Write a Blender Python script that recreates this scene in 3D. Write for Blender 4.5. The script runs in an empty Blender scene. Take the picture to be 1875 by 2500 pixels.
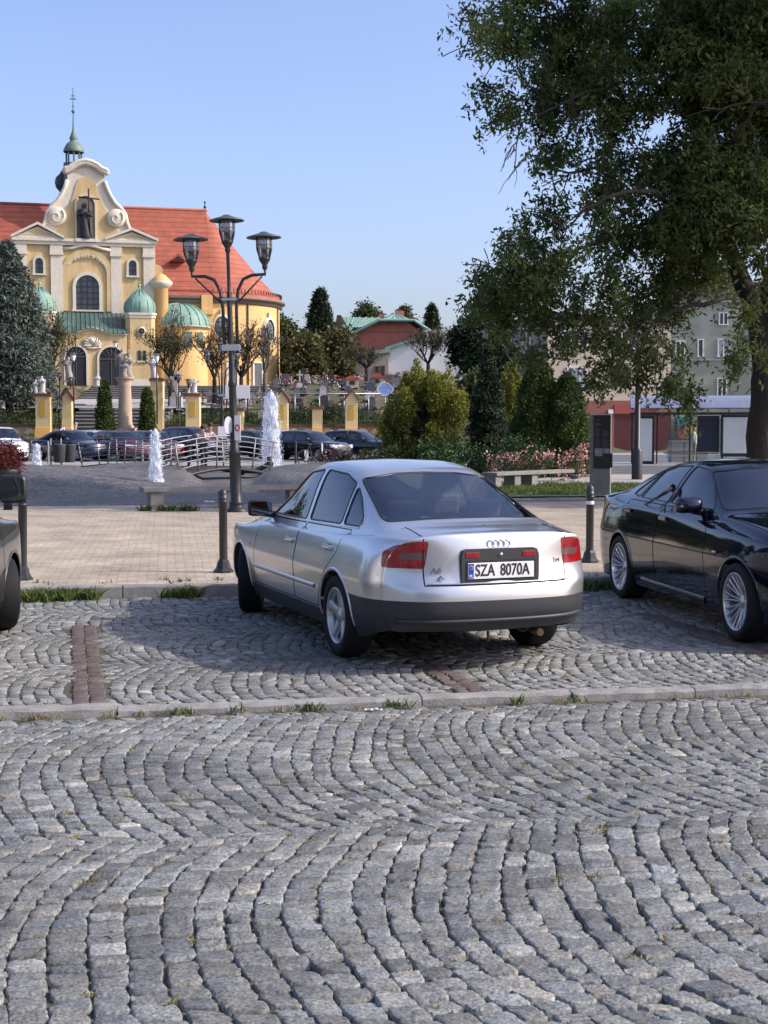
import bpy, bmesh, math, random
import numpy as np
from mathutils import Vector, Matrix, geometry
from mathutils.bvhtree import BVHTree
RD = math.radians
SC = bpy.context.scene
COL = SC.collection
rnd = random.Random(7)
CAM_H, FOC, YH = 1.76, 3333.0, 1042.0
PIT = math.atan((1250 - YH) / FOC)

def at(px, py, d):
    """world point that the photo shows at pixel (px, py) if it stands d metres away"""
    u, v = (px - 937.5) / FOC, (1250 - py) / FOC
    q = d / (math.cos(PIT) + v * math.sin(PIT))
    return Vector((u * q, d, CAM_H + q * (-math.sin(PIT) + v * math.cos(PIT))))

def ground_at(px, py, z=0.0):
    u, v = (px - 937.5) / FOC, (1250 - py) / FOC
    t = (CAM_H - z) / (math.sin(PIT) - v * math.cos(PIT))
    return Vector((u * t, t * (math.cos(PIT) + v * math.sin(PIT)), z))

# ---------------------------------------------------------------- materials
MATS = {}
def mat(name, col, rough=0.6, metal=0.0, var=0.0, vscale=3.0, bump=0.0, bscale=40.0, coat=0.0, col2=None, spec=0.5,
        emit=None, trans=0.0, ior=1.45, coords='Object', stretch=None, fine=0.0, pos=0.5, contrast=1.0, attr=None, translucent=0.0):
    if name in MATS: return MATS[name]
    m = bpy.data.materials.new(name); m.use_nodes = True
    nt = m.node_tree; N = nt.nodes; L = nt.links
    b = N['Principled BSDF']
    b.inputs['Base Color'].default_value = (*col, 1)
    b.inputs['Roughness'].default_value = rough
    b.inputs['Metallic'].default_value = metal
    b.inputs['Coat Weight'].default_value = coat
    b.inputs['Coat Roughness'].default_value = 0.04
    b.inputs['Specular IOR Level'].default_value = spec
    b.inputs['Transmission Weight'].default_value = trans
    b.inputs['IOR'].default_value = ior
    if emit:
        b.inputs['Emission Color'].default_value = (*emit[0], 1); b.inputs['Emission Strength'].default_value = emit[1]
    tc = N.new('ShaderNodeTexCoord'); src = tc.outputs[coords]
    if stretch:
        mp = N.new('ShaderNodeMapping'); mp.inputs['Scale'].default_value = stretch
        L.new(src, mp.inputs['Vector']); src = mp.outputs['Vector']
    colout = None
    if var > 0 or col2:
        n = N.new('ShaderNodeTexNoise'); n.inputs['Scale'].default_value = vscale; n.inputs['Detail'].default_value = 6; n.inputs['Roughness'].default_value = 0.65
        L.new(src, n.inputs['Vector'])
        r = N.new('ShaderNodeValToRGB')
        r.color_ramp.elements[0].position = max(0, pos - 0.2 / contrast); r.color_ramp.elements[1].position = min(1, pos + 0.2 / contrast)
        c2 = col2 if col2 else tuple(min(1, c * (1 + var)) for c in col)
        c1 = col if col2 else tuple(c * (1 - var) for c in col)
        r.color_ramp.elements[0].color = (*c1, 1); r.color_ramp.elements[1].color = (*c2, 1)
        L.new(n.outputs['Fac'], r.inputs['Fac']); colout = r.outputs['Color']
    if fine > 0:
        n2 = N.new('ShaderNodeTexNoise'); n2.inputs['Scale'].default_value = bscale * 2.2; n2.inputs['Detail'].default_value = 4
        L.new(src, n2.inputs['Vector'])
        mr = N.new('ShaderNodeMapRange'); mr.inputs['From Min'].default_value = .3; mr.inputs['From Max'].default_value = .7
        mr.inputs['To Min'].default_value = 1 - fine; mr.inputs['To Max'].default_value = 1 + fine
        L.new(n2.outputs['Fac'], mr.inputs['Value'])
        mx = N.new('ShaderNodeVectorMath'); mx.operation = 'MULTIPLY'
        if colout: L.new(colout, mx.inputs[0])
        else: mx.inputs[0].default_value = col
        L.new(mr.outputs['Result'], mx.inputs[1]); colout = mx.outputs['Vector']
    if attr:
        a = N.new('ShaderNodeAttribute'); a.attribute_name = attr
        mx = N.new('ShaderNodeVectorMath'); mx.operation = 'MULTIPLY'
        if colout: L.new(colout, mx.inputs[0])
        else: mx.inputs[0].default_value = col
        L.new(a.outputs['Color'], mx.inputs[1]); colout = mx.outputs['Vector']
    if colout: L.new(colout, b.inputs['Base Color'])
    if bump > 0:
        n3 = N.new('ShaderNodeTexNoise'); n3.inputs['Scale'].default_value = bscale; n3.inputs['Detail'].default_value = 5
        L.new(src, n3.inputs['Vector'])
        bp = N.new('ShaderNodeBump'); bp.inputs['Strength'].default_value = 1.0; bp.inputs['Distance'].default_value = bump
        L.new(n3.outputs['Fac'], bp.inputs['Height']); L.new(bp.outputs['Normal'], b.inputs['Normal'])
    if translucent > 0:
        t = N.new('ShaderNodeBsdfTranslucent'); mix = N.new('ShaderNodeMixShader'); mix.inputs[0].default_value = translucent
        if colout: L.new(colout, t.inputs['Color'])
        else: t.inputs['Color'].default_value = (*col, 1)
        L.new(b.outputs[0], mix.inputs[1]); L.new(t.outputs[0], mix.inputs[2]); L.new(mix.outputs[0], N['Material Output'].inputs['Surface'])
    MATS[name] = m
    return m

# ---------------------------------------------------------------- mesh builder
def frame(d):
    d = Vector(d).normalized()
    a = Vector((0, 0, 1)) if abs(d.z) < 0.92 else Vector((1, 0, 0))
    x = d.cross(a).normalized(); y = d.cross(x).normalized()
    return x, y

class MB:
    def __init__(s): s.v = []; s.f = []; s.sm = []
    def add(s, v, f, smooth=False):
        o = len(s.v); s.v += [tuple(p) for p in v]; s.f += [tuple(i + o for i in q) for q in f]; s.sm += [smooth] * len(f); return s
    def box(s, x0, x1, y0, y1, z0, z1, M=None):
        v = [Vector((x, y, z)) for z in (z0, z1) for (x, y) in ((x0, y0), (x1, y0), (x1, y1), (x0, y1))]
        if M: v = [M @ p for p in v]
        return s.add(v, [(3, 2, 1, 0), (4, 5, 6, 7), (0, 1, 5, 4), (1, 2, 6, 5), (2, 3, 7, 6), (3, 0, 4, 7)])
    def bbox(s, x0, x1, y0, y1, z0, z1, b=0.01):
        """box with chamfered edges"""
        b = min(b, (x1 - x0) / 2.01, (y1 - y0) / 2.01, (z1 - z0) / 2.01)
        bm = bmesh.new(); bmesh.ops.create_cube(bm, size=1)
        for v in bm.verts:
            v.co = Vector(((x0 + x1) / 2 + v.co.x * (x1 - x0), (y0 + y1) / 2 + v.co.y * (y1 - y0), (z0 + z1) / 2 + v.co.z * (z1 - z0)))
        bmesh.ops.bevel(bm, geom=bm.edges[:], offset=b, segments=2, affect='EDGES', profile=0.6)
        bm.verts.index_update(); s.add([v.co for v in bm.verts], [tuple(v.index for v in f.verts) for f in bm.faces]); bm.free(); return s
    def tube(s, pts, rad, n=8, cap=True, smooth=True):
        pts = [Vector(p) for p in pts]; k = len(pts)
        if not hasattr(rad, '__len__'): rad = [rad] * k
        v = []; f = []
        x = None
        for i, p in enumerate(pts):
            d = (pts[min(i + 1, k - 1)] - pts[max(i - 1, 0)])
            if d.length < 1e-9: d = Vector((0, 0, 1))
            d.normalize()
            if x is None: x, y = frame(d)
            else:
                x = (x - d * x.dot(d)); x = x.normalized() if x.length > 1e-6 else frame(d)[0]; y = d.cross(x)
            for j in range(n):
                a = 2 * math.pi * j / n; v.append(p + (x * math.cos(a) + y * math.sin(a)) * rad[i])
        for i in range(k - 1):
            for j in range(n):
                f.append((i * n + j, i * n + (j + 1) % n, (i + 1) * n + (j + 1) % n, (i + 1) * n + j))
        s.add(v, f, smooth)
        if cap: s.add(v[:n], [tuple(range(n))[::-1]]); s.add(v[-n:], [tuple(range(n))])
        return s
    def cyl(s, a, b, r, n=12, r2=None, smooth=True): return s.tube([a, b], [r, r if r2 is None else r2], n, True, smooth)
    def lathe(s, prof, n=24, c=(0, 0, 0), axis='z', smooth=True, a0=0, a1=2 * math.pi, sq=1.0):
        """prof: (radius, height) pairs"""
        v = []; f = []; full = abs(a1 - a0 - 2 * math.pi) < 1e-6; m = n if full else n + 1
        for r, h in prof:
            for j in range(m):
                a = a0 + (a1 - a0) * j / n; p = (r * math.cos(a), r * math.sin(a) * sq, h)
                if axis == 'y': p = (p[0], h, p[1])
                if axis == 'x': p = (h, p[0], p[1])
                v.append((p[0] + c[0], p[1] + c[1], p[2] + c[2]))
        for i in range(len(prof) - 1):
            for j in range(n):
                k = (j + 1) % m; f.append((i * m + j, i * m + k, (i + 1) * m + k, (i + 1) * m + j))
        return s.add(v, f, smooth)
    def prism(s, poly, a, b, plane='xz', M=None, smooth=False):
        """polygon in the plane, extruded from a to b along the third axis"""
        def pt(p, h):
            q = {'xz': (p[0], h, p[1]), 'yz': (h, p[0], p[1]), 'xy': (p[0], p[1], h)}[plane]
            return M @ Vector(q) if M else Vector(q)
        n = len(poly); v = [pt(p, a) for p in poly] + [pt(p, b) for p in poly]
        tris = geometry.tessellate_polygon([[Vector((p[0], p[1], 0)) for p in poly]])
        f = [tuple(t) for t in tris] + [tuple(i + n for i in t)[::-1] for t in tris]
        s.add(v, f, False); s.add(v, [(i, (i + 1) % n, n + (i + 1) % n, n + i) for i in range(n)], smooth)
        return s
    def ball(s, c, r, n=10, m=7, sc=(1, 1, 1), noise=0.0):
        v = []; f = []
        for i in range(m + 1):
            t = math.pi * i / m
            for j in range(n):
                a = 2 * math.pi * j / n; q = 1 + (rnd.uniform(-noise, noise) if noise else 0)
                v.append((c[0] + r * sc[0] * q * math.sin(t) * math.cos(a), c[1] + r * sc[1] * q * math.sin(t) * math.sin(a), c[2] + r * sc[2] * q * math.cos(t)))
        for i in range(m):
            for j in range(n): f.append((i * n + j, (i + 1) * n + j, (i + 1) * n + (j + 1) % n, i * n + (j + 1) % n))
        return s.add(v, f, True)
    def build(s, name, m, parent=None, loc=None, fix=True):
        me = bpy.data.meshes.new(name)
        me.from_pydata(s.v, [], s.f)
        me.polygons.foreach_set('use_smooth', s.sm)
        if fix:
            bm = bmesh.new(); bm.from_mesh(me); bmesh.ops.remove_doubles(bm, verts=bm.verts, dist=1e-5)
            bmesh.ops.recalc_face_normals(bm, faces=bm.faces); bm.to_mesh(me); bm.free()
        if m: me.materials.append(m)
        o = bpy.data.objects.new(name, me); COL.objects.link(o)
        if parent: o.parent = parent
        if loc is not None: o.location = loc
        return o

def tag(o, label=None, cat=None, group=None, kind=None):
    if label: o['label'] = label
    if cat: o['category'] = cat
    if group: o['group'] = group
    if kind: o['kind'] = kind
    return o
def empty(name, loc, rz=0.0):
    o = bpy.data.objects.new(name, None); COL.objects.link(o); o.location = loc; o.rotation_euler = (0, 0, rz); o.empty_display_size = .2
    return o
def copy_tree(o, parent=None):
    c = o.copy(); COL.objects.link(c)
    if parent: c.parent = parent
    for ch in list(o.children): copy_tree(ch, c)
    return c
def dup(o, loc, rz=None, label=None, scale=None):
    c = copy_tree(o); c.location = loc
    if rz is not None: c.rotation_euler.z = rz
    if label: c['label'] = label
    if scale: c.scale = scale if hasattr(scale, '__len__') else (scale,) * 3
    return c
def mesh_np(name, V, Fq, m, parent=None, smooth=False, col=None, loc=None):
    """quads/tris from numpy arrays; col: per-vertex rgb"""
    me = bpy.data.meshes.new(name); V = np.asarray(V, np.float32); Fq = np.asarray(Fq, np.int32)
    n, k = Fq.shape
    me.vertices.add(len(V)); me.vertices.foreach_set('co', V.ravel())
    me.loops.add(n * k); me.loops.foreach_set('vertex_index', Fq.ravel())
    me.polygons.add(n); me.polygons.foreach_set('loop_start', np.arange(0, n * k, k, dtype=np.int32))
    me.polygons.foreach_set('use_smooth', np.full(n, smooth))
    if col is not None:
        a = me.color_attributes.new('tint', 'FLOAT_COLOR', 'POINT')
        a.data.foreach_set('color', np.c_[col, np.ones(len(V))].astype(np.float32).ravel())
    me.update(calc_edges=True)
    if m: me.materials.append(m)
    o = bpy.data.objects.new(name, me); COL.objects.link(o)
    if parent: o.parent = parent
    if loc is not None: o.location = loc
    return o
def text(name, s, size, m, parent, M, depth=0.002, sx=1.0, align='CENTER'):
    cu = bpy.data.curves.new(name, 'FONT'); cu.body = s; cu.size = size; cu.extrude = depth; cu.align_x = align; cu.align_y = 'CENTER'; cu.offset = size * .012
    t = bpy.data.objects.new(name, cu); COL.objects.link(t)
    bpy.context.view_layer.update()
    me = bpy.data.meshes.new_from_object(t.evaluated_get(bpy.context.evaluated_depsgraph_get()))
    bpy.data.objects.remove(t); me.transform(Matrix.Diagonal((sx, 1, 1, 1))); me.transform(M)
    me.materials.clear(); me.materials.append(m)
    o = bpy.data.objects.new(name, me); COL.objects.link(o)
    if parent: o.parent = parent
    return o
def resample(pts, step, closed=False):
    pts = [Vector(p) for p in pts]
    if closed: pts = pts + [pts[0]]
    out = []
    for a, b in zip(pts[:-1], pts[1:]):
        n = max(1, int((b - a).length / step + .5))
        out += [a.lerp(b, i / n) for i in range(n)]
    if not closed: out.append(pts[-1])
    return out
def roundpoly(pts, r, n=4):
    out = []; k = len(pts)
    for i in range(k):
        p0, p, p1 = (Vector(pts[(i + d) % k]) for d in (-1, 0, 1))
        a = (p0 - p); b = (p1 - p); rr = min(r, a.length * .45, b.length * .45)
        A = p + a.normalized() * rr; B = p + b.normalized() * rr
        for j in range(n + 1):
            t = j / n; out.append(tuple(A * (1 - t) ** 2 + p * 2 * t * (1 - t) + B * t * t))
    return out
def inpoly(s, z, poly):
    c = False; j = len(poly) - 1
    for i in range(len(poly)):
        xi, yi = poly[i]; xj, yj = poly[j]
        if (yi > z) != (yj > z) and s < (xj - xi) * (z - yi) / (yj - yi) + xi: c = not c
        j = i
    return c
# ---------------------------------------------------------------- cars
# every body is a control cage (rows from rear to front; columns centre, mid, roof rail, window base, shoulder, then six side levels),
# subdivided, then cut exactly along its windows, doors, lamps and wheel arches
def glass_mat(name, tint, refl=0.06):
    if name in MATS: return MATS[name]
    m = bpy.data.materials.new(name); m.use_nodes = True; nt = m.node_tree; N = nt.nodes; L = nt.links
    N.remove(N['Principled BSDF'])
    t = N.new('ShaderNodeBsdfTransparent'); t.inputs['Color'].default_value = (*tint, 1)
    g = N.new('ShaderNodeBsdfGlossy'); g.inputs['Roughness'].default_value = 0.01; g.inputs['Color'].default_value = (.95, .97, 1, 1)
    fr = N.new('ShaderNodeFresnel'); fr.inputs['IOR'].default_value = 1.62
    ad = N.new('ShaderNodeMath'); ad.operation = 'ADD'; ad.inputs[1].default_value = refl; ad.use_clamp = True
    mx = N.new('ShaderNodeMixShader')
    L.new(fr.outputs[0], ad.inputs[0]); L.new(ad.outputs[0], mx.inputs[0]); L.new(t.outputs[0], mx.inputs[1]); L.new(g.outputs[0], mx.inputs[2])
    L.new(mx.outputs[0], N['Material Output'].inputs['Surface'])
    MATS[name] = m; return m

RUBBER = lambda: mat('black rubber', (.012, .012, .013), .75, spec=.3, bump=.0006, bscale=120)
BLACKP = lambda: mat('black plastic', (.018, .018, .02), .45)
TRIMM = lambda: mat('window seal', (.01, .01, .011), .4)
CHROME = lambda: mat('chrome', (.8, .8, .82), .12, 1.0)
ALLOY = lambda: mat('alloy wheel', (.52, .52, .53), .32, .75, var=.08, vscale=20)
DARK = lambda: mat('underbody black', (.006, .006, .006), .9, spec=.1)
REDL = lambda: mat('red lamp glass', (.26, .006, .010), .08, coat=1.0, var=.35, vscale=22, bump=.004, bscale=55, stretch=(1, 1, .08))
CLEARL = lambda: mat('smoked lamp glass', (.13, .07, .07), .1, coat=1.0)
HEADL = lambda: mat('headlamp glass', (.55, .57, .6), .08, .3, coat=1.0, var=.4, vscale=14)
INTER = lambda: mat('car interior', (.09, .09, .095), .8)

def limit_fix(V, faces, iters=3, k=.85, soft=None):
    nb = {}; fd = {}; ec = {}
    for f in faces:
        n = len(f)
        for i in range(n):
            a, b, c = f[i], f[(i + 1) % n], f[(i + 2) % n]
            ec[frozenset((a, b))] = ec.get(frozenset((a, b)), 0) + 1
            fd.setdefault(a, []).append(c)
            nb.setdefault(a, set()).add(b); nb.setdefault(b, set()).add(a)
    bd = {}
    for e, c in ec.items():
        if c == 1:
            a, b = tuple(e); bd.setdefault(a, []).append(b); bd.setdefault(b, []).append(a)
    T = np.array(V, float); Cg = T.copy()
    for _ in range(iters):
        Lm = Cg.copy()
        for i in range(len(T)):
            if i in bd:
                e = bd[i]; Lm[i] = (4 * Cg[i] + Cg[e[0]] + Cg[e[1]]) / 6
            elif i in nb:
                n = len(nb[i]); Lm[i] = (n * n * Cg[i] + 4 * Cg[list(nb[i])].sum(0) + Cg[fd[i]].sum(0)) / (n * (n + 5))
        Cg += (k if soft is None else soft[:, None]) * (T - Lm)
    return Cg

def body_mesh(S, level):
    """half cage -> mirrored -> subdivided bmesh"""
    X, ZC, Y2, Z2, Y3, Z3, Y4, Z4 = (S[k] for k in ('X', 'ZC', 'Y2', 'Z2', 'Y3', 'Z3', 'Y4', 'Z4'))
    n = len(X); ZL = S['ZL']; WL = S['WL']; nl = len(ZL); C = 4
    V = []; idx = {}
    def addv(p):
        V.append(p); return len(V) - 1
    for i in range(n):
        x = X[i]; oc = S['OC'].get(i, (0, 0, 0, 0, 0)); ol = S['OL'].get(i, 0)
        zs = S.get('ZS', {}).get(i, 0)
        pts = [(x + oc[0], 0, ZC[i]), (x + oc[1], Y2[i] * .52, ZC[i] - (ZC[i] - Z2[i]) * .27), (x + oc[2], Y2[i], Z2[i]), (x + oc[3], Y3[i], Z3[i]), (x + oc[4], Y4[i], Z4[i])]
        fw = S['FW'][i]
        for k in range(nl):
            pts.append((x + ol + S.get('XL', {}).get(i, [0] * nl)[k], WL[k] * fw, ZL[k] + S.get('ZLo', {}).get(i, [0] * nl)[k]))
        for c, p in enumerate(pts): idx[i, c] = addv(p)
    faces = []
    m = C + nl
    for i in range(n - 1):
        for c in range(m): faces.append((idx[i, c], idx[i, c + 1], idx[i + 1, c + 1], idx[i + 1, c]))
    for end, key in ((0, 'REAR'), (n - 1, 'FRONT')):
        E = S[key]; sg = -1 if end == 0 else 1
        g = {}
        for j in range(C + 1): g[j, 0] = idx[end, j]
        for k in range(nl + 1): g[C, k] = idx[end, C + k]
        fr = (0, .27, .52, .78); dr = E['drop']
        for k in range(1, nl + 1):
            w = V[g[C, k]][1]; z = V[g[C, k]][2]
            for j in range(C): g[j, k] = addv((E['x'][k - 1] - sg * dr[j], w * fr[j], z))
        for j in range(C):
            for k in range(nl):
                q = (g[j, k], g[j + 1, k], g[j + 1, k + 1], g[j, k + 1])
                faces.append(q if end else q[::-1])
    faces = [f if True else f for f in faces]
    # mirror
    mp = {}
    for i in range(len(V)):
        if abs(V[i][1]) < 1e-9: mp[i] = i
        else: mp[i] = None
    nV = list(V)
    for i in range(len(V)):
        if mp[i] is None: nV.append((V[i][0], -V[i][1], V[i][2])); mp[i] = len(nV) - 1
    F2 = faces + [tuple(mp[v] for v in f)[::-1] for f in faces]
    soft = np.full(len(nV), .8)
    for i in range(S.get('soft', (4, 12))[0], S.get('soft', (4, 12))[1]):
        for c, kk in ((2, .12), (1, .5)): soft[idx[i, c]] = kk; soft[mp[idx[i, c]]] = kk
    tv = limit_fix(nV, F2, S.get('fix', 3), soft=soft)
    me = bpy.data.meshes.new('tmp'); me.from_pydata([tuple(p) for p in tv], [], F2)
    bm = bmesh.new(); bm.from_mesh(me)
    cl = bm.edges.layers.float.new('crease_edge')
    bm.verts.ensure_lookup_table()
    for (c, i0, i1, val) in S.get('crease', []):
        for i in range(i0, i1):
            for vs in ((idx[i, c], idx[i + 1, c]), (mp[idx[i, c]], mp[idx[i + 1, c]])):
                e = bm.edges.get([bm.verts[k] for k in vs])
                if e: e[cl] = val
    bmesh.ops.recalc_face_normals(bm, faces=bm.faces)
    bm.to_mesh(me); bm.free()
    o = bpy.data.objects.new('tmp', me); COL.objects.link(o)
    md = o.modifiers.new('s', 'SUBSURF'); md.levels = level; md.render_levels = level
    bpy.context.view_layer.update()
    e = bpy.data.meshes.new_from_object(o.evaluated_get(bpy.context.evaluated_depsgraph_get()))
    bpy.data.objects.remove(o)
    bm = bmesh.new(); bm.from_mesh(e); bpy.data.meshes.remove(e)
    bm.normal_update()
    # outward?
    s = sum(f.normal.y for f in bm.faces if f.calc_center_median().y > .7)
    if s < 0: bmesh.ops.reverse_faces(bm, faces=bm.faces[:])
    bm.normal_update()
    return bm

class Body:
    def __init__(s, bm):
        s.bm = bm; s.bvh = BVHTree.FromBMesh(bm)
        s.lay = bm.faces.layers.int.new('reg'); s.regs = {0: None}
        s.nf = [[(v.co.copy(), v.normal.copy()) for v in f.verts] for f in bm.faces]
    def cut(s, name, poly, ax, ok, only=None):
        """cut the body along poly (in the plane of ax and z) and give the faces inside the region `name`"""
        bm = s.bm; ax = Vector(ax); up = Vector((0, 0, 1))
        sm, sM = min(p[0] for p in poly) - .05, max(p[0] for p in poly) + .05
        zm, zM = min(p[1] for p in poly) - .05, max(p[1] for p in poly) + .05
        def cc(f):
            c = f.calc_center_median(); return c.dot(ax), c.z
        cand = set()
        for f in bm.faces:
            c = f.calc_center_median(); q = c.dot(ax)
            if sm - .1 < q < sM + .1 and zm - .1 < c.z < zM + .1 and ok(c, f.normal) and (only is None or f[s.lay] == only): cand.add(f)
        k = len(poly)
        for i in range(k):
            a = poly[i]; b = poly[(i + 1) % k]
            d = Vector((b[0] - a[0], b[1] - a[1]))
            if d.length < 1e-5: continue
            x0, x1 = sorted((a[0], b[0])); y0, y1 = sorted((a[1], b[1])); ep = .002
            fs = []
            for f in cand:
                ss = [v.co.dot(ax) for v in f.verts]; zz = [v.co.z for v in f.verts]
                if min(ss) < x1 + ep and max(ss) > x0 - ep and min(zz) < y1 + ep and max(zz) > y0 - ep: fs.append(f)
            if not fs: continue
            es = {e for f in fs for e in f.edges}; vs = {v for f in fs for v in f.verts}
            r = bmesh.ops.bisect_plane(bm, geom=list(vs) + list(es) + fs, dist=2e-5, plane_co=ax * a[0] + up * a[1], plane_no=(ax * (-d.y) + up * d.x).normalized())
            cand |= {g for g in r['geom'] if isinstance(g, bmesh.types.BMFace)}
            cand = {f for f in cand if f.is_valid}
        rid = len(s.regs); s.regs[rid] = name
        for f in cand:
            q, z = cc(f)
            if inpoly(q, z, poly): f[s.lay] = rid
        return rid
    def pred(s, name, test, only=0):
        rid = len(s.regs); s.regs[rid] = name
        for f in s.bm.faces:
            if f[s.lay] == only and test(f.calc_center_median(), f.normal): f[s.lay] = rid
        return rid
    def plane(s, co, no, test):
        fs = [f for f in s.bm.faces if test(f.calc_center_median(), f.normal)]
        es = {e for f in fs for e in f.edges}; vs = {v for f in fs for v in f.verts}
        bmesh.ops.bisect_plane(s.bm, geom=list(vs) + list(es) + fs, dist=2e-5, plane_co=co, plane_no=no)
    def part(s, rid, name, m, parent, inset=0.0):
        fs = [f for f in s.bm.faces if f[s.lay] == rid]
        if not fs: return None
        mp = {}; V = []; Fc = []
        for f in fs:
            q = []
            for v in f.verts:
                if v.index not in mp or True:
                    if v not in mp: mp[v] = len(V); V.append(v.co.copy())
                    q.append(mp[v])
            Fc.append(q)
        NR = []
        for p in V:
            loc, no, fi, di = s.bvh.find_nearest(p)
            acc = Vector((0, 0, 0))
            for co, nn in s.nf[fi]: acc += nn / ((co - p).length_squared + 1e-7)
            NR.append(acc.normalized())
        me = bpy.data.meshes.new(name)
        me.from_pydata([tuple(p - n * inset) for p, n in zip(V, NR)], [], Fc); me.update()
        me.polygons.foreach_set('use_smooth', [True] * len(Fc))
        me.normals_split_custom_set_from_vertices([tuple(n) for n in NR])
        me.materials.append(m)
        o = bpy.data.objects.new(name, me); COL.objects.link(o)
        if parent: o.parent = parent
        return o
    def hit(s, q, z, ax, D):
        ax = Vector(ax); D = Vector(D)
        r = s.bvh.ray_cast(ax * q + Vector((0, 0, z)) + D * 6, -D)
        if r[0] is None: return None
        return r[0], (r[1] if r[1].dot(D) > 0 else -r[1])
    def ribbon(s, mb, poly, ax, D, w=.012, off=.003, closed=True, step=.03, base=0.0):
        pts = resample(poly, step, closed); P = []
        for p in pts:
            h = s.hit(p[0], p[1], ax, D)
            if h: P.append(h)
        k = len(P)
        if k < 2: return
        v = []; f = []
        for i in range(k):
            a = P[i - 1 if (closed or i) else i][0]; b = P[(i + 1) % k if (closed or i < k - 1) else i][0]
            t = (b - a); nn = P[i][1]
            sd = t.cross(nn); sd = sd.normalized() if sd.length > 1e-9 else Vector((0, 0, 1))
            c = P[i][0]
            v += [c - sd * w / 2 - nn * .003 + nn * base, c - sd * w * .32 + nn * off, c + sd * w * .32 + nn * off, c + sd * w / 2 - nn * .003 + nn * base]
        for i in range(k if closed else k - 1):
            j = (i + 1) % k
            for q in range(3): f.append((i * 4 + q, i * 4 + q + 1, j * 4 + q + 1, j * 4 + q))
        mb.add(v, f, True)

def make_wheel(parent, name, loc, r, w, rimr, style, side, steer=0.0, simple=False):
    """side +1 = left; the outer face looks to +y after mirroring"""
    e = bpy.data.objects.new(name, None); COL.objects.link(e); e.parent = parent; e.location = loc
    e.rotation_euler = (0, 0, steer + (0 if side > 0 else math.pi))
    t = MB(); h = w / 2
    n = 24 if simple else 64
    t.lathe([(rimr, h * .8), (rimr + .012, h * .96), (r * .80, h), (r * .93, h * .97), (r * .975, h * .82), (r, h * .6), (r, -h * .6), (r * .975, -h * .82), (r * .93, -h * .97), (rimr, -h * .8)], n, axis='y')
    if not simple:
        for gy in (-.45, -.15, .15, .45):
            pass
    t.build('tyre', RUBBER(), e)
    m = MB()
    if simple:
        m.lathe([(rimr, h * .85), (rimr * .9, h * .8), (rimr * .86, h * .35), (.01, h * .3)], n, axis='y')
        for a in range(5):
            an = a * 2 * math.pi / 5 + .3; d = Vector((math.cos(an), 0, math.sin(an)))
            m.tube([d * .02 + Vector((0, h * .62, 0)), d * rimr * .95 + Vector((0, h * .72, 0))], [.045, .03], 6)
        m.build('rim', ALLOY(), e)
        return e
    # lip and barrel
    m.lathe([(rimr + .006, h * .82), (rimr + .008, h * .93), (rimr - .004, h * .94), (rimr - .016, h * .84), (rimr - .024, h * .45), (rimr - .03, -h * .3), (rimr - .03, -h * .85), (rimr - .0, -h * .8)], 64, axis='y')
    def spoke(an, prof, z0, z1):
        # prof: (radius, tangential half width, face height, thickness, tangential offset)
        er = Vector((math.cos(an), 0, math.sin(an))); et = Vector((-math.sin(an), 0, math.cos(an))); ey = Vector((0, 1, 0)); v = []; f = []
        for (q, hw, fy, th, to) in prof:
            c = er * q + et * to
            v += [c - et * hw + ey * (fy - th), c - et * hw * .96 + ey * (fy - .008), c - et * hw * .6 + ey * fy, c + et * hw * .6 + ey * fy, c + et * hw * .96 + ey * (fy - .008), c + et * hw + ey * (fy - th)]
        for i in range(len(prof) - 1):
            for q in range(5): f.append((i * 6 + q, i * 6 + q + 1, (i + 1) * 6 + q + 1, (i + 1) * 6 + q))
        m.add(v, f, True)
    if style == 5:
        for a in range(5):
            spoke(a * 2 * math.pi / 5 + math.pi / 2, [(.03, .040, h * .60, .03, 0), (.07, .043, h * .66, .04, 0), (.12, .037, h * .72, .035, 0), (rimr * .82, .042, h * .83, .03, 0), (rimr - .012, .055, h * .86, .03, 0)], 0, 0)
        m.lathe([(.078, h * .3), (.078, h * .58), (.066, h * .66), (.034, h * .62), (.030, h * .68), (.0005, h * .7)], 32, axis='y')
    else:
        for a in range(10):
            an = a * 2 * math.pi / 10 + .1
            for sgn in (-1, 1):
                spoke(an, [(.035, .008, h * .35, .03, sgn * .006), (.09, .0075, h * .5, .03, sgn * .009), (.15, .007, h * .66, .025, sgn * .018), (rimr * .85, .007, h * .82, .02, sgn * .030), (rimr - .012, .009, h * .88, .02, sgn * .040)], 0, 0)
        m.lathe([(.075, h * .1), (.075, h * .34), (.06, h * .42), (.036, h * .40), (.032, h * .48), (.0005, h * .5)], 32, axis='y')
    m.build('rim', ALLOY(), e)
    b = MB()
    for a in range(5):
        an = a * 2 * math.pi / 5 + math.pi / 2 + .63
        b.lathe([(.011, h * .3), (.011, h * (.6 if style == 5 else .4)), (.0005, h * (.61 if style == 5 else .41))], 8, (math.cos(an) * .055, 0, math.sin(an) * .055), 'y')
    b.build('wheel_bolt', DARK(), e)
    d = MB(); d.lathe([(.0005, 0), (.145, 0), (.15, .004), (.15, -.012), (.0005, -.012)], 32, axis='y')
    d.build('brake_disc', mat('brake steel', (.20, .18, .17), .4, .8), e)
    return e

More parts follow.
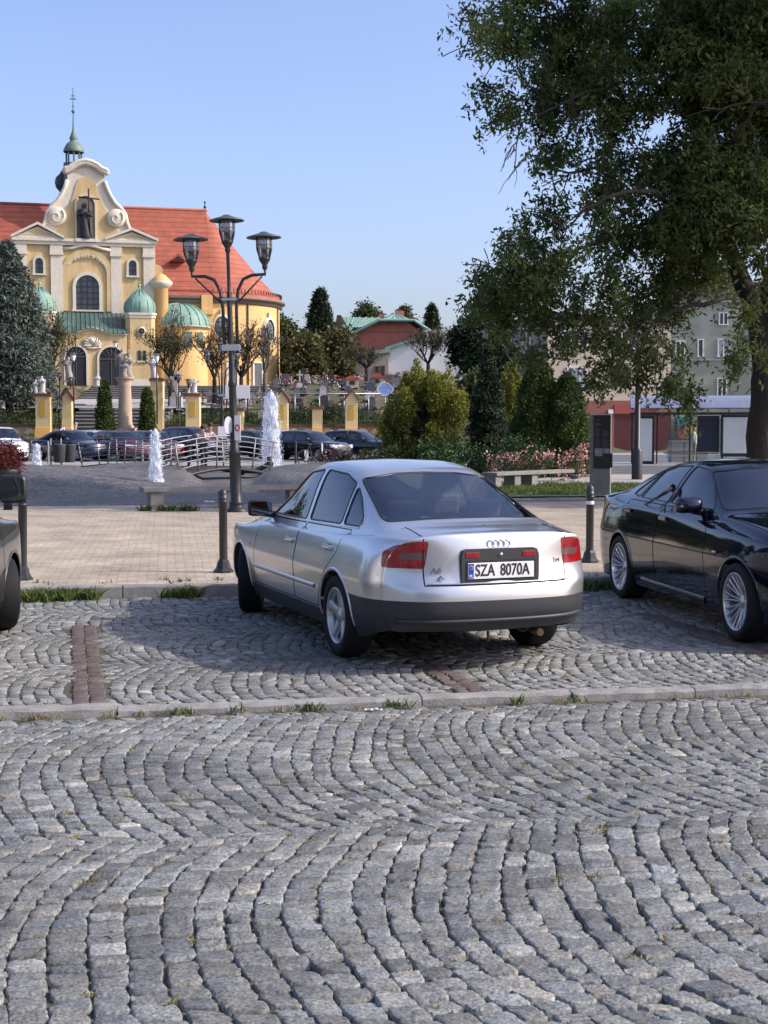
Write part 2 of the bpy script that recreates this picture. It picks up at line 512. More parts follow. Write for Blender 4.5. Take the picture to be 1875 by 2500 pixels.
def seat(parent, x, y, m, rear=False, w=.5):
    s = MB()
    s.bbox(x - .25, x + .28, y - w / 2, y + w / 2, .32, .50, .05)
    M = Matrix.Translation((x - .24, y, .45)) @ Matrix.Rotation(RD(-18), 4, 'Y')
    b = MB(); b.bbox(-.07, .07, -w / 2, w / 2, 0, .56, .06)
    s.add([M @ Vector(v) for v in b.v], b.f)
    hr = MB(); hr.bbox(-.05, .05, -.14, .14, .60, .78, .04); hr.cyl((0, -.06, .5), (0, -.06, .65), .008); hr.cyl((0, .06, .5), (0, .06, .65), .008)
    s.add([M @ Vector(v) for v in hr.v], hr.f)
    return s.build('seat', m, parent)

def make_car(S, label, paint, loc, heading, level=3, steer=0.0, hero=False, group=None, name='parked_car', cat='car'):
    """heading: world angle of the nose direction (0 = +x)"""
    root = empty(name, loc, heading); tag(root, label, cat, group)
    B = Body(body_mesh(S, level))
    wb, rt, tr = S['wb'], S['tyre_r'], S['track'] / 2
    AR = S.get('arch', rt + .045)
    for xw in (0, wb):
        poly = [(xw + AR * math.cos(a), rt + AR * math.sin(a)) for a in np.linspace(-.75, math.pi + .75, 30 if hero else 16)]
        poly += [(xw - AR * .74, -.1), (xw + AR * .74, -.1)]
        B.cut('DEL', poly, (1, 0, 0), lambda c, n: abs(c.y) > .5 and c.z < .95)
    Rg = {}
    zsill = S['sill_z']
    for sd in (1, -1):
        ok = lambda c, n, sd=sd: c.y * sd > .3 and n.y * sd > .12
        for k, p in enumerate(S['side_glass']):
            Rg['sg', sd, k] = B.cut('glass', p, (1, 0, 0), ok)
        for k, p in enumerate(S.get('doors', [])):
            Rg['dr', sd, k] = B.cut('door', p, (1, 0, 0), lambda c, n, sd=sd: c.y * sd > .5, only=0)
    okr = lambda c, n: n.x < -.05 and n.z > -.2 and c.x < S['X'][8] and c.z > S['belt'] - .02
    Rg['rw'] = B.cut('glass', S['rear_glass'], (0, 1, 0), okr)
    Rg['ws'] = B.cut('glass', S['wind_glass'], (0, 1, 0), lambda c, n: n.x > .05 and c.x > S['X'][8] and c.z > S['belt'] - .02)
    q7 = math.sqrt(.5)
    for sd in (1, -1):
        D = Vector((-q7, q7 * sd, 0)); ax = (q7, q7 * sd, 0)
        if 'tail' in S:
            Rg['tl', sd] = B.cut('tail', S['tail'], ax, lambda c, n, sd=sd, D=D: c.x < -.3 and c.y * sd > .2 and n.dot(D) > .1)
            if 'tail2' in S: Rg['t2', sd] = B.cut('tail2', S['tail2'], ax, lambda c, n, sd=sd, D=D: c.x < -.3 and c.y * sd > .2 and n.dot(D) > .1)
        D2 = Vector((q7, q7 * sd, 0)); ax2 = (-q7, q7 * sd, 0)
        if 'head' in S:
            Rg['hd', sd] = B.cut('head', S['head'], ax2, lambda c, n, sd=sd, D=D2: c.x > wb + .1 and c.y * sd > .2 and n.dot(D) > .05)
    if 'grille' in S:
        for k, g in enumerate(S['grille']):
            Rg['gr', k] = B.cut('grille', g, (0, 1, 0), lambda c, n: c.x > wb + .4 and n.x > .1)
    # lower cladding
    lowr = S.get('low_rear', None)
    if lowr:
        B.plane(Vector((0, 0, lowr)), Vector((0, 0, 1)), lambda c, n: c.x < -.3 and abs(c.z - lowr) < .08)
        Rg['lb'] = B.pred('low', lambda c, n: c.x < -.3 and c.z < lowr)
    B.plane(Vector((0, 0, zsill)), Vector((0, 0, 1)), lambda c, n: -.3 < c.x < wb + .35 and abs(c.z - zsill) < .08)
    Rg['sl'] = B.pred('sill', lambda c, n: -.3 < c.x < wb + .35 and c.z < zsill)
    if S.get('lid'):
        ly, lz = S['lid']
        for sg in (1, -1): B.plane(Vector((0, ly * sg, 0)), Vector((0, 1, 0)), lambda c, n, sg=sg: c.x < S['X'][3] - .03 and c.z > lz - .05 and abs(c.y - ly * sg) < .08)
        B.plane(Vector((0, 0, lz)), Vector((0, 0, 1)), lambda c, n: c.x < -.7 and abs(c.y) < ly + .03 and abs(c.z - lz) < .06)
        Rg['lid'] = B.pred('lid', lambda c, n: c.x < S['X'][3] - .03 and c.z > lz and abs(c.y) < ly)
    B.bm.verts.index_update()
    glass = glass_mat(S.get('glass', 'car glass'), S.get('tint', (.30, .36, .35)), S.get('grefl', .06))
    low = mat('bumper plastic', (.030, .032, .036), .5, var=.12, vscale=9, bump=.0004, bscale=300) if lowr or S.get('clad') else paint
    B.part(0, 'body', paint, root)
    if 'lb' in Rg: B.part(Rg['lb'], 'lower_bumper', low, root)
    B.part(Rg['sl'], 'side_sill', low if lowr or S.get('clad') else paint, root)
    if 'lid' in Rg: B.part(Rg['lid'], 'trunk_lid', paint, root)
    rw = B.part(Rg['rw'], 'rear_window', glass, root, .003)
    ws = B.part(Rg['ws'], 'windscreen', glass, root, .003)
    trim = MB()
    for sd in (1, -1):
        Ds = (0, sd, 0)
        for k, p in enumerate(S['side_glass']):
            B.part(Rg['sg', sd, k], 'side_window', glass, root, .004)
            B.ribbon(trim, p, (1, 0, 0), Ds, S.get('seal', .017), .004, True, .03 if hero else .08)
        for k, p in enumerate(S.get('doors', [])):
            d = B.part(Rg['dr', sd, k], 'door', paint, root)
            if d is None: continue
            h = MB(); hx, hz = S['handles'][k]; hh = B.hit(hx, hz, (1, 0, 0), Ds)
            if hh:
                c = hh[0]
                if hero:
                    h.bbox(c.x - .10, c.x + .10, min(c.y - sd * .01, c.y + sd * .022), max(c.y - sd * .01, c.y + sd * .022), c.z - .004, c.z + .034, .012)
                    h.build('door_handle', paint, d)
                    h2 = MB(); h2.lathe([(.0, .003), (.06, .003), (.075, .0045), (.085, .002), (.088, -.004)], 24, (c.x, c.y, c.z - .002), 'y', sq=.5)
                    if sd < 0: h2.v = [(x, 2 * c.y - y, z) for x, y, z in h2.v]
                    h2.build('handle_recess', mat('recess shade', (.16, .165, .17), .5, .3) if not S.get('darkpaint') else BLACKP(), d)
                else:
                    h.box(c.x - .09, c.x + .09, min(c.y, c.y + sd * .02), max(c.y, c.y + sd * .02), c.z - .015, c.z + .015)
                    h.build('door_handle', paint, d)
        for (key, m, nm) in (('tl', REDL(), 'tail_light'), ('t2', CLEARL(), 'reversing_light'), ('hd', HEADL(), 'headlight')):
            if (key, sd) in Rg: B.part(Rg[key, sd], nm, m, root, -.001)
    B.ribbon(trim, S['rear_glass'], (0, 1, 0), (-1, 0, 0), .02, .003, True, .03 if hero else .08)
    B.ribbon(trim, S['wind_glass'], (0, 1, 0), (1, 0, 0), .03, .003, True, .03 if hero else .08)
    trim.build('window_seal', TRIMM(), root)
    gaps = MB()
    if hero:
        for sd in (1, -1):
            for p in S.get('doors', []): B.ribbon(gaps, p, (1, 0, 0), (0, sd, 0), .012, .0008, True, .03)
            if 'tail' in S:
                B.ribbon(gaps, S['tail'], (q7, q7 * sd, 0), (-q7, q7 * sd, 0), .008, .0008, True, .03)
            if 'head' in S:
                B.ribbon(gaps, S['head'], (-q7, q7 * sd, 0), (q7, q7 * sd, 0), .008, .0008, True, .03)
        if S.get('lid'):
            B.ribbon(gaps, [(-ly, S['lidtop']), (-ly, lz), (ly, lz), (ly, S['lidtop'])], (0, 1, 0), (-1, 0, 0), .013, .001, False, .02)
            # seams along the deck, seen from above
            for sg in (1, -1):
                P = []
                for xx in np.linspace(S['X'][3] - .04, S['X'][1] + .0, 14):
                    r = B.bvh.ray_cast(Vector((xx, ly * sg, 3)), Vector((0, 0, -1)))
                    if r[0]: P.append(r[0] + Vector((0, 0, .0008)))
                gaps.tube(P, .0035, 5)
        for pl in S.get('hood_gap', []):
            for sg in (1, -1):
                P = []
                for (xx, yy) in resample([(a, b * sg) for a, b in pl], .04):
                    r = B.bvh.ray_cast(Vector((xx, yy, 3)), Vector((0, 0, -1)))
                    if r[0]: P.append(r[0] + Vector((0, 0, .0005)))
                gaps.tube(P, .0035, 5)
        gaps.build('panel_gap', DARK(), root)
    if S.get('bright'):
        ch = MB()
        for sd in (1, -1):
            P0 = [(2.14, .972), (1.95, 1.125), (1.71, 1.305), (1.50, 1.392), (1.10, 1.424), (.62, 1.402), (.32, 1.318), (.10, 1.214), (-.11, 1.086), (-.148, 1.030), (-.125, .992), (.25, .984), (1.05, .974)]
            B.ribbon(ch, roundpoly([tuple(p) for p in P0], .03, 2), (1, 0, 0), (0, sd, 0), .008, .005, True, .03)
        ch.build('window_trim', mat('bright trim', (.62, .63, .65), .25, 1.0), root)
    for k in range(len(S.get('grille', []))): B.part(Rg['gr', k], 'grille', BLACKP(), root)
    # arches, wheels, underside
    lips = MB(); und = MB()
    for xw in (0, wb):
        for sd in (1, -1):
            arc = [(xw + (AR + .004) * math.cos(a), rt + (AR + .004) * math.sin(a)) for a in np.linspace(-.08, math.pi + .08, 40 if hero else 14)]
            B.ribbon(lips, arc, (1, 0, 0), (0, sd, 0), .030, S.get('lip', .006), False, .05)
            y0 = .50 * sd; y1 = (S['WL'][2] - .085) * sd
            und.lathe([(AR + .012, y0), (AR + .012, y1)], 24, (xw, 0, rt), 'y', a0=-.1, a1=math.pi + .1)
            und.lathe([(.01, y0), (AR + .012, y0)], 24, (xw, 0, rt), 'y', a0=-.1, a1=math.pi + .1)
    lips.build('arch_lip', paint, root)
    und.box(AR, wb - AR, -.80, .80, .20, .26); und.box(-.75, AR, -.5, .5, .26, .30); und.box(wb - AR, wb + .7, -.5, .5, .20, .28)
    und.box(-.80, -AR - .02, -.62, .62, .30, .34)
    und.build('underbody', DARK(), root)
    for xw, nm in ((0, 0), (wb, steer)):
        for sd in (1, -1):
            make_wheel(root, 'wheel', (xw, (tr if sd > 0 else -tr), rt), rt, S.get('tyre_w', .21), S.get('rim_r', .21), S.get('rim', 5), sd, nm, not hero)
    # cabin
    it = MB()
    it.box(S['X'][3] + .12, wb - .45, -.72, .72, .28, .34)
    bz = S['belt']
    it.bbox(S['X'][3] + .02, S['X'][3] + .52, -.62, .62, bz - .10, bz - .055, .02)
    it.bbox(wb - .95, wb - .45, -.70, .70, .55, bz - .03, .06)
    it.build('cabin', INTER(), root)
    sm = mat('seat cloth', (.10, .102, .11), .9, var=.2, vscale=30)
    for y in (.36, -.36): seat(root, 1.25, y, sm)
    if hero:
        for y in (.34, -.34): seat(root, .42, y, sm, w=.6)
        sw = MB(); M = Matrix.Translation((wb - 1.12, .36, bz - .12)) @ Matrix.Rotation(RD(-65), 4, 'Y')
        ring = [M @ Vector((.185 * math.cos(a), .185 * math.sin(a), 0)) for a in np.linspace(0, 2 * math.pi, 28)]
        sw.tube(ring, .014, 8); sw.tube([M @ Vector((-.18, 0, 0)), M @ Vector((.0, 0, -.03)), M @ Vector((0, -.18, 0))], .02, 6); sw.tube([M @ Vector((0, 0, -.03)), M @ Vector((0, .18, 0))], .02, 6)
        sw.ball(tuple(M @ Vector((0, 0, -.03))), .07, sc=(.6, 1, 1))
        sw.build('steering_wheel', BLACKP(), root)
    # mirrors
    mx, mz, mo = S['mirror']
    for sd in (1, -1):
        h = B.hit(mx, mz - .05, (1, 0, 0), (0, sd, 0)); y = h[0].y if h else .8 * sd
        c = Vector((mx, y + sd * mo, mz)); hs = MB()
        hw, hh, hd = S.get('mirror_size', (.11, .07, .07))
        b = MB(); b.bbox(-hd, hd * .9, -hw, hw, -hh, hh, .045)
        # shell tapers to the front
        vv = []
        for (x, yy, z) in b.v:
            k = 1 - .35 * max(0, x / hd); vv.append((c.x + x - .12 * abs(yy) * 0, c.y + yy * k, c.z + z * k))
        hs.add(vv, b.f, True)
        hs.tube([(c.x, y - sd * .02, mz - .07), (c.x, c.y - sd * .02, mz - .045)], [.035, .03], 8)
        mo_ = hs.build('wing_mirror', S['mirror_mat']() if S.get('mirror_mat') else paint, root)
        g = MB(); g.prism(roundpoly([(-hw * .86, -hh * .8), (hw * .86, -hh * .8), (hw * .86, hh * .8), (-hw * .86, hh * .8)], .03), c.x - hd - .002, c.x - hd - .006, 'yz', Matrix.Translation((0, c.y, c.z)))
        g.build('mirror_glass', mat('mirror', (.30, .33, .34), .02, 1.0), mo_)
    return root, B

def extend(base, **kw):
    d = dict(base); d.update(kw); return d

def arc_pts(*a): return list(a)

A6 = dict(
    X=[-1.00, -.94, -.76, -.57, -.33, .05, .36, .55, 1.0, 1.42, 1.66, 1.98, 2.32, 2.48, 2.95, 3.28, 3.46],
    ZC=[.985, 1.008, 1.030, 1.050, 1.135, 1.268, 1.390, 1.440, 1.487, 1.472, 1.425, 1.24, 1.035, .985, .905, .82, .745],
    Y2=[.46, .47, .54, .63, .62, .59, .56, .56, .575, .575, .565, .615, .69, .66, .60, .55, .50],
    Z2=[.978, .998, 1.018, 1.032, 1.11, 1.243, 1.365, 1.412, 1.448, 1.430, 1.380, 1.18, .985, .955, .88, .80, .73],
    Y3=[.62, .635, .695, .74, .75, .765, .775, .78, .785, .785, .78, .775, .765, .75, .71, .66, .58],
    Z3=[.962, .972, .980, .982, .980, .975, .970, .966, .958, .952, .948, .94, .925, .912, .85, .775, .71],
    Y4=[.70, .715, .765, .80, .812, .825, .832, .834, .836, .834, .832, .828, .82, .815, .79, .735, .66],
    Z4=[.935, .942, .943, .94, .94, .938, .935, .93, .925, .92, .917, .91, .895, .882, .815, .745, .685],
    ZL=[.82, .665, .605, .46, .33, .20], WL=[.872, .903, .906, .90, .882, .83],
    FW=[.865, .90, .955, .985, .99, 1, 1, 1, 1, 1, 1, 1, 1, 1, .985, .93, .84],
    OC={0: (0, .003, .02, .055, .085), 1: (0, .003, .018, .045, .065), 2: (0, 0, 0, .01, .02), 3: (0, .01, .04, .02, 0), 4: (0, .01, .03, .01, 0), 6: (0, 0, .0, 0, 0), 10: (.03, .02, -.02, 0, 0), 11: (.03, .02, -.04, 0, 0), 12: (.10, .07, -.04, -.06, -.05), 13: (.08, .06, 0, 0, 0), 15: (.06, .05, .0, -.05, -.06), 16: (.12, .09, .0, -.08, -.10)},
    ZLo={0: [0, 0, 0, .02, .07, .105], 1: [0, 0, 0, .02, .07, .105], 2: [0, 0, 0, .01, .05, .085], 3: [0, 0, 0, 0, .02, .05], 14: [0] * 5 + [.02], 15: [0] * 5 + [.03], 16: [0] * 5 + [.03]},
    OL={0: .16, 1: .15, 2: .06, 15: -.06, 16: -.06},
    REAR=dict(x=[-1.035, -1.052, -1.085, -1.092, -1.075, -1.01], drop=(0, .008, .032, .095)),
    FRONT=dict(x=[3.60, 3.66, 3.70, 3.716, 3.70, 3.62], drop=(0, .012, .05, .13)),
    crease=[(3, 3, 12, .55), (2, 4, 11, .25)],
    wb=2.76, tyre_r=.318, track=1.57, arch=.358, sill_z=.33, belt=.955, low_rear=.53, rim_r=.212, tyre_w=.215, rim=5, lip=.006,
    side_glass=[roundpoly([(2.10, .985), (1.93, 1.118), (1.70, 1.285), (1.50, 1.370), (1.15, 1.404), (1.09, .992)], .04),
                roundpoly([(1.00, .994), (1.055, 1.404), (.62, 1.380), (.36, 1.312), (.26, 1.004)], .04),
                roundpoly([(.205, 1.004), (.305, 1.290), (.12, 1.200), (-.09, 1.070), (-.13, 1.008)], .04)],
    doors=[roundpoly([(1.03, .345), (1.045, .965), (2.14, .955), (2.22, .80), (2.27, .345)], .03),
           roundpoly([(.40, .345), (1.02, .345), (1.035, .965), (-.03, .975), (.02, .80), (.20, .66), (.36, .50)], .04)],
    handles=[(1.20, .80), (.20, .815)],
    rear_glass=roundpoly([(-.635, 1.058), (-.535, 1.352), (-.27, 1.388), (0, 1.395), (.27, 1.388), (.535, 1.352), (.635, 1.058), (.3, 1.074), (0, 1.078), (-.3, 1.074)], .035),
    wind_glass=roundpoly([(-.68, 1.0), (-.54, 1.35), (0, 1.40), (.54, 1.35), (.68, 1.0), (0, 1.04)], .04),
    tail=roundpoly([(-.285, .762), (-.315, .950), (-.22, .948), (-.08, .918), (.02, .872), (.025, .766)], .018),
    tail2=[(-.292, .822), (-.299, .872), (-.12, .872), (-.12, .822)],
    head=roundpoly([(-3.05, .60), (-3.08, .74), (-2.72, .72), (-2.60, .64)], .03),
    grille=[[(-.5, .3), (-.5, .36), (.5, .36), (.5, .3)], [(-.22, .56), (-.25, .72), (.25, .72), (.22, .56)]],
    tint=(.78, .84, .82), glass='light car glass', grefl=.045, bright=True, lid=(.560, .640), lidtop=.97, mirror=(2.10, 1.03, .15), mirror_size=(.115, .075, .06), mirror_mat=BLACKP,
    hood_gap=[[(2.42, .70), (3.0, .66), (3.45, .56)]],
)
E60 = extend(A6,
    X=[-1.05, -.99, -.80, -.58, -.38, -.02, .36, .62, 1.02, 1.38, 1.62, 1.95, 2.28, 2.46, 2.98, 3.36, 3.58],
    ZC=[1.055, 1.082, 1.095, 1.115, 1.175, 1.300, 1.400, 1.440, 1.468, 1.455, 1.415, 1.245, 1.065, 1.025, .955, .865, .775],
    Y2=[.48, .50, .56, .62, .61, .58, .55, .55, .56, .56, .555, .63, .70, .67, .62, .56, .50],
    Z2=[1.045, 1.07, 1.078, 1.095, 1.15, 1.265, 1.362, 1.398, 1.410, 1.395, 1.35, 1.18, 1.015, .995, .925, .84, .755],
    Y3=[.66, .68, .73, .76, .77, .785, .795, .80, .805, .805, .80, .79, .78, .765, .73, .68, .60],
    Z3=[1.02, 1.035, 1.03, 1.025, 1.02, 1.015, 1.008, 1.002, .992, .985, .978, .97, .955, .945, .885, .80, .73],
    Y4=[.75, .765, .80, .825, .835, .85, .855, .857, .858, .857, .855, .85, .842, .835, .81, .755, .68],
    Z4=[.98, .99, .985, .98, .977, .972, .968, .964, .957, .95, .943, .935, .92, .91, .845, .77, .70],
    ZL=[.86, .70, .605, .46, .33, .19], WL=[.885, .918, .922, .915, .90, .87],
    wb=2.888, tyre_r=.327, track=1.60, arch=.362, sill_z=.24, belt=.99, low_rear=None, rim_r=.236, tyre_w=.245, rim=10, lip=.004,
    side_glass=[roundpoly([(2.02, 1.03), (1.84, 1.16), (1.62, 1.30), (1.46, 1.362), (1.14, 1.392), (1.06, 1.04)], .03),
                roundpoly([(.98, 1.042), (1.06, 1.393), (.66, 1.372), (.40, 1.318), (.20, 1.052)], .03),
                roundpoly([(.145, 1.052), (.34, 1.300), (.16, 1.222), (-.02, 1.12), (-.06, 1.075)], .03)],
    doors=[roundpoly([(1.00, .25), (1.01, 1.01), (2.06, 1.0), (2.20, .85), (2.27, .25)], .03),
           roundpoly([(.42, .25), (.99, .25), (1.0, 1.01), (-.06, 1.02), (.02, .84), (.20, .70), (.38, .52)], .04)],
    handles=[(1.16, .885), (.16, .905)],
    rear_glass=roundpoly([(-.63, 1.125), (-.53, 1.355), (0, 1.395), (.53, 1.355), (.63, 1.125), (0, 1.15)], .035),
    wind_glass=roundpoly([(-.70, 1.035), (-.55, 1.35), (-.3, 1.385), (0, 1.395), (.3, 1.385), (.55, 1.35), (.70, 1.035), (.3, 1.07), (0, 1.08), (-.3, 1.07)], .03),
    tail=roundpoly([(-.32, .86), (-.33, .985), (.02, .995), (.10, .93), (.08, .84)], .03), tail2=[(-.1, .86), (-.1, .885), (.02, .885), (.02, .86)],
    head=roundpoly([(-3.12, .64), (-3.14, .77), (-2.72, .80), (-2.58, .76), (-2.70, .66)], .04),
    grille=[roundpoly([(.03, .56), (.03, .72), (.22, .71), (.24, .58)], .03), roundpoly([(-.03, .56), (-.03, .72), (-.22, .71), (-.24, .58)], .03), [(-.45, .26), (-.45, .38), (.45, .38), (.45, .26)]],
    lid=(.60, .72), lidtop=1.03, mirror=(1.86, 1.06, .14), mirror_size=(.125, .072, .075), mirror_mat=None, darkpaint=True,
    ZLo={}, seal=.014, glass='dark car glass', tint=(.16, .18, .20), grefl=.07,
    hood_gap=[[(2.40, .73), (3.0, .68), (3.5, .58)]],
    FRONT=dict(x=[3.66, 3.71, 3.735, 3.74, 3.73, 3.66], drop=(0, .012, .05, .13)),
    REAR=dict(x=[-1.09, -1.105, -1.13, -1.135, -1.12, -1.05], drop=(0, .008, .032, .095)),
)
E60.pop('low_rear'); E60.pop('bright')
# tall five-door body (hatchbacks, estates, vans); stretched per use
def tall(L=4.3, W=1.8, H=1.5, belt=.93, slope=.22, nose=.95, wb=2.6, base=.78, cowl=None, r=.31):
    """L length, W width; slope: how far the roof end lies in front of the belt at the back; cowl: x of the windscreen base"""
    ro = (L - wb) * .46; fo = L - wb - ro; x0 = -ro + .02; xf = wb + fo
    cw = cowl if cowl is not None else wb - .42
    wt = cw - base; hw = W / 2; k = H - belt
    X = [x0 + .02, x0 + .12, x0 + .32, x0 + .55, x0 + .85, x0 + 1.2, (x0 + 1.2 + wt) * .45 + .1, wt - .75, wt - .42, wt - .2, wt, (wt + cw) / 2, cw, cw + .15, (cw + xf) / 2 + .05, xf - .40, xf - .22]
    ze = H - .06
    bz = belt
    nz = nose
    ZC = [ze - .07, ze - .02, ze + .01, ze + .03, H - .02, H, H, H - .002, H - .01, H - .025, H - .055, H - .055 - (H - .055 - bz - .05) * .48, bz + .05, bz + .01, (bz + nz) / 2 - .01, nz - .06, nz - .14]
    Z2 = [z - d for z, d in zip(ZC, [.02, .025, .03, .035, .04, .045, .05, .05, .05, .05, .05, .05, .04, .03, .03, .02, .02])]
    y2 = hw * .64
    Y2 = [y2 * .94, y2 * .96, y2 * .98] + [y2] * 8 + [y2 * 1.1, y2 * 1.22, y2 * 1.16, hw * .66, hw * .6, hw * .54]
    Y3 = [hw * .86] * 3 + [hw * .87] * 9 + [hw * .86, hw * .84, hw * .79, hw * .72, hw * .62]
    Z3 = [bz + .03] * 5 + [bz + .02] * 4 + [bz + .01, bz, bz - .01, bz - .02, bz - .03, (bz + nz) / 2 - .09, nz - .12, nz - .18]
    Y4 = [hw * .90, hw * .91] + [hw * .925] * 11 + [hw * .91, hw * .88, hw * .81, hw * .70]
    Z4 = [z - .04 for z in Z3]
    S = extend(A6, X=X, ZC=ZC, Z2=Z2, Y2=Y2, Y3=Y3, Z3=Z3, Y4=Y4, Z4=Z4, ZL=[bz - .14, .68 * bz + .02, .60, .45, .32, .2],
               WL=[hw * .965, hw * .995, hw, hw * .995, hw * .975, hw * .93], FW=[.92, .95, .98] + [1] * 11 + [.985, .93, .84],
               OC={0: (slope, slope, slope * .9, .06, .06), 1: (slope, slope, slope * .9, .06, .05), 2: (slope * .8, slope * .8, slope * .7, .05, .04), 3: (slope * .5, slope * .5, slope * .4, 0, 0), 12: (.10, .07, -.04, -.06, -.05), 15: (.06, .05, 0, -.05, -.06), 16: (.12, .09, 0, -.08, -.10)},
               OL={0: .10, 1: .06, 15: -.06, 16: -.06}, ZLo={}, soft=(0, 12),
               REAR=dict(x=[x0 - .0, x0 - .02, x0 - .05, x0 - .06, x0 - .05, x0 + .0], drop=(0, .006, .02, .06)),
               FRONT=dict(x=[xf - .10, xf - .05, xf - .01, xf, xf - .01, xf - .08], drop=(0, .012, .05, .13)),
               crease=[(3, 0, 12, .55), (2, 0, 11, .3)], wb=wb, tyre_r=r, track=W - .25, arch=r + .04, sill_z=.26, belt=bz, low_rear=None, rim_r=r * .66,
               side_glass=[], doors=[], lid=None)
    gt = H - .125; gb = bz + .055
    xs = x0 + .20 + slope * .6; mid = (wt + .2) * .52
    S['side_glass'] = [roundpoly([(cw - .22, gb), (cw - base * .5, (gb + gt) / 2 + .06), (wt - .08, gt - .01), (mid + .06, gt), (mid + .04, gb)], .04),
                       roundpoly([(mid - .04, gb), (mid - .03, gt), (.18, gt), (.08, gb)], .04),
                       roundpoly([(.01, gb), (.11, gt), (xs + slope * .7, gt - .02), (xs, gb)], .05)]
    S['doors'] = [roundpoly([(mid, .28), (mid + .01, bz + .01), (cw - .05, bz), (cw + .02, .28)], .03), roundpoly([(.42, .28), (mid - .01, .28), (mid, bz + .01), (0, bz + .02), (.05, bz - .18), (.3, .62)], .03)]
    S['handles'] = [(mid + .2, bz - .1), (.22, bz - .09)]
    S['rear_glass'] = roundpoly([(-hw * .72, bz + .07), (-hw * .56, H - .14), (hw * .56, H - .14), (hw * .72, bz + .07)], .05)
    S['wind_glass'] = roundpoly([(-hw * .76, bz + .03), (-hw * .60, H - .12), (0, H - .09), (hw * .60, H - .12), (hw * .76, bz + .03), (0, bz + .08)], .05)
    q = math.sqrt(.5); c0 = (x0 + hw * .9) * q
    S['tail'] = roundpoly([(c0 - .14, bz - .22), (c0 - .14, bz + .0), (c0 + .04, bz + .0), (c0 + .04, bz - .22)], .02); S.pop('tail2', None)
    c1 = (-(xf - .12) + hw * .68) * q
    S['head'] = roundpoly([(c1 - .22, nz - .31), (c1 - .24, nz - .17), (c1 + .12, nz - .13), (c1 + .30, nz - .12), (c1 + .18, nz - .26)], .03)
    S['grille'] = [[(-hw * .45, nz - .34), (-hw * .48, nz - .20), (hw * .48, nz - .20), (hw * .45, nz - .34)], [(-hw * .6, .27), (-hw * .6, .42), (hw * .6, .42), (hw * .6, .27)]]
    S['mirror'] = (cw - .28, bz + .10, .14); S['hood_gap'] = []
    S.pop('low_rear'); S.pop('bright'); S.pop('tint'); S.pop('glass'); S.pop('grefl')
    return S
# ---------------------------------------------------------------- ground
SA = RD(9.0)                                     # the street runs at this angle to the camera's x axis
E1 = np.array([math.cos(SA), math.sin(SA)]); E2 = np.array([-math.sin(SA), math.cos(SA)])
def st(u, v, z=0.0):
    p = E1 * u + E2 * v; return Vector((p[0], p[1], z))
def uv(x, y): return x * E1[0] + y * E1[1], x * E2[0] + y * E2[1]
K1, K2 = 8.46, 14.26                             # the two kerbs (distance across the street)
PZ = 0.12                                        # height of the square above the parking bays
rng = np.random.default_rng(11)

STY = [82, 93.5, 111, 116, 130]; STZ = [.12, 3.0, 4.0, 5.2, 5.3]   # profile of the church stairs
def smooth01(t): t = np.clip(t, 0, 1); return t * t * (3 - 2 * t)
def hill(X, Y):
    """height of the land: flat square, then the church hill behind its boundary wall"""
    X = np.asarray(X, float); Y = np.asarray(Y, float)
    h = 1.9 + 3.35 * smooth01((Y - 87) / 24.0)
    mask = smooth01((18.0 - X) / 10.0) * (Y > 87.0)
    h2 = smooth01((Y - 112) / 60) * 1.6
    r = (h + h2) * mask
    st_ = np.interp(Y, STY, STZ) - .25
    return np.where((X > -20.9) & (X < -14.1) & (Y < 118) | (X > -26) & (X < -9) & (Y > 98.5) & (Y < 118), np.minimum(r, st_), r)
def hz(x, y): return float(hill(x, y))

def arc_lattice(u0, u1, vc, half, Rr, w0, ls, jit, rg):
    """corner quads of setts laid in segmental arcs (convex towards -u) whose chord runs along v"""
    phm = math.asin(half / Rr) * 1.035; Q = []
    ua = u0; w = w0; n = int((u1 - u0) / w0) + 1; k = int(round(2 * phm * Rr / ls))
    base = np.linspace(-phm, phm, k + 1)
    prev = None
    for i in range(n):
        off = (0.5 if i % 2 else 0.0); w = w0 * rg.uniform(.88, 1.14)
        b = base + (off * (base[1] - base[0]) if True else 0)
        b = b + rg.normal(0, .085, k + 1) * (base[1] - base[0])
        b[0] = -phm if not off else b[0]; b = np.clip(b, -phm, phm)
        if off: b = np.r_[-phm, b[:-1], phm]
        b = np.sort(b)
        wob = rg.normal(0, .006, len(b))
        kb = [b[0]]
        for q_ in b[1:]:
            if q_ - kb[-1] > .5 * (base[1] - base[0]): kb.append(q_)
        kb[-1] = b[-1]; b = kb
        for j in range(len(b) - 1):
            c = []
            for (uu, ph) in ((ua, b[j]), (ua + w, b[j]), (ua + w, b[j + 1]), (ua, b[j + 1])):
                c.append((uu + Rr * (1 - math.cos(ph)), vc + Rr * math.sin(ph)))
            Q.append(c)
        ua += w
    Q = [[(a + .022 * math.sin(a * 2.1 + b * 3.3) + .012 * math.sin(a * 7.7 - b * 5.1 + 1), b + .022 * math.sin(a * 2.9 - b * 1.7 + 2) + .012 * math.sin(a * 6.1 + b * 8.3)) for a, b in q] for q in Q]
    return Q

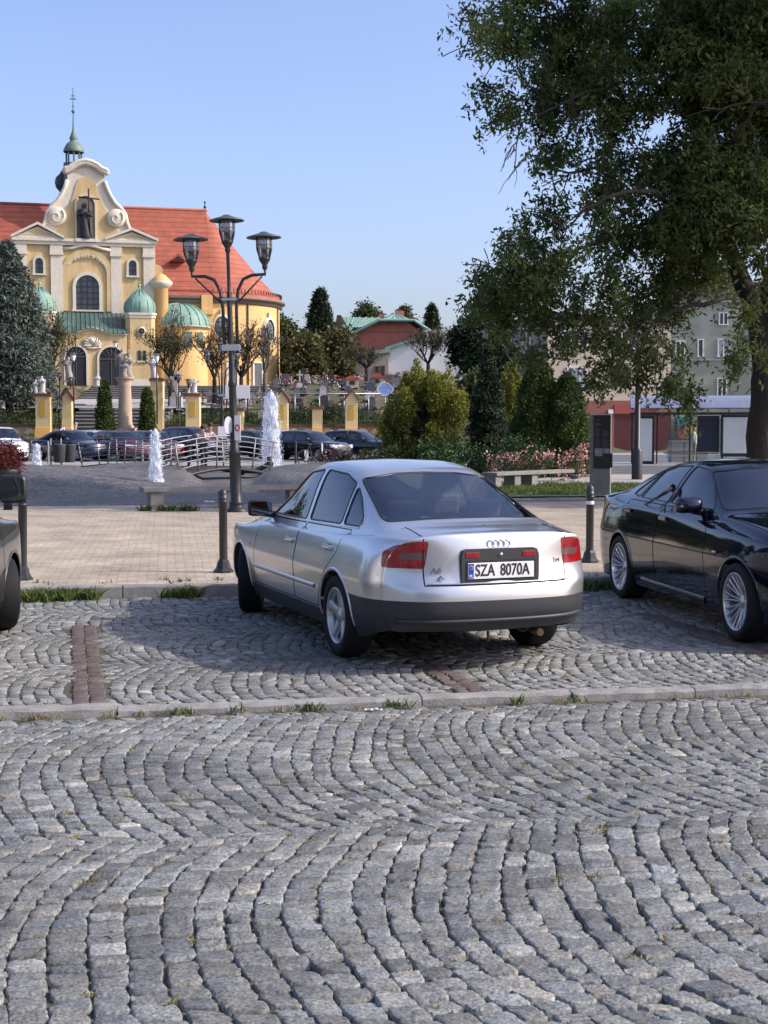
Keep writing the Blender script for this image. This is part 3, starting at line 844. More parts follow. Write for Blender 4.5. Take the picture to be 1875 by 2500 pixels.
def setts(name, Q, m, joint=.010, nn=5, h=.035, tilt=.05, zj=.004, zbase=0.0, tints=None, rough=.0022, dome=.30, cornerj=.006):
    Q = np.array(Q, float)                       # (N,4,2) in street coordinates
    N = len(Q); ctr = Q.mean(1, keepdims=True)
    d = Q - ctr; L = np.linalg.norm(d, axis=2, keepdims=True)
    la = np.linalg.norm((Q[:, 1] + Q[:, 2] - Q[:, 0] - Q[:, 3]) / 2, axis=1); lb = np.linalg.norm((Q[:, 2] + Q[:, 3] - Q[:, 0] - Q[:, 1]) / 2, axis=1)
    ka = 1 - joint / np.maximum(la, .03); kb = 1 - joint * 2.2 / np.maximum(lb, .03)
    A_ = np.stack([-ka, ka, ka, -ka], 1); B_ = np.stack([-kb, -kb, kb, kb], 1)
    W4 = np.stack([(1 - A_) * (1 - B_), (1 + A_) * (1 - B_), (1 + A_) * (1 + B_), (1 - A_) * (1 + B_)], -1) / 4
    Q = np.einsum('nkc,ncd->nkd', W4, Q) + rng.normal(0, cornerj, Q.shape)
    t = np.r_[-1, np.linspace(-.88, .88, nn - 2), 1]; a, b = np.meshgrid(t, t, indexing='ij'); a = a.ravel(); b = b.ravel()
    # rounded outline: pull the corners in
    k = 1 - .10 * (np.abs(a) ** 3) * (np.abs(b) ** 3); a2 = a * k; b2 = b * k
    W = np.stack([(1 - a2) * (1 - b2), (1 + a2) * (1 - b2), (1 + a2) * (1 + b2), (1 - a2) * (1 + b2)], 1) / 4
    XY = np.einsum('pc,ncd->npd', W, Q)
    edge = np.maximum(np.abs(a), np.abs(b))
    z = -dome * h * np.clip(edge, 0, 1) ** 9
    Z = z[None] + rng.normal(0, rough, (N, nn * nn)) * (1 + edge[None]) + (rng.normal(0, zj, (N, 1)) + rng.normal(0, tilt, (N, 1)) * a[None] * .06 + rng.normal(0, tilt, (N, 1)) * b[None] * .06)
    XY = XY + rng.normal(0, rough * .9, XY.shape)
    # skirt ring
    ring = [i * nn for i in range(nn)] + [(nn - 1) * nn + j for j in range(1, nn)] + [i * nn + nn - 1 for i in range(nn - 2, -1, -1)] + [j for j in range(nn - 2, 0, -1)]
    rr = np.array(ring)
    SX = XY[:, rr] + (XY[:, rr] - ctr) * .05; SZ = np.full((N, len(rr)), -h)
    P = np.concatenate([XY, SX], 1); ZZ = np.concatenate([Z, SZ], 1) + zbase
    X = P[..., 0] * E1[0] + P[..., 1] * E2[0]; Y = P[..., 0] * E1[1] + P[..., 1] * E2[1]
    V = np.stack([X, Y, ZZ], -1).reshape(-1, 3); per = nn * nn + len(rr)
    f = []
    for i in range(nn - 1):
        for j in range(nn - 1): f.append((i * nn + j, (i + 1) * nn + j, (i + 1) * nn + j + 1, i * nn + j + 1))
    for i in range(len(rr)):
        j = (i + 1) % len(rr); f.append((ring[j], ring[i], nn * nn + i, nn * nn + j))
    f = np.array(f); Fq = (f[None] + (np.arange(N) * per)[:, None, None]).reshape(-1, 4)
    if tints is None:
        g = np.clip(rng.normal(1, .16, N), .62, 1.5); warm = rng.normal(.004, .022, N)
        pale = rng.random(N) < .05; g = np.where(pale, g * 1.45, g); warm = np.where(pale, warm + .04, warm)
        xx, yy = ctr[:, 0, 0], ctr[:, 0, 1]
        dirt = 1 + .10 * np.sin(xx * 1.3 + 2 * np.sin(yy * .9)) * np.sin(yy * 1.7 + xx * .4) + .07 * np.sin(xx * 3.9 + yy * 2.3 + 1)
        for (ox, oy, orr) in ((-.2, 6.9, .35), (1.6, 5.6, .22), (.9, 10.2, .5), (-1.9, 10.9, .4)): dirt = dirt * (1 - .32 * np.exp(-(((xx - ox) ** 2 + (yy - oy) ** 2) / orr ** 2)))
        g = g * dirt
        c = np.stack([g * (1 + warm), g, g * (1 - warm)], 1)
    else: c = tints(N)
    return mesh_np(name, V, Fq, m, None, True, np.repeat(c, per, 0))

granite = mat('granite sett', (.098, .103, .099), .62, var=0, col2=(.235, .240, .222), vscale=10, bump=.0055, bscale=40, fine=.55, attr='tint', contrast=.8, pos=.50)
granite2 = mat('worn granite sett', (.135, .139, .135), .65, col2=(.245, .245, .225), vscale=9, bump=.004, bscale=50, fine=.45, attr='tint', contrast=.75)
redsett = mat('brown brick sett', (.115, .088, .076), .75, var=.15, vscale=14, bump=.002, bscale=60, fine=.15, attr='tint')
jointm = mat('sandy joint', (.035, .033, .026), .95, col2=(.125, .115, .075), vscale=3.5, bump=.006, bscale=60, fine=.35, contrast=.7)
kerbm = mat('granite kerb', (.19, .185, .175), .75, col2=(.31, .30, .275), vscale=5, bump=.004, bscale=70, fine=.22)

# road of big setts in arcs
Q = []
pitch = 2.42; half = pitch / 2; Rr = 2.6
vv = 4.62
for k in range(-1, 3):
    vc = vv + k * pitch
    Q += arc_lattice(-4.9, 5.6, vc, half, Rr, .114 if k < 1 else .101, .104 if k < 1 else .094, 1, rng)
Q = [q for q in Q if 1.6 < np.mean([c[1] for c in q]) < K1 - .135 and max(c[1] for c in q) < K1 - .075]
front = [q for q in Q if np.mean([c[1] for c in q]) < 5.6]; back = [q for q in Q if np.mean([c[1] for c in q]) >= 5.6]
tag(setts('road', front, granite, joint=.0060, nn=8, h=.034, zj=.0022, dome=.11, tilt=.05, rough=.0012, cornerj=.0055), kind='structure')
tag(setts('road', back, granite, joint=.0060, nn=6, h=.034, zj=.0022, dome=.11, tilt=.05, rough=.0012, cornerj=.0055), kind='structure')
# parking bays: smaller setts, brown dividing strips
Q = []
for k in range(0, 4):
    Q += arc_lattice(-9.5, 10.0, K1 + .14 + .75 + k * 1.56, .78, 1.75, .100, .092, 1, rng)
strips = (-.50, 1.99, 4.68, -3.1, 7.2)
def in_strip(u, v): return any(abs(u - s + .07 * (v - 8.65)) < .12 for s in strips)
Q = [q for q in Q if K1 + .13 < np.mean([c[1] for c in q]) < K2 - .02]
Qb = [q for q in Q if not (in_strip(np.mean([c[0] for c in q]), np.mean([c[1] for c in q])) and np.mean([c[1] for c in q]) < 12.3)]
tag(setts('parking_bay', Qb, granite2, joint=.0075, nn=5, h=.026, zj=.0022, rough=.0010, cornerj=.006, dome=.16, tilt=.05), kind='structure')
Qs = []
for s in strips:
    v = K1 + .14
    while v < 12.2:
        o = rng.normal(0, .003) - .07 * (v - 8.65); Qs.append([(s - .105 + o, v), (s + o, v), (s + o, v + .10), (s - .105 + o, v + .10)]); Qs.append([(s + o, v + .03), (s + .105 + o, v + .03), (s + .105 + o, v + .13), (s + o, v + .13)]); v += .1
tag(setts('parking_line', Qs, redsett, joint=.003, nn=5, h=.02, zj=.002, rough=.001, cornerj=.003, dome=.12, zbase=.001, tints=lambda N: np.clip(rng.normal(1, .1, (N, 1)), .7, 1.3) * np.ones((1, 3))), kind='structure')

# the bed between the setts, and everything beyond them
def sheet(name, pts, m, z=0.0):
    mb = MB(); mb.add([(p[0], p[1], z) for p in pts], [tuple(range(len(pts)))]); o = mb.build(name, m); tag(o, kind='structure'); return o
bed = MB(); nx, ny = 60, 60
sheet('joint_bed', [st(-40, -30), st(40, -30), st(40, K2 + .05), st(-40, K2 + .05)], jointm, -.026)
us = np.arange(-10, 10.6, .09); vs = np.arange(1.2, K2 + .04, .09); UU, VV = np.meshgrid(us, vs, indexing='ij')
fil = .5 + .5 * np.sin(UU * 1.9 + 1.3 * np.sin(VV * 1.1)) * np.sin(VV * 2.3 + UU * .7); fil = fil * .4 + .6 * np.clip((VV - 4.8) / 1.8, 0, 1)
ZZ = -.020 + .0140 * np.clip(fil + rng.normal(0, .12, fil.shape), 0, 1)
PX = UU * E1[0] + VV * E2[0]; PY = UU * E1[1] + VV * E2[1]; nv_ = len(vs); ii, jj = np.meshgrid(np.arange(len(us) - 1), np.arange(nv_ - 1), indexing='ij'); b0 = (ii * nv_ + jj).ravel()
tag(mesh_np('joint_bed', np.stack([PX, PY, ZZ], -1).reshape(-1, 3), np.stack([b0, b0 + nv_, b0 + nv_ + 1, b0 + 1], 1), jointm, smooth=True), kind='structure')
# coarse sett surface outside the modelled field (off to the sides and behind the camera)
def sett_tex(name, c1, c2, mortar, scale, bw, rh, bumpd=.01, rough=.8, msize=.03, warp=.0, fine=.2):
    m = bpy.data.materials.new(name); m.use_nodes = True; nt = m.node_tree; N = nt.nodes; L = nt.links; b = N['Principled BSDF']
    tc = N.new('ShaderNodeTexCoord'); mp = N.new('ShaderNodeMapping'); mp.inputs['Rotation'].default_value = (0, 0, -SA)
    L.new(tc.outputs['Object'], mp.inputs['Vector']); src = mp.outputs['Vector']
    nz = N.new('ShaderNodeTexNoise'); nz.inputs['Scale'].default_value = 1.6; nz.inputs['Detail'].default_value = 3
    L.new(src, nz.inputs['Vector'])
    sc = N.new('ShaderNodeVectorMath'); sc.operation = 'SCALE'; sc.inputs['Scale'].default_value = warp
    L.new(nz.outputs['Color'], sc.inputs[0]); ad = N.new('ShaderNodeVectorMath'); L.new(src, ad.inputs[0]); L.new(sc.outputs[0], ad.inputs[1])
    br = N.new('ShaderNodeTexBrick'); br.inputs['Scale'].default_value = scale; br.inputs['Brick Width'].default_value = bw; br.inputs['Row Height'].default_value = rh
    br.inputs['Mortar Size'].default_value = msize; br.inputs['Mortar Smooth'].default_value = .3; br.inputs['Bias'].default_value = 0
    br.inputs['Color1'].default_value = (*c1, 1); br.inputs['Color2'].default_value = (*c2, 1); br.inputs['Mortar'].default_value = (*mortar, 1)
    L.new(ad.outputs[0], br.inputs['Vector'])
    n2 = N.new('ShaderNodeTexNoise'); n2.inputs['Scale'].default_value = 1.1; n2.inputs['Detail'].default_value = 8; n2.inputs['Roughness'].default_value = .75
    L.new(src, n2.inputs['Vector'])
    mr = N.new('ShaderNodeMapRange'); mr.inputs['From Min'].default_value = .3; mr.inputs['From Max'].default_value = .7; mr.inputs['To Min'].default_value = 1 - fine; mr.inputs['To Max'].default_value = 1 + fine
    L.new(n2.outputs['Fac'], mr.inputs['Value'])
    n4 = N.new('ShaderNodeTexNoise'); n4.inputs['Scale'].default_value = 26; n4.inputs['Detail'].default_value = 4
    L.new(src, n4.inputs['Vector'])
    mr2 = N.new('ShaderNodeMapRange'); mr2.inputs['From Min'].default_value = .3; mr2.inputs['From Max'].default_value = .7; mr2.inputs['To Min'].default_value = .8; mr2.inputs['To Max'].default_value = 1.2
    L.new(n4.outputs['Fac'], mr2.inputs['Value'])
    pr = N.new('ShaderNodeMath'); pr.operation = 'MULTIPLY'; L.new(mr.outputs[0], pr.inputs[0]); L.new(mr2.outputs[0], pr.inputs[1])
    mx = N.new('ShaderNodeVectorMath'); mx.operation = 'MULTIPLY'; L.new(br.outputs['Color'], mx.inputs[0]); L.new(pr.outputs[0], mx.inputs[1])
    L.new(mx.outputs[0], b.inputs['Base Color']); b.inputs['Roughness'].default_value = rough
    iv = N.new('ShaderNodeMath'); iv.operation = 'SUBTRACT'; iv.inputs[0].default_value = 1; L.new(br.outputs['Fac'], iv.inputs[1])
    a2 = N.new('ShaderNodeMath'); a2.operation = 'MULTIPLY_ADD'; L.new(n4.outputs['Fac'], a2.inputs[0]); a2.inputs[1].default_value = .5; L.new(iv.outputs[0], a2.inputs[2])
    bp = N.new('ShaderNodeBump'); bp.inputs['Distance'].default_value = bumpd; L.new(a2.outputs[0], bp.inputs['Height']); L.new(bp.outputs[0], b.inputs['Normal'])
    return m
farsett = sett_tex('distant granite setts', (.13, .135, .145), (.20, .205, .21), (.06, .055, .045), 1, .115, .115, .012, .75, .012, .25)
sheet('road', [st(-60, -40), st(60, -40), st(60, 1.55), st(-60, 1.55)], farsett, -.006)
sheet('road', [st(-60, 1.55), st(-4.6, 1.55), st(-4.6, K1 - .07), st(-60, K1 - .07)], farsett, -.006)
sheet('road', [st(5.9, 1.55), st(60, 1.55), st(60, K1 - .07), st(5.9, K1 - .07)], farsett, -.006)
sheet('parking_bay', [st(-60, K1 + .13), st(-9.2, K1 + .13), st(-9.2, K2), st(-60, K2)], farsett, -.006)
sheet('parking_bay', [st(10.3, K1 + .13), st(60, K1 + .13), st(60, K2), st(10.3, K2)], farsett, -.006)

# kerbs: rough granite lengths
def kerb_run(v, z0, z1, w, u0, u1, jag=.012):
    mb = MB(); u = u0; rr = random.Random(int(v * 10))
    while u < u1:
        L = rr.uniform(.75, 1.25); o = rr.uniform(-jag, jag); zt = z1 + rr.uniform(-jag, jag) * .7
        n = 12; pr = [(0, z0), (.004, zt - .018), (.018, zt - .002), (w - .015, zt), (w, zt - .015), (w, z0)]
        V = []; F = []
        for i in range(n + 1):
            uu = u + .006 + (L - .012) * i / n
            for (b, z) in pr:
                V.append(st(uu, v + o + b + rr.uniform(-.005, .005), z + (rr.uniform(-.005, .004) if z > z0 else 0)))
        for i in range(n):
            for j in range(5): F.append((i * 6 + j, i * 6 + j + 1, (i + 1) * 6 + j + 1, (i + 1) * 6 + j))
        F += [tuple(range(6)), tuple(n * 6 + q for q in range(6))]
        mb.add(V, F, False); u += L
    return mb
tag(kerb_run(K1 - .05, -.03, .050, .125, -12, 13, .014).build('kerb', kerbm), kind='structure')
tag(kerb_run(K2, -.03, PZ + .004, .15, -20, 22, .005).build('kerb', kerbm), kind='structure')

# the square: sandy brick paving, then dark setts, road and the land to the horizon
paver = sett_tex('sandy clay pavers', (.425, .355, .262), (.335, .285, .212), (.25, .20, .145), 1, .21, .105, .006, .85, .007, .05, .36)
darksett = sett_tex('dark basalt setts', (.11, .107, .10), (.225, .22, .205), (.035, .033, .03), 1, .13, .12, .03, .7, .020, .3, .45)
asph = mat('asphalt', (.11, .112, .118), .85, var=.2, vscale=.6, bump=.003, bscale=60, fine=.15)
sheet('square', [st(-45, K2 + .14), st(60, K2 + .14), st(60, 29.0), st(-45, 29.0)], paver, PZ)
sheet('square', [st(-60, 29.0), st(70, 29.0), st(70, 66.0), st(-60, 66.0)], darksett, PZ)
# brown strip at the right beyond the pavers is path; lawn and light path there
lawnm = mat('lawn', (.045, .075, .018), .9, col2=(.10, .12, .035), vscale=2.5, bump=.02, bscale=30, fine=.3)
pathm = mat('pale gravel path', (.34, .31, .28), .9, var=.15, vscale=1.5, bump=.004, bscale=40)
sheet('lawn', [at(1150, 1100, 31.3).xy, (16, 33.6), (16, 39.5), at(1140, 1100, 37.6).xy], lawnm, PZ + .03)
sheet('path', [(2.0, 39.2), (16, 40.6), (16, 47), (2.0, 47)], pathm, PZ + .006)
sheet('road', [(-120, 63.5), (140, 63.5), (140, 79.5), (-120, 79.5)], asph, PZ + .012)
pv2 = sett_tex('pale concrete pavers', (.36, .34, .31), (.30, .285, .265), (.15, .14, .13), 1, .2, .1, .004, .85, .01, .0, .15)
sheet('pavement', [(-120, 57.5), (60, 57.5), (60, 63.5), (-120, 63.5)], pv2, PZ + .010)
sheet('pavement', [(-120, 79.5), (160, 79.5), (160, 85.2), (-120, 85.2)], pv2, PZ + .016)
# land to the horizon
xs = np.r_[np.linspace(-900, -60, 10), np.linspace(-50, 60, 90), np.linspace(70, 900, 10)]; ys = np.r_[-900, -300, -60, np.linspace(66, 84, 5), np.linspace(86.8, 125, 60), np.linspace(130, 260, 30), 500, 1500, 4000]
GX, GY = np.meshgrid(xs, ys, indexing='ij'); GZ = hill(GX, GY) - .05
V = np.stack([GX, GY, GZ], -1).reshape(-1, 3); ny_ = len(ys)
Fq = [(i * ny_ + j, (i + 1) * ny_ + j, (i + 1) * ny_ + j + 1, i * ny_ + j + 1) for i in range(len(xs) - 1) for j in range(ny_ - 1)]
landm = mat('grassy land', (.05, .065, .025), .95, col2=(.13, .11, .06), vscale=.35, fine=.3, bump=.03, bscale=8)
tag(mesh_np('ground', V, Fq, landm, smooth=True), kind='structure')
# ---------------------------------------------------------------- vegetation
def leafmat(name, c1, c2, tr=.25, rough=.55):
    return mat(name, c1, rough, col2=c2, vscale=1.3, attr='tint', translucent=tr, spec=.35)
LF = dict(
    maple=leafmat('box elder leaf', (.038, .064, .018), (.115, .150, .042), .38),
    spruce=leafmat('blue spruce needle', (.070, .095, .075), (.125, .155, .125), .1),
    dark=leafmat('dark spruce needle', (.014, .027, .012), (.036, .060, .024), .1),
    gold=leafmat('golden cypress leaf', (.045, .065, .010), (.34, .28, .035), .25),
    thuja=leafmat('thuja leaf', (.026, .050, .011), (.085, .125, .026), .2),
    green=leafmat('mid green leaf', (.030, .050, .014), (.075, .10, .03), .3),
    olive=leafmat('olive autumn leaf', (.060, .060, .022), (.13, .12, .045), .3),
    red=leafmat('barberry leaf', (.07, .012, .014), (.17, .035, .03), .2),
    grass=leafmat('grass blade', (.045, .085, .015), (.13, .17, .04), .3),
    dry=leafmat('dry grass', (.16, .13, .045), (.30, .26, .10), .3),
    petal=leafmat('pink rose petal', (.60, .20, .24), (.85, .55, .52), .2),
)
bark = mat('dark bark', (.016, .014, .012), .95, col2=(.04, .034, .029), vscale=5, bump=.03, bscale=16, fine=.3, stretch=(1, 1, .25))
bark2 = mat('grey bark', (.085, .075, .062), .95, col2=(.14, .125, .105), vscale=5, bump=.02, bscale=20, fine=.2)
g2 = np.random.default_rng(5)

def leaf_mesh(name, P, m, size, asp=.42, parent=None, droop=.4, nrm=None, tint=None, n_tri=4, up=None):
    """one pointed leaf (a folded diamond) per point of P"""
    N = len(P); d = g2.normal(0, 1, (N, 3)); d[:, 2] -= droop
    if up is not None: d = d * (1 - up) + np.array([0, 0, 1.]) * up * 2
    d /= np.linalg.norm(d, axis=1, keepdims=True)
    if nrm is None: nrm = g2.normal(0, 1, (N, 3)) + np.array([0, 0, .5])
    s = np.cross(d, nrm); s /= np.maximum(np.linalg.norm(s, axis=1, keepdims=True), 1e-6)
    sz = size * g2.uniform(.6, 1.3, (N, 1)); w = sz * asp * .5
    fold = np.cross(s, d) * w * .35
    V = np.stack([P, P + d * sz * .5 + s * w + fold, P + d * sz, P + d * sz * .5 - s * w + fold], 1).reshape(-1, 3)
    F = np.arange(N * 4).reshape(N, 4)
    if tint is None: tint = np.clip(g2.normal(1, .22, (N, 1)), .45, 1.7) * np.ones((1, 3))
    return mesh_np(name, V, F, m, parent, False, np.repeat(tint, 4, 0))

def sprays(blobs, per_m3, spr_r=.34, leaves=46):
    """clumpy points inside ellipsoids (cx,cy,cz,rx,ry,rz): returns points and a per-point clump id brightness"""
    C = []
    for (cx, cy, cz, rx, ry, rz) in blobs:
        n = max(3, int(per_m3 * 4.19 * rx * ry * rz))
        d = g2.normal(0, 1, (n, 3)); d /= np.linalg.norm(d, axis=1, keepdims=True)
        r = g2.uniform(.25, 1, (n, 1)) ** .5
        C.append(np.array([cx, cy, cz]) + d * r * np.array([rx, ry, rz]))
    C = np.concatenate(C); k = len(C)
    ax = g2.normal(0, 1, (k, 3)); ax[:, 2] -= .5; ax /= np.linalg.norm(ax, axis=1, keepdims=True)
    t = g2.normal(0, 1, (k, leaves, 1)) * spr_r * 1.0
    P = C[:, None] + ax[:, None] * t + g2.normal(0, spr_r * .42, (k, leaves, 3)); P[..., 2] -= np.abs(t[..., 0]) * .25
    cb = np.clip(g2.normal(1, .25, (k, 1)), .5, 1.6) * np.ones((1, leaves))
    return P.reshape(-1, 3), cb.reshape(-1)

def limb(mb, pts, r0, r1, n=8, wob=.0):
    pts = [Vector(p) for p in pts]; out = []
    for i in range(len(pts) - 1):
        a = pts[max(i - 1, 0)]; b = pts[i]; c = pts[i + 1]; d = pts[min(i + 2, len(pts) - 1)]
        for q in range(4):
            t = q / 4
            out.append(.5 * ((2 * b) + (c - a) * t + (2 * a - 5 * b + 4 * c - d) * t * t + (3 * b - a - 3 * c + d) * t ** 3) + Vector((rnd.uniform(-wob, wob), rnd.uniform(-wob, wob), rnd.uniform(-wob, wob))))
    out.append(pts[-1]); k = len(out)
    mb.tube(out, [r0 + (r1 - r0) * (i / (k - 1)) ** .8 for i in range(k)], n)
    return out

def branchy(mb, p, d, L, r, depth, rr, spread=.6, up=.25, seg=3, keep=None, minr=.012):
    """recursive bare branches"""
    pts = [p]; dd = d.copy()
    for i in range(seg):
        dd = (dd + Vector((rr.uniform(-1, 1), rr.uniform(-1, 1), rr.uniform(-1, 1))) * .18 + Vector((0, 0, up * .3))).normalized()
        pts.append(pts[-1] + dd * L / seg)
    mb.tube(pts, [max(minr, r * (1 - .5 * i / seg)) for i in range(seg + 1)], 5 if r > .03 else 3, cap=False)
    if keep is not None: keep.append(pts[-1])
    if depth <= 0: return
    for k in range(rr.choice((2, 3, 3))):
        q = pts[rr.choice((seg, seg, seg - 1))]
        nd = (dd + Vector((rr.uniform(-1, 1), rr.uniform(-1, 1), rr.uniform(-.4, 1))) * spread).normalized()
        branchy(mb, q, nd, L * rr.uniform(.6, .85), max(minr, r * .55), depth - 1, rr, spread, up, seg, keep, minr)

# the big box elder at the right, its crown hanging into the picture
def big_tree():
    D0 = 29.5
    base = at(1868, 1110, D0); base.z = PZ
    root = empty('box_elder_tree', base); tag(root, 'tall dark box elder with drooping branches over the bus shelter and black car', 'tree')
    L = lambda px, py, d=D0: at(px, py, d) - base
    tr = MB()
    limb(tr, [(0, 0, -.1), (-.06, 0, .5), L(1862, 1030), L(1868, 900), L(1852, 800), L(1828, 725), L(1775, 600, 30), L(1730, 420, 30), L(1705, 200, 30), L(1720, -150, 30)], .40, .10, 12, .03)
    tr.lathe([(.55, -.05), (.46, .15), (.40, .6)], 14)
    limb(tr, [L(1855, 800), L(1895, 640, 30), L(1930, 420, 31), L(1950, 100, 31)], .26, .08, 10, .03)
    arms = [[(1770, 590, 30), (1640, 560, 29), (1480, 590, 28), (1350, 625, 27.5), (1240, 690, 27)],
            [(1735, 430, 30), (1640, 380, 31), (1500, 400, 32), (1390, 420, 32), (1330, 400, 31)],
            [(1712, 260, 30), (1640, 215, 29), (1520, 205, 28), (1400, 240, 27.5), (1250, 310, 27)],
            [(1705, 200, 30), (1600, 120, 31), (1450, 60, 31.5), (1300, 40, 31), (1140, 30, 30.5)],
            [(1800, 660, 30), (1700, 690, 31.5), (1600, 700, 32), (1500, 760, 31), (1420, 860, 30)],
            [(1820, 710, 30), (1740, 740, 28), (1640, 760, 27.5), (1540, 850, 27), (1500, 930, 27)],
            [(1730, 420, 30), (1800, 330, 27), (1850, 260, 26), (1900, 240, 26)],
            [(1690, 560, 29.5), (1600, 470, 27), (1480, 480, 26), (1380, 560, 26)]]
    for a in arms:
        pts = limb(tr, [L(*q) for q in a], .065, .015, 7, .03)
        for q in pts[6::3]:
            branchy(tr, q, Vector((rnd.uniform(-1, .3), rnd.uniform(-.6, .6), rnd.uniform(-.8, .5))).normalized(), rnd.uniform(.5, 1.0), .024, 1, rnd, .7, -.4)
    tr.build('trunk', bark, root)
    # bare twigs against the sky
    tw = MB()
    for a in ([(1330, 325, 27), (1290, 322, 27), (1262, 345, 27), (1245, 385, 27)], [(1268, 336, 27), (1240, 325, 27), (1212, 350, 27)], [(1320, 350, 27), (1280, 385, 27), (1250, 420, 27), (1215, 475, 27)],
              [(1262, 345, 27), (1238, 375, 27), (1228, 410, 27)], [(1255, 395, 27), (1262, 430, 27), (1256, 458, 27)], [(1250, 360, 27), (1232, 395, 27), (1222, 420, 27)], [(1300, 365, 27), (1262, 410, 27), (1240, 440, 27)]):
        limb(tw, [L(*q) for q in a], .014, .005, 4, .012)
    tw.build('bare_twig', bark2, root)
    blobs = []
    spec = [(1300, 60, 110, 90), (1210, 40, 70, 50), (1150, 50, 38, 48), (1190, 110, 45, 35), (1420, 110, 130, 130), (1570, 60, 130, 110), (1720, 70, 130, 130), (1860, 80, 110, 140), (1960, 200, 120, 260), (1300, -60, 200, 60), (1600, -90, 300, 90),
            (1250, 255, 55, 55), (1195, 222, 36, 22), (1215, 280, 32, 34), (1300, 190, 70, 60), (1390, 250, 105, 95), (1520, 220, 110, 100), (1650, 200, 90, 80), (1800, 230, 110, 90), (1850, 340, 100, 80),
            (1320, 345, 42, 45), (1400, 350, 80, 55), (1340, 400, 34, 30), (1480, 350, 80, 60), (1540, 440, 110, 85), (1640, 400, 90, 70), (1770, 420, 100, 80), (1880, 480, 90, 90),
            (1440, 500, 70, 55), (1370, 520, 50, 38), (1335, 505, 30, 22), (1290, 560, 42, 26), (1250, 590, 40, 34), (1230, 650, 42, 34), (1185, 660, 26, 24), (1190, 720, 42, 34), (1165, 745, 26, 26), (1250, 750, 50, 40), (1240, 800, 45, 30), (1300, 770, 45, 38),
            (1390, 600, 60, 36), (1470, 600, 80, 60), (1570, 570, 90, 75), (1680, 560, 90, 80), (1790, 560, 80, 70), (1870, 600, 70, 70),
            (1340, 690, 34, 34), (1410, 690, 60, 50), (1480, 700, 70, 60), (1570, 690, 80, 70), (1670, 680, 70, 55), (1760, 670, 45, 40), (1350, 840, 55, 50), (1330, 780, 40, 40), (1300, 870, 32, 28), (1400, 810, 50, 55), (1440, 760, 70, 50),
            (1500, 800, 75, 60), (1580, 790, 70, 60), (1640, 780, 50, 50), (1470, 880, 40, 45), (1540, 870, 60, 45), (1600, 870, 60, 45), (1510, 930, 40, 32), (1455, 925, 26, 25), (1655, 860, 40, 55), (1660, 940, 32, 36), (1625, 950, 30, 26), (1570, 930, 30, 28), (1690, 985, 18, 18),
            (1850, 780, 40, 50), (1825, 830, 30, 40), (1865, 870, 30, 36), (1800, 880, 18, 16), (1895, 740, 60, 60)]
    for (px, py, rx, ry) in spec:
        d = D0 + rnd.uniform(-2.6, 2.2); k = d / FOC; c = L(px, py, d)
        blobs.append((c.x, c.y, c.z, rx * k * .92, max(.35, (rx + ry) * .42 * k), ry * k * .92))
    for k in range(26): blobs.append(tuple(L(rnd.uniform(1660, 1890), rnd.uniform(-20, 700), rnd.uniform(27, 29.2))) + (.75, .6, .6))
    for k in range(10): blobs.append(tuple(L(rnd.uniform(1180, 1340), rnd.uniform(600, 800), rnd.uniform(27, 29.2))) + (.5, .5, .38))
    P, cb = sprays(blobs, 14.5, .25, 40)
    P0 = P.repeat(3, 0) + g2.normal(0, .04, (len(P) * 3, 3))
    tb = (cb.repeat(3) * np.clip(g2.normal(1, .2, len(P) * 3), .5, 1.6))[:, None]
    # yellowing towards the right and the low outer twigs
    yel = np.clip((P0[:, 0] + 2.4) / 4 + g2.normal(0, .3, len(P0)), 0, 1)[:, None] * .32
    tint = tb * (1 + yel * np.array([[1.1, .55, .05]]))
    print('leaflets', len(P0))
    leaf_mesh('crown', P0, LF['maple'], .135, .38, root, .5, tint=tint)
    # high crown outside the frame, so that the shade on the ground is right
    B2 = [(rnd.uniform(-1, 6), rnd.uniform(-4, 4), rnd.uniform(11, 15), 1.6, 1.6, 1.3) for _ in range(16)] + [(rnd.uniform(1, 6), rnd.uniform(-4, 4), rnd.uniform(5, 11), 1.5, 1.5, 1.2) for _ in range(14)]
    P, cb = sprays(B2, 1.2, .4, 30)
    leaf_mesh('upper_crown', P, LF['maple'], .26, .5, root, .4, tint=cb[:, None] * np.ones((1, 3)))
big_tree()

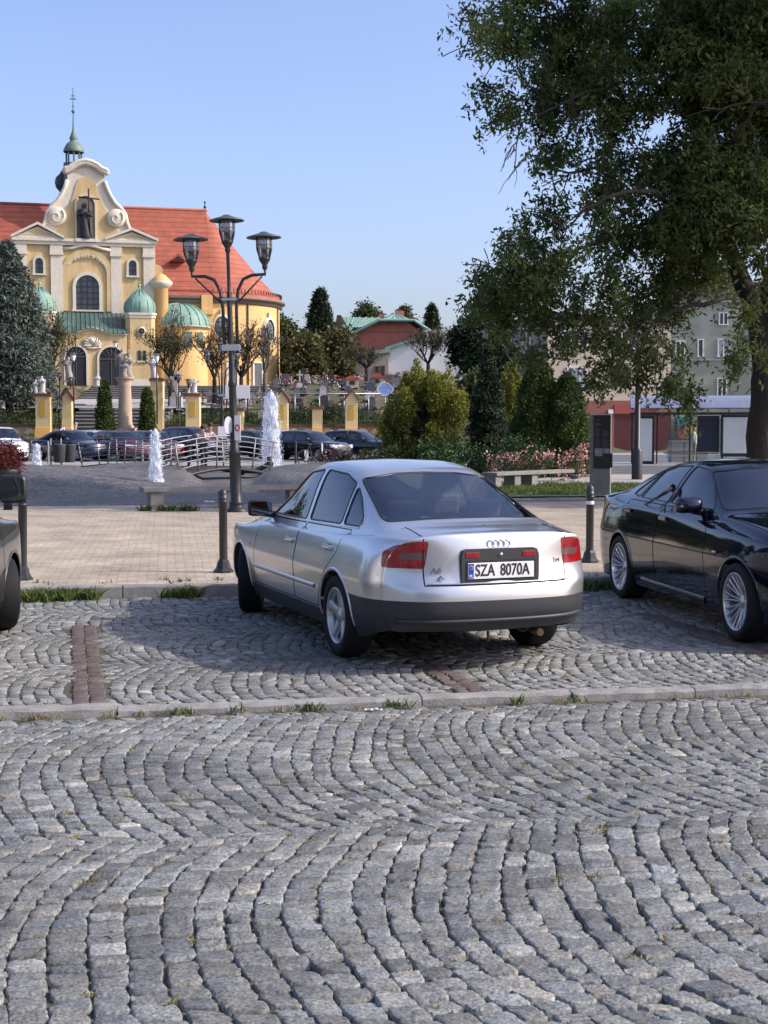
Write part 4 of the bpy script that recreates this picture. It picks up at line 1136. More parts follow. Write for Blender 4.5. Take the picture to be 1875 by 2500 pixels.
def conifer(name, label, loc, h, r, m, n, leaf=.12, shape=.9, trunk_h=.5, group=None, layers=0, asp=.4, base_r=.9, lump=.25, tips=None, top=0.0):
    root = empty(name, loc); tag(root, label, 'tree' if h > 2.4 else 'shrub', group)
    tr = MB(); tr.tube([(0, 0, -.1), (0, 0, h * .5), (0, 0, h * .93)], [h * .022 + .03, h * .014 + .02, .012], 7)
    t = g2.uniform(0, 1, n) ** .8; a = g2.uniform(0, 2 * math.pi, n)
    R = r * ((1 - t) ** shape * (1 - top) + top * (t < .97)) * np.where(t < .12, base_r + (1 - base_r) * t / .12, 1)
    ph = g2.uniform(0, 6.28, 4)
    lumpf = 1 + lump * (np.sin(a * 3 + ph[0] + t * 9) * .5 + np.sin(a * 7 + ph[1] - t * 14) * .35 + np.sin(a * 2 + ph[2] + t * 23) * .4)
    if layers:
        fr = (t * layers + a * .35) % 1.0; lumpf = lumpf * (1.12 - .5 * fr)
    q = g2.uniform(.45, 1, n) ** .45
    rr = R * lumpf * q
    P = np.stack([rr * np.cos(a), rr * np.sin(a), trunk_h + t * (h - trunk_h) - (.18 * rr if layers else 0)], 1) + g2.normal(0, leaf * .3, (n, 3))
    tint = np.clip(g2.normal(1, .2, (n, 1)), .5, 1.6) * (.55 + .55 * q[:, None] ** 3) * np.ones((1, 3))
    if tips is not None:
        u = np.clip((q - .80) * 6, 0, 1)[:, None] * np.clip(.35 + t + g2.normal(0, .3, n), 0, 1)[:, None]; tint = tint * (1 + u * np.array([tips]))
    if layers:
        for k in range(int(layers * 7)):
            tt = rnd.uniform(.02, .92); aa = rnd.uniform(0, 6.28); ro = r * (1 - tt) ** shape * .85
            z = trunk_h + tt * (h - trunk_h); tr.tube([(0, 0, z), (ro * math.cos(aa), ro * math.sin(aa), z - .15 * ro)], [.03 * (1 - tt) + .012, .008], 4, cap=False)
    tr.build('trunk', bark, root)
    # needles point outwards
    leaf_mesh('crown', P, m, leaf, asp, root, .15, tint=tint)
    return root

def bushy(name, label, loc, blobs, m, dens, leaf, cat='tree', trunk=None, group=None, asp=.5, leaves=30, spr=.3, tint=None, extra=None):
    root = empty(name, loc); tag(root, label, cat, group)
    if trunk:
        tr = MB(); rr = random.Random(int(abs(loc[0]) * 17) + 3)
        for (dx, dy, hh, rad) in trunk:
            keep = limb(tr, [(0, 0, -.2), (dx * .3, dy * .3, hh * .4), (dx, dy, hh)], rad, rad * .45, 8, .02)
            for q in range(5): branchy(tr, Vector(keep[-2 - q % 3]), Vector((rr.uniform(-1, 1), rr.uniform(-1, 1), rr.uniform(.2, 1))).normalized(), hh * .28, rad * .35, 2, rr, .7, .2)
        tr.build('trunk', bark, root)
    P, cb = sprays(blobs, dens, spr, leaves)
    t = cb[:, None] * np.clip(g2.normal(1, .18, (len(P), 1)), .5, 1.5) * np.ones((1, 3))
    if tint is not None: t = t * np.array([tint])
    leaf_mesh('crown' if cat == 'tree' else 'foliage', P, m, leaf, asp, root, .3, tint=t)
    if extra:
        em, dens2, sz, nm = extra
        P, cb = sprays([(b[0], b[1], b[2] + b[5] * .1, b[3] * 1.05, b[4] * 1.05, b[5] * 1.05) for b in blobs], dens2, .10, 9)
        leaf_mesh(nm, P, em, sz, .9, root, -.2, tint=np.clip(g2.normal(1, .2, (len(P), 1)), .5, 1.4) * np.ones((1, 3)))
    return root

def gp(px, d, z=None):
    p = at(px, 1100, d); p.z = hz(p.x, d) if z is None else z; return p
# group of shrubs and conifers in the middle of the square
def plumed(name, label, loc, h, r, n, seed):
    """billowy cypress: many leaning plumes, golden at their tips"""
    root = empty(name, loc); tag(root, label, 'tree'); rr = random.Random(seed); t = MB(); t.tube([(0, 0, -.1), (0, 0, h * .8)], [.12, .03], 7)
    Ps = []; Ts = []; pl = []
    for k in range(n):
        zf = rr.uniform(.02, .78) if k > 4 else .70 + .04 * k; a = rr.uniform(0, 6.283); q = rr.uniform(.35, .95) * r * math.sqrt(max(.05, 1 - (zf * 1.12) ** 2.4)) * (1 if zf > .15 else .85)
        pl.append((q * math.cos(a), q * math.sin(a), zf * h, rr.uniform(.42, .62) * r * (1.05 - .45 * zf), rr.uniform(.16, .24) * h))
    for (x, y, z, w, l) in pl:
        t.tube([(x * .2, y * .2, z * .8), (x, y, z + l * .4)], [.03, .01], 4, cap=False)
        m = 1300; d = g2.normal(0, 1, (m, 3)); d /= np.linalg.norm(d, axis=1, keepdims=True); q = g2.uniform(.55, 1, (m, 1)) ** .5
        lob = 1 + .22 * np.sin(d[:, :1] * 9 + x * 5) * np.sin(d[:, 2:] * 8 + z * 3)
        P = d * q * lob * np.array([w * .62, w * .62, l]); P[:, :2] *= (1 - .45 * (d[:, 2:] > 0) * d[:, 2:])
        P += np.array([x, y, z + l * .6]) + np.array([x, y, 0]) * (d[:, 2:] + 1) * .12
        Ps.append(P); out = np.clip(np.hypot(P[:, 0], P[:, 1]) / r, 0, 1.2); hi = np.clip(P[:, 2] / h, 0, 1)
        gold = np.clip((q[:, 0] - .72) * 3.2, 0, 1) * np.clip(-.05 + hi * 1.0 + .25 * (d[:, 2] > .2) + g2.normal(0, .22, m), 0, 1)
        base = np.array([[.045, .075, .014]]); gl = np.array([[.36, .34, .05]])
        Ts.append((base * (1 - gold[:, None]) + gl * gold[:, None]) * np.clip(g2.normal(1, .2, (m, 1)), .5, 1.5))
    t.build('trunk', bark, root)
    leaf_mesh('crown', np.concatenate(Ps), mat('cypress scale leaf', (1, 1, 1), .6, attr='tint', translucent=.2, spec=.3), .085, .42, root, -.25, tint=np.concatenate(Ts))
plumed('golden_cypress', 'large billowy golden cypress behind the silver car, yellow at its tips', gp(1038, 47, PZ), 3.28, 1.45, 52, 3)
plumed('golden_cypress', 'small bright yellow cypress between the dark spruce and the thujas', gp(1248, 53, PZ), 3.5, .62, 20, 5)
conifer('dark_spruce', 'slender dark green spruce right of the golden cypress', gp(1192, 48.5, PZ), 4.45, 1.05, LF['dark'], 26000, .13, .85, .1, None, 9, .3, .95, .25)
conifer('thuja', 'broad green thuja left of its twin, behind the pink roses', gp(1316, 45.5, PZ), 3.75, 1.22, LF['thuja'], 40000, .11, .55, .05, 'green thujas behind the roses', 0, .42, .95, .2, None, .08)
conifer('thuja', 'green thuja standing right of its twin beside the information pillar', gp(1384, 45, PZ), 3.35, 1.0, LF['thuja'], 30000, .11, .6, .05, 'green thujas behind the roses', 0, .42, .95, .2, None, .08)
bushy('hedge', 'low dark hedge under the dark spruce behind the bench', gp(1200, 43.5, PZ), [(x, rnd.uniform(-.3, .3), rnd.uniform(.45, .85), .6, .5, .55) for x in np.linspace(-1.9, 1.4, 8)], LF['dark'], 26, .11, 'hedge', leaves=34, spr=.16, tint=(1.5, 1.9, 1.2))
bushy('green_shrub', 'low mid green shrub at the left foot of the golden cypress', gp(945, 46, PZ), [(-.5, 0, .5, .6, .5, .5), (.2, .1, .6, .6, .5, .6), (.8, 0, .45, .5, .5, .45)], LF['thuja'], 30, .10, 'shrub', leaves=30, spr=.15)
roseb = lambda n, w: [(x, rnd.uniform(-.25, .25), rnd.uniform(.35, .6), .38, .35, .42) for x in np.linspace(-w, w, n)]
bushy('rose_bush', 'long rose bush full of pink blooms behind the right stone bench', gp(1312, 41, PZ), roseb(9, 1.30), LF['green'], 60, .07, 'shrub', leaves=26, spr=.10, extra=(LF['petal'], 26, .075, 'blossom'))
bushy('rose_bush', 'pink rose bush close against the information pillar', gp(1415, 41.3, PZ), [(0, 0, .65, .36, .3, .5), (-.25, 0, .45, .3, .3, .4)], LF['green'], 60, .07, 'shrub', leaves=26, spr=.10, extra=(LF['petal'], 60, .08, 'blossom'))
bushy('rose_bush', 'faded pink rose bush left of the golden cypress above the car roof', gp(860, 47, PZ), roseb(8, 1.25), LF['green'], 60, .07, 'shrub', leaves=22, spr=.10, extra=(LF['petal'], 26, .075, 'blossom'))
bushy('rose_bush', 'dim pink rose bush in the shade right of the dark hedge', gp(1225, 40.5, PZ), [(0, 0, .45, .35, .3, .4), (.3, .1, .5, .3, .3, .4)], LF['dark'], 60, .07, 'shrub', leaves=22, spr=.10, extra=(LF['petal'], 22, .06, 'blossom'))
# thujas by the church stairs
conifer('thuja', 'tall pointed thuja left of the statue column', gp(257, 80.3, .12), 4.25, .68, LF['thuja'], 14000, .17, .62, .05, 'pointed thujas at the church stairs', 0, .42, .95, .12, None, .05)
conifer('thuja', 'pointed thuja right of the statue column, slimmer of the two', gp(361, 80.3, .12), 3.8, .60, LF['thuja'], 12000, .17, .55, .05, 'pointed thujas at the church stairs', 0, .42, .95, .12, None, .05)
# blue spruce at the left edge
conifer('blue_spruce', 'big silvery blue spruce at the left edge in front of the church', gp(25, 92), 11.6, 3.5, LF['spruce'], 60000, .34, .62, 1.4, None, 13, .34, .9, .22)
# far trees
def far_tree(px, pyt, pyb, wpx, d, m, label, kind='round', group=None, seed=1):
    b = gp(px, d); top = at(px, pyt, d).z; h = top - b.z; w = wpx * d / FOC / 2; rr = random.Random(seed)
    bl = []
    for i in range(16):
        a = rr.uniform(0, 6.28); q = rr.uniform(.1, .75); zz = rr.uniform(.28, .86)
        ww = w * math.sin(min(1, (1.06 - zz) * 1.7) * math.pi / 2)
        bl.append((q * ww * math.cos(a), q * ww * math.sin(a), zz * h, w * .36, w * .36, h * .13))
    return bushy('broadleaf_tree', label, b, bl, m, 1800 / max(60, (w * w * h)) * .5, .42, 'tree', [(.2, 0, h * .45, .2)], group, leaves=34, spr=.55)
G5 = 'trees beyond the churchyard'
far_tree(690, 755, 960, 60, 135, LF['green'], 'dark green tree touching the right wall of the apse', group=G5, seed=2)
far_tree(735, 800, 960, 70, 142, LF['green'], 'mid green tree between the apse and the tall spruce', group=G5, seed=3)
conifer('dark_spruce', 'tall spruce rising above the trees left of the brick house', gp(783, 150), at(783, 720, 150).z - 6, 2.7, LF['dark'], 16000, .5, .75, 2, None, 10, .3, .95, .2)
conifer('dark_spruce', 'small distant pine tip right of the green copper roof', gp(1054, 175), at(1054, 765, 175).z - 6, 2.2, LF['dark'], 6000, .55, .7, 2, None, 7, .3, .95, .25)
far_tree(745, 815, 960, 95, 128, LF['olive'], 'brownish half bare tree left of the brick house', group=G5, seed=5)
far_tree(830, 800, 960, 90, 132, LF['olive'], 'olive brown tree in front of the left end of the brick house', group=G5, seed=6)
far_tree(905, 738, 950, 150, 185, LF['green'], 'round tree whose top shows over the copper roof', group=G5, seed=7)
far_tree(985, 748, 950, 80, 185, LF['olive'], 'thin yellowish treetop right of the brick chimney', group=G5, seed=8)
far_tree(1160, 755, 1060, 130, 118, LF['dark'], 'large dark tree left of the beige house', group=G5, seed=9)
far_tree(1215, 800, 1080, 80, 100, LF['dark'], 'dark leafy tree at the corner of the beige house', group=G5, seed=10)
far_tree(1150, 900, 1080, 70, 90, LF['green'], 'dark green tree behind the golden cypress', group=G5, seed=12)
# pollarded and half bare trees in the churchyard
def pollard(px, pyb, pyt, wpx, d, label, leafy=0, seed=1, lean=0):
    b = gp(px, d); h = at(px, pyt, d).z - b.z; rr = random.Random(seed)
    root = empty('pollarded_tree', b); tag(root, label, 'tree', 'pollarded trees round the church')
    t = MB(); keep = []
    top = Vector((lean, 0, h * .42)); t.tube([(0, 0, -.2), (lean * .4, 0, h * .2), top], [.22, .17, .15], 8)
    w = wpx * d / FOC / 2
    for k in range(9):
        a = k * 6.28 / 9 + rr.uniform(-.3, .3)
        branchy(t, top, Vector((math.cos(a) * w / h * 1.9, math.sin(a) * w / h * 1.9, rr.uniform(.3, 1.5))).normalized(), h * rr.uniform(.15, .30), .085, 4, rr, .8, .3, 3, keep, .018)
    t.build('trunk', bark2 if not leafy else bark, root)
    if leafy:
        K = np.array([tuple(k) for k in keep]); P = K.repeat(leafy, 0) + g2.normal(0, .25, (len(K) * leafy, 3))
        leaf_mesh('crown', P, LF['olive'], .17, .5, root, .3)
pollard(418, 985, 815, 120, 97, 'dense twiggy round tree right of the small domed tower', 4, 4)
pollard(125, 985, 800, 110, 99, 'twiggy brown tree between the blue spruce and the church door', 4, 5)
pollard(525, 970, 830, 90, 101, 'bare pollarded tree in front of the chapel, behind the lamp post', 1, 6)
pollard(590, 965, 825, 80, 103, 'bare pollarded tree under the left oval window of the apse', 1, 7)
pollard(648, 955, 822, 80, 100, 'bare pollarded tree in front of the bright end of the apse', 0, 8)
pollard(895, 960, 840, 80, 118, 'bare tree beside the white annex of the brick house', 1, 9)
pollard(1045, 930, 820, 110, 112, 'thin bare tree in front of the white wall', 2, 10)
# the red shrub ball in the planter at the left edge
bushy('red_shrub', 'clipped dark red shrub ball at the left edge above the van mirror', at(16, 1112, 27.0), [(-.1, 0, .0, .40, .38, .27), (.12, 0, -.05, .24, .3, .22)], LF['red'], 900, .045, 'shrub', leaves=30, spr=.09)

# grass and weeds along the kerbs, moss in the joints
def tufts(name, pts, m, hgt, n, spread, label=None):
    C = np.array(pts).repeat(n, 0); N = len(C)
    P = C + np.c_[g2.normal(0, spread, (N, 2)), np.zeros(N)]
    up = np.c_[g2.normal(0, .45, (N, 2)), np.ones(N)]; up /= np.linalg.norm(up, axis=1, keepdims=True)
    s = np.cross(up, g2.normal(0, 1, (N, 3))); s /= np.linalg.norm(s, axis=1, keepdims=True)
    h = hgt * g2.uniform(.35, 1.2, (N, 1)); w = h * .07 + .002
    bend = np.c_[g2.normal(0, .35, (N, 2)), np.zeros(N)] * h
    V = np.stack([P - s * w, P + s * w, P + up * h * .6 + s * w * .7 + bend * .3, P + up * h + bend, P + up * h * .6 - s * w * .7 + bend * .3], 1).reshape(-1, 3)
    F = (np.arange(N) * 5)[:, None]
    F = np.concatenate([F + np.array([[0, 1, 2, 4]]), F + np.array([[4, 2, 3, 3]])]); F = F[:N]; T = (np.arange(N) * 5)[:, None] + np.array([[4, 2, 3]])
    tint = np.repeat(np.clip(g2.normal(1, .25, (N, 1)), .4, 1.8) * np.ones((1, 3)), 5, 0)
    me_o = mesh_np(name, V, F, m, None, False, tint); o2 = mesh_np(name, V, T, m, None, False, tint)
    for o in (me_o, o2): tag(o, kind='stuff')
def along(v, u0, u1, n, z, js=.02): return [tuple(st(rnd.uniform(u0, u1), v + rnd.gauss(0, js), z)) for _ in range(n)]
cl = []
for (c, w, k) in ((-1.38, .13, 26), (-1.05, .13, 20), (-.8, .08, 3), (.02, .11, 8), (.22, .06, 4), (4.5, .1, 12), (3.9, .3, 8), (5.2, .5, 10), (-2.6, .5, 12)):
    cl += [tuple(st(rnd.gauss(c, w), K2 - abs(rnd.gauss(.05, .09)), .0)) for _ in range(k)]
tufts('grass', cl, LF['grass'], .13, 24, .035)
tufts('grass', along(K1 - .10, -5, 6, 46, .0, .02), LF['dry'], .035, 14, .02)
cl = [tuple(st(rnd.gauss(c, .12), K1 - .09, .0)) for c in (.2, .92, 1.39, 2.34) for _ in range(3)]
tufts('grass', cl, LF['grass'], .06, 16, .02)
tufts('grass', [tuple(st(rnd.uniform(-4, 4.8), rnd.uniform(2.2, K1 - .2), -.01)) for _ in range(520)], LF['dry'], .022, 22, .018)
tufts('grass', [tuple(st(rnd.uniform(-7, 8), rnd.uniform(K1 + .2, K2 - .1), -.005)) for _ in range(900)], LF['grass'], .02, 12, .025)
tufts('grass', [tuple(st(rnd.uniform(-5, 7), rnd.uniform(K2 + .15, K2 + .5), PZ)) for _ in range(50)], LF['grass'], .05, 10, .03)
tufts('grass', [(rnd.uniform(2, 12), rnd.uniform(32.5, 38.5), PZ + .03) for _ in range(1500)], LF['grass'], .10, 14, .10)
tufts('grass', [tuple(at(px, 1250, 26.6).xy) + (PZ,) for px in (355, 395, 420, 450, 470) for _ in range(5)], LF['grass'], .15, 14, .06)
tufts('grass', [(x, y, hz(x, y)) for x, y in [(rnd.uniform(-30, 6), rnd.uniform(87.5, 94)) for _ in range(1600)] if not -21 < x < -14], LF['grass'], .35, 12, .25)
# low shrubs behind the churchyard railing
SHL = ['left of the lamp post', 'right behind the lamp post', 'left of the tall fountain jet', 'just right of the tall fountain jet', 'largest of the row, left of a short pillar', 'right of the short pillar',
       'left of the gabled pillar in the middle', 'right of the gabled pillar, next to the golden cypress', 'at the left edge under the blue spruce', 'under the blue spruce, against the yellow pillar']
for lb, (x0, dd, h_) in zip(SHL, ((500, 88.2, 1.0), (555, 88.6, .8), (620, 88.4, 1.0), (725, 88.6, 1.2), (745, 89.5, 1.5), (795, 89, 1.3), (822, 88.8, 1.4), (890, 89.5, 1.1), (30, 88.4, .9), (85, 88.6, 1.0))):
    bushy('low_shrub', 'low green shrub behind the railing, ' + lb, gp(x0, dd), [(q * .6, 0, h_ * .5, .6, .5, h_ * .5) for q in (-1, 0, 1)], LF['green'], 7, .2, 'shrub', leaves=34, spr=.28, group='shrubs behind the railing')
# low clouds of flowers among the graves
for m_, nm in ((mat('white flowers', (.5, .48, .45), .8, attr='tint'), 'flowers'), (mat('red flowers', (.25, .06, .06), .8, attr='tint'), 'flowers')):
    pts = np.array([(x, y, hz(x, y) + rnd.uniform(.1, .8)) for x, y in [(rnd.uniform(-13.5, 3), rnd.uniform(92, 112)) if rnd.random() < .85 else (rnd.uniform(-26, -22), rnd.uniform(90, 98)) for _ in range(90)]])
    P = pts.repeat(16, 0) + g2.normal(0, .16, (len(pts) * 16, 3))
    tag(leaf_mesh(nm, P, m_, .11, .9), kind='stuff')

# dry leaves and crumbs on the setts, weeds on the mound
P = np.array([tuple(st(rnd.uniform(-4.5, 6), rnd.choice((rnd.uniform(2, K1 - .1), K1 - .1 - abs(rnd.gauss(0, .06)), rnd.uniform(K1 + .2, 14))), .006)) for _ in range(260)])
tag(leaf_mesh('dry_leaves', P, mat('dry leaf', (.16, .10, .04), .8, col2=(.30, .22, .10), vscale=3, attr='tint'), .035, .6, None, .0, nrm=np.tile([[.1, .1, 1.]], (260, 1)) + g2.normal(0, .25, (260, 3))), kind='stuff')
# ---------------------------------------------------------------- church (local frame: x right, y away, z up)
def arch(x, z0, z1, w, n=10, full=True):
    """window outline with a round head: centre x, bottom z0, top z1, width w"""
    r = w / 2; zc = z1 - r
    return [(x - r, z0)] + [(x - r * math.cos(a), zc + r * math.sin(a)) for a in np.linspace(0, math.pi, n)] + [(x + r, z0)]
def ring(mb, inner, outer, y0, y1):
    """band between two outlines with the same point count"""
    n = len(inner); v = [(p[0], y0, p[1]) for p in inner] + [(p[0], y0, p[1]) for p in outer] + [(p[0], y1, p[1]) for p in inner] + [(p[0], y1, p[1]) for p in outer]
    f = []
    for i in range(n - 1):
        f += [(i, i + 1, n + i + 1, n + i), (n + i, n + i + 1, 3 * n + i + 1, 3 * n + i), (i, 2 * n + i, 2 * n + i + 1, i + 1)]
    f += [(0, n, 3 * n, 2 * n), (n - 1, 3 * n - 1, 4 * n - 1, 2 * n - 1)]
    mb.add(v, f)
def arch_band(mb, x, z0, z1, w, t, y0, y1, n=12):
    ring(mb, arch(x, z0, z1, w, n), arch(x, z0, z1 + t, w + 2 * t, n), y0, y1)

cream = mat('cream plaster', (.58, .53, .43), .85, col2=(.66, .61, .50), vscale=1.5, stretch=(1, 1, .3), fine=.09, bump=.01, bscale=6)
ochre = mat('ochre plaster', (.47, .345, .165), .85, col2=(.64, .485, .255), vscale=1.6, stretch=(1, 1, .22), fine=.07, bump=.01, bscale=6)
ochre2 = mat('orange ochre plaster', (.58, .365, .15), .85, col2=(.75, .48, .20), vscale=1.3, stretch=(1, 1, .2), fine=.06, bump=.01, bscale=6)
stone = mat('grey stone', (.32, .30, .27), .85, col2=(.42, .39, .34), vscale=2, fine=.15, bump=.01, bscale=14)
copper = mat('green copper', (.14, .255, .20), .6, col2=(.22, .35, .285), vscale=1.2, fine=.12)
copperd = mat('dark green copper', (.045, .085, .075), .55, col2=(.10, .17, .145), vscale=1.4, fine=.15)
doorm = mat('dark church door', (.016, .016, .02), .6, var=.3, vscale=4)
panem = mat('dark leaded glass', (.035, .042, .055), .12, var=.5, vscale=1.5, spec=.8)
statm = mat('weathered statue', (.24, .20, .17), .9, col2=(.40, .35, .31), vscale=6, fine=.2)
whitest = mat('white statue', (.52, .51, .48), .8, var=.08, vscale=8)
darkst = mat('dark bronze statue', (.02, .02, .024), .6, var=.3, vscale=6)
def tile_mat(name, c1, c2, rows=1.0, bw=.34, rh=.38):
    m = bpy.data.materials.new(name); m.use_nodes = True; nt = m.node_tree; N = nt.nodes; L = nt.links; b = N['Principled BSDF']
    tc = N.new('ShaderNodeTexCoord'); sx = N.new('ShaderNodeSeparateXYZ'); L.new(tc.outputs['Object'], sx.inputs[0])
    n = N.new('ShaderNodeTexNoise'); n.inputs['Scale'].default_value = 1.2; n.inputs['Detail'].default_value = 6; L.new(tc.outputs['Object'], n.inputs['Vector'])
    r = N.new('ShaderNodeValToRGB'); r.color_ramp.elements[0].position = .3; r.color_ramp.elements[1].position = .7
    r.color_ramp.elements[0].color = (*c1, 1); r.color_ramp.elements[1].color = (*c2, 1); L.new(n.outputs['Fac'], r.inputs[0])
    # rows of tiles: saw-tooth over the height (a lip at each course)
    dv = N.new('ShaderNodeMath'); dv.operation = 'DIVIDE'; dv.inputs[1].default_value = rh; L.new(sx.outputs['Z'], dv.inputs[0])
    fr = N.new('ShaderNodeMath'); fr.operation = 'FRACT'; L.new(dv.outputs[0], fr.inputs[0])
    gt = N.new('ShaderNodeMapRange'); gt.inputs['From Min'].default_value = 0; gt.inputs['From Max'].default_value = .30; gt.inputs['To Min'].default_value = .6; gt.inputs['To Max'].default_value = 1.0
    L.new(fr.outputs[0], gt.inputs['Value'])
    w = N.new('ShaderNodeTexWave'); w.inputs['Scale'].default_value = .5 / bw; w.inputs['Distortion'].default_value = 0; L.new(tc.outputs['Object'], w.inputs['Vector'])
    wm = N.new('ShaderNodeMapRange'); wm.inputs['To Min'].default_value = .96; wm.inputs['To Max'].default_value = 1.02; L.new(w.outputs['Fac'], wm.inputs['Value'])
    p = N.new('ShaderNodeMath'); p.operation = 'MULTIPLY'; L.new(gt.outputs[0], p.inputs[0]); L.new(wm.outputs[0], p.inputs[1])
    mx = N.new('ShaderNodeVectorMath'); mx.operation = 'MULTIPLY'; L.new(r.outputs[0], mx.inputs[0]); L.new(p.outputs[0], mx.inputs[1])
    L.new(mx.outputs[0], b.inputs['Base Color']); b.inputs['Roughness'].default_value = .7
    bp = N.new('ShaderNodeBump'); bp.inputs['Distance'].default_value = .08; L.new(fr.outputs[0], bp.inputs['Height']); L.new(bp.outputs[0], b.inputs['Normal'])
    return m
redtile = tile_mat('red roof tiles', (.275, .069, .038), (.395, .108, .056), rh=.5)

def figure(mb, c, h, w=.30, arms='fold', n=12, seed=0, depth=.8):
    """robed standing figure as one lathe-like mesh with folds"""
    rr = random.Random(seed); prof = [(0, 1.0), (.02, 1.05), (.1, .98), (.25, .86), (.42, .80), (.55, .82), (.66, .88), (.76, .95), (.815, .80), (.835, .38), (.855, .30), (.875, .42), (.92, .47), (.965, .38), (1.0, .05)]
    v = []; f = []; ph = rr.uniform(0, 6)
    for t, r in prof:
        for j in range(n):
            a = 2 * math.pi * j / n; fold = 1 + (.10 * math.sin(a * 5 + ph + t * 4) if t < .8 else 0)
            q = r * w * fold * (1 if t < .83 else .95)
            v.append((c[0] + q * math.cos(a) + .03 * h * math.sin(t * 5 + ph) * (t < .95), c[1] + q * math.sin(a) * depth, c[2] + t * h))
    for i in range(len(prof) - 1):
        for j in range(n): f.append((i * n + j, i * n + (j + 1) % n, (i + 1) * n + (j + 1) % n, (i + 1) * n + j))
    mb.add(v, f, True)
    s = h / 1.75
    sh = Vector((c[0], c[1], c[2] + h * .79))
    if arms == 'fold':
        for sg in (-1, 1): mb.tube([sh + Vector((sg * w * .85, 0, 0)), sh + Vector((sg * w * 1.15, -w * .5, -.28 * s)), sh + Vector((sg * w * .15, -w * 1.05, -.14 * s))], [.07 * s, .075 * s, .05 * s], 7)
    if arms == 'raise':
        mb.tube([sh + Vector((-w * .85, 0, 0)), sh + Vector((-w * 1.3, -w * .3, -.22 * s)), sh + Vector((-w * .3, -w * 1.1, -.1 * s))], [.07 * s, .07 * s, .05 * s], 7)
        mb.tube([sh + Vector((w * .85, 0, 0)), sh + Vector((w * 1.4, -w * .4, -.05 * s)), sh + Vector((w * 1.5, -w * .7, .28 * s))], [.07 * s, .07 * s, .05 * s], 7)
    return mb

def dome(mb, c, r, h, n=24, prof=None):
    pr = prof or [(1.0, 0), (1.06, .08), (1.08, .22), (1.0, .40), (.84, .55), (.55, .70), (.28, .82), (.12, .93), (.05, 1.0)]
    mb.lathe([(r * a, h * b) for a, b in pr], n, c)

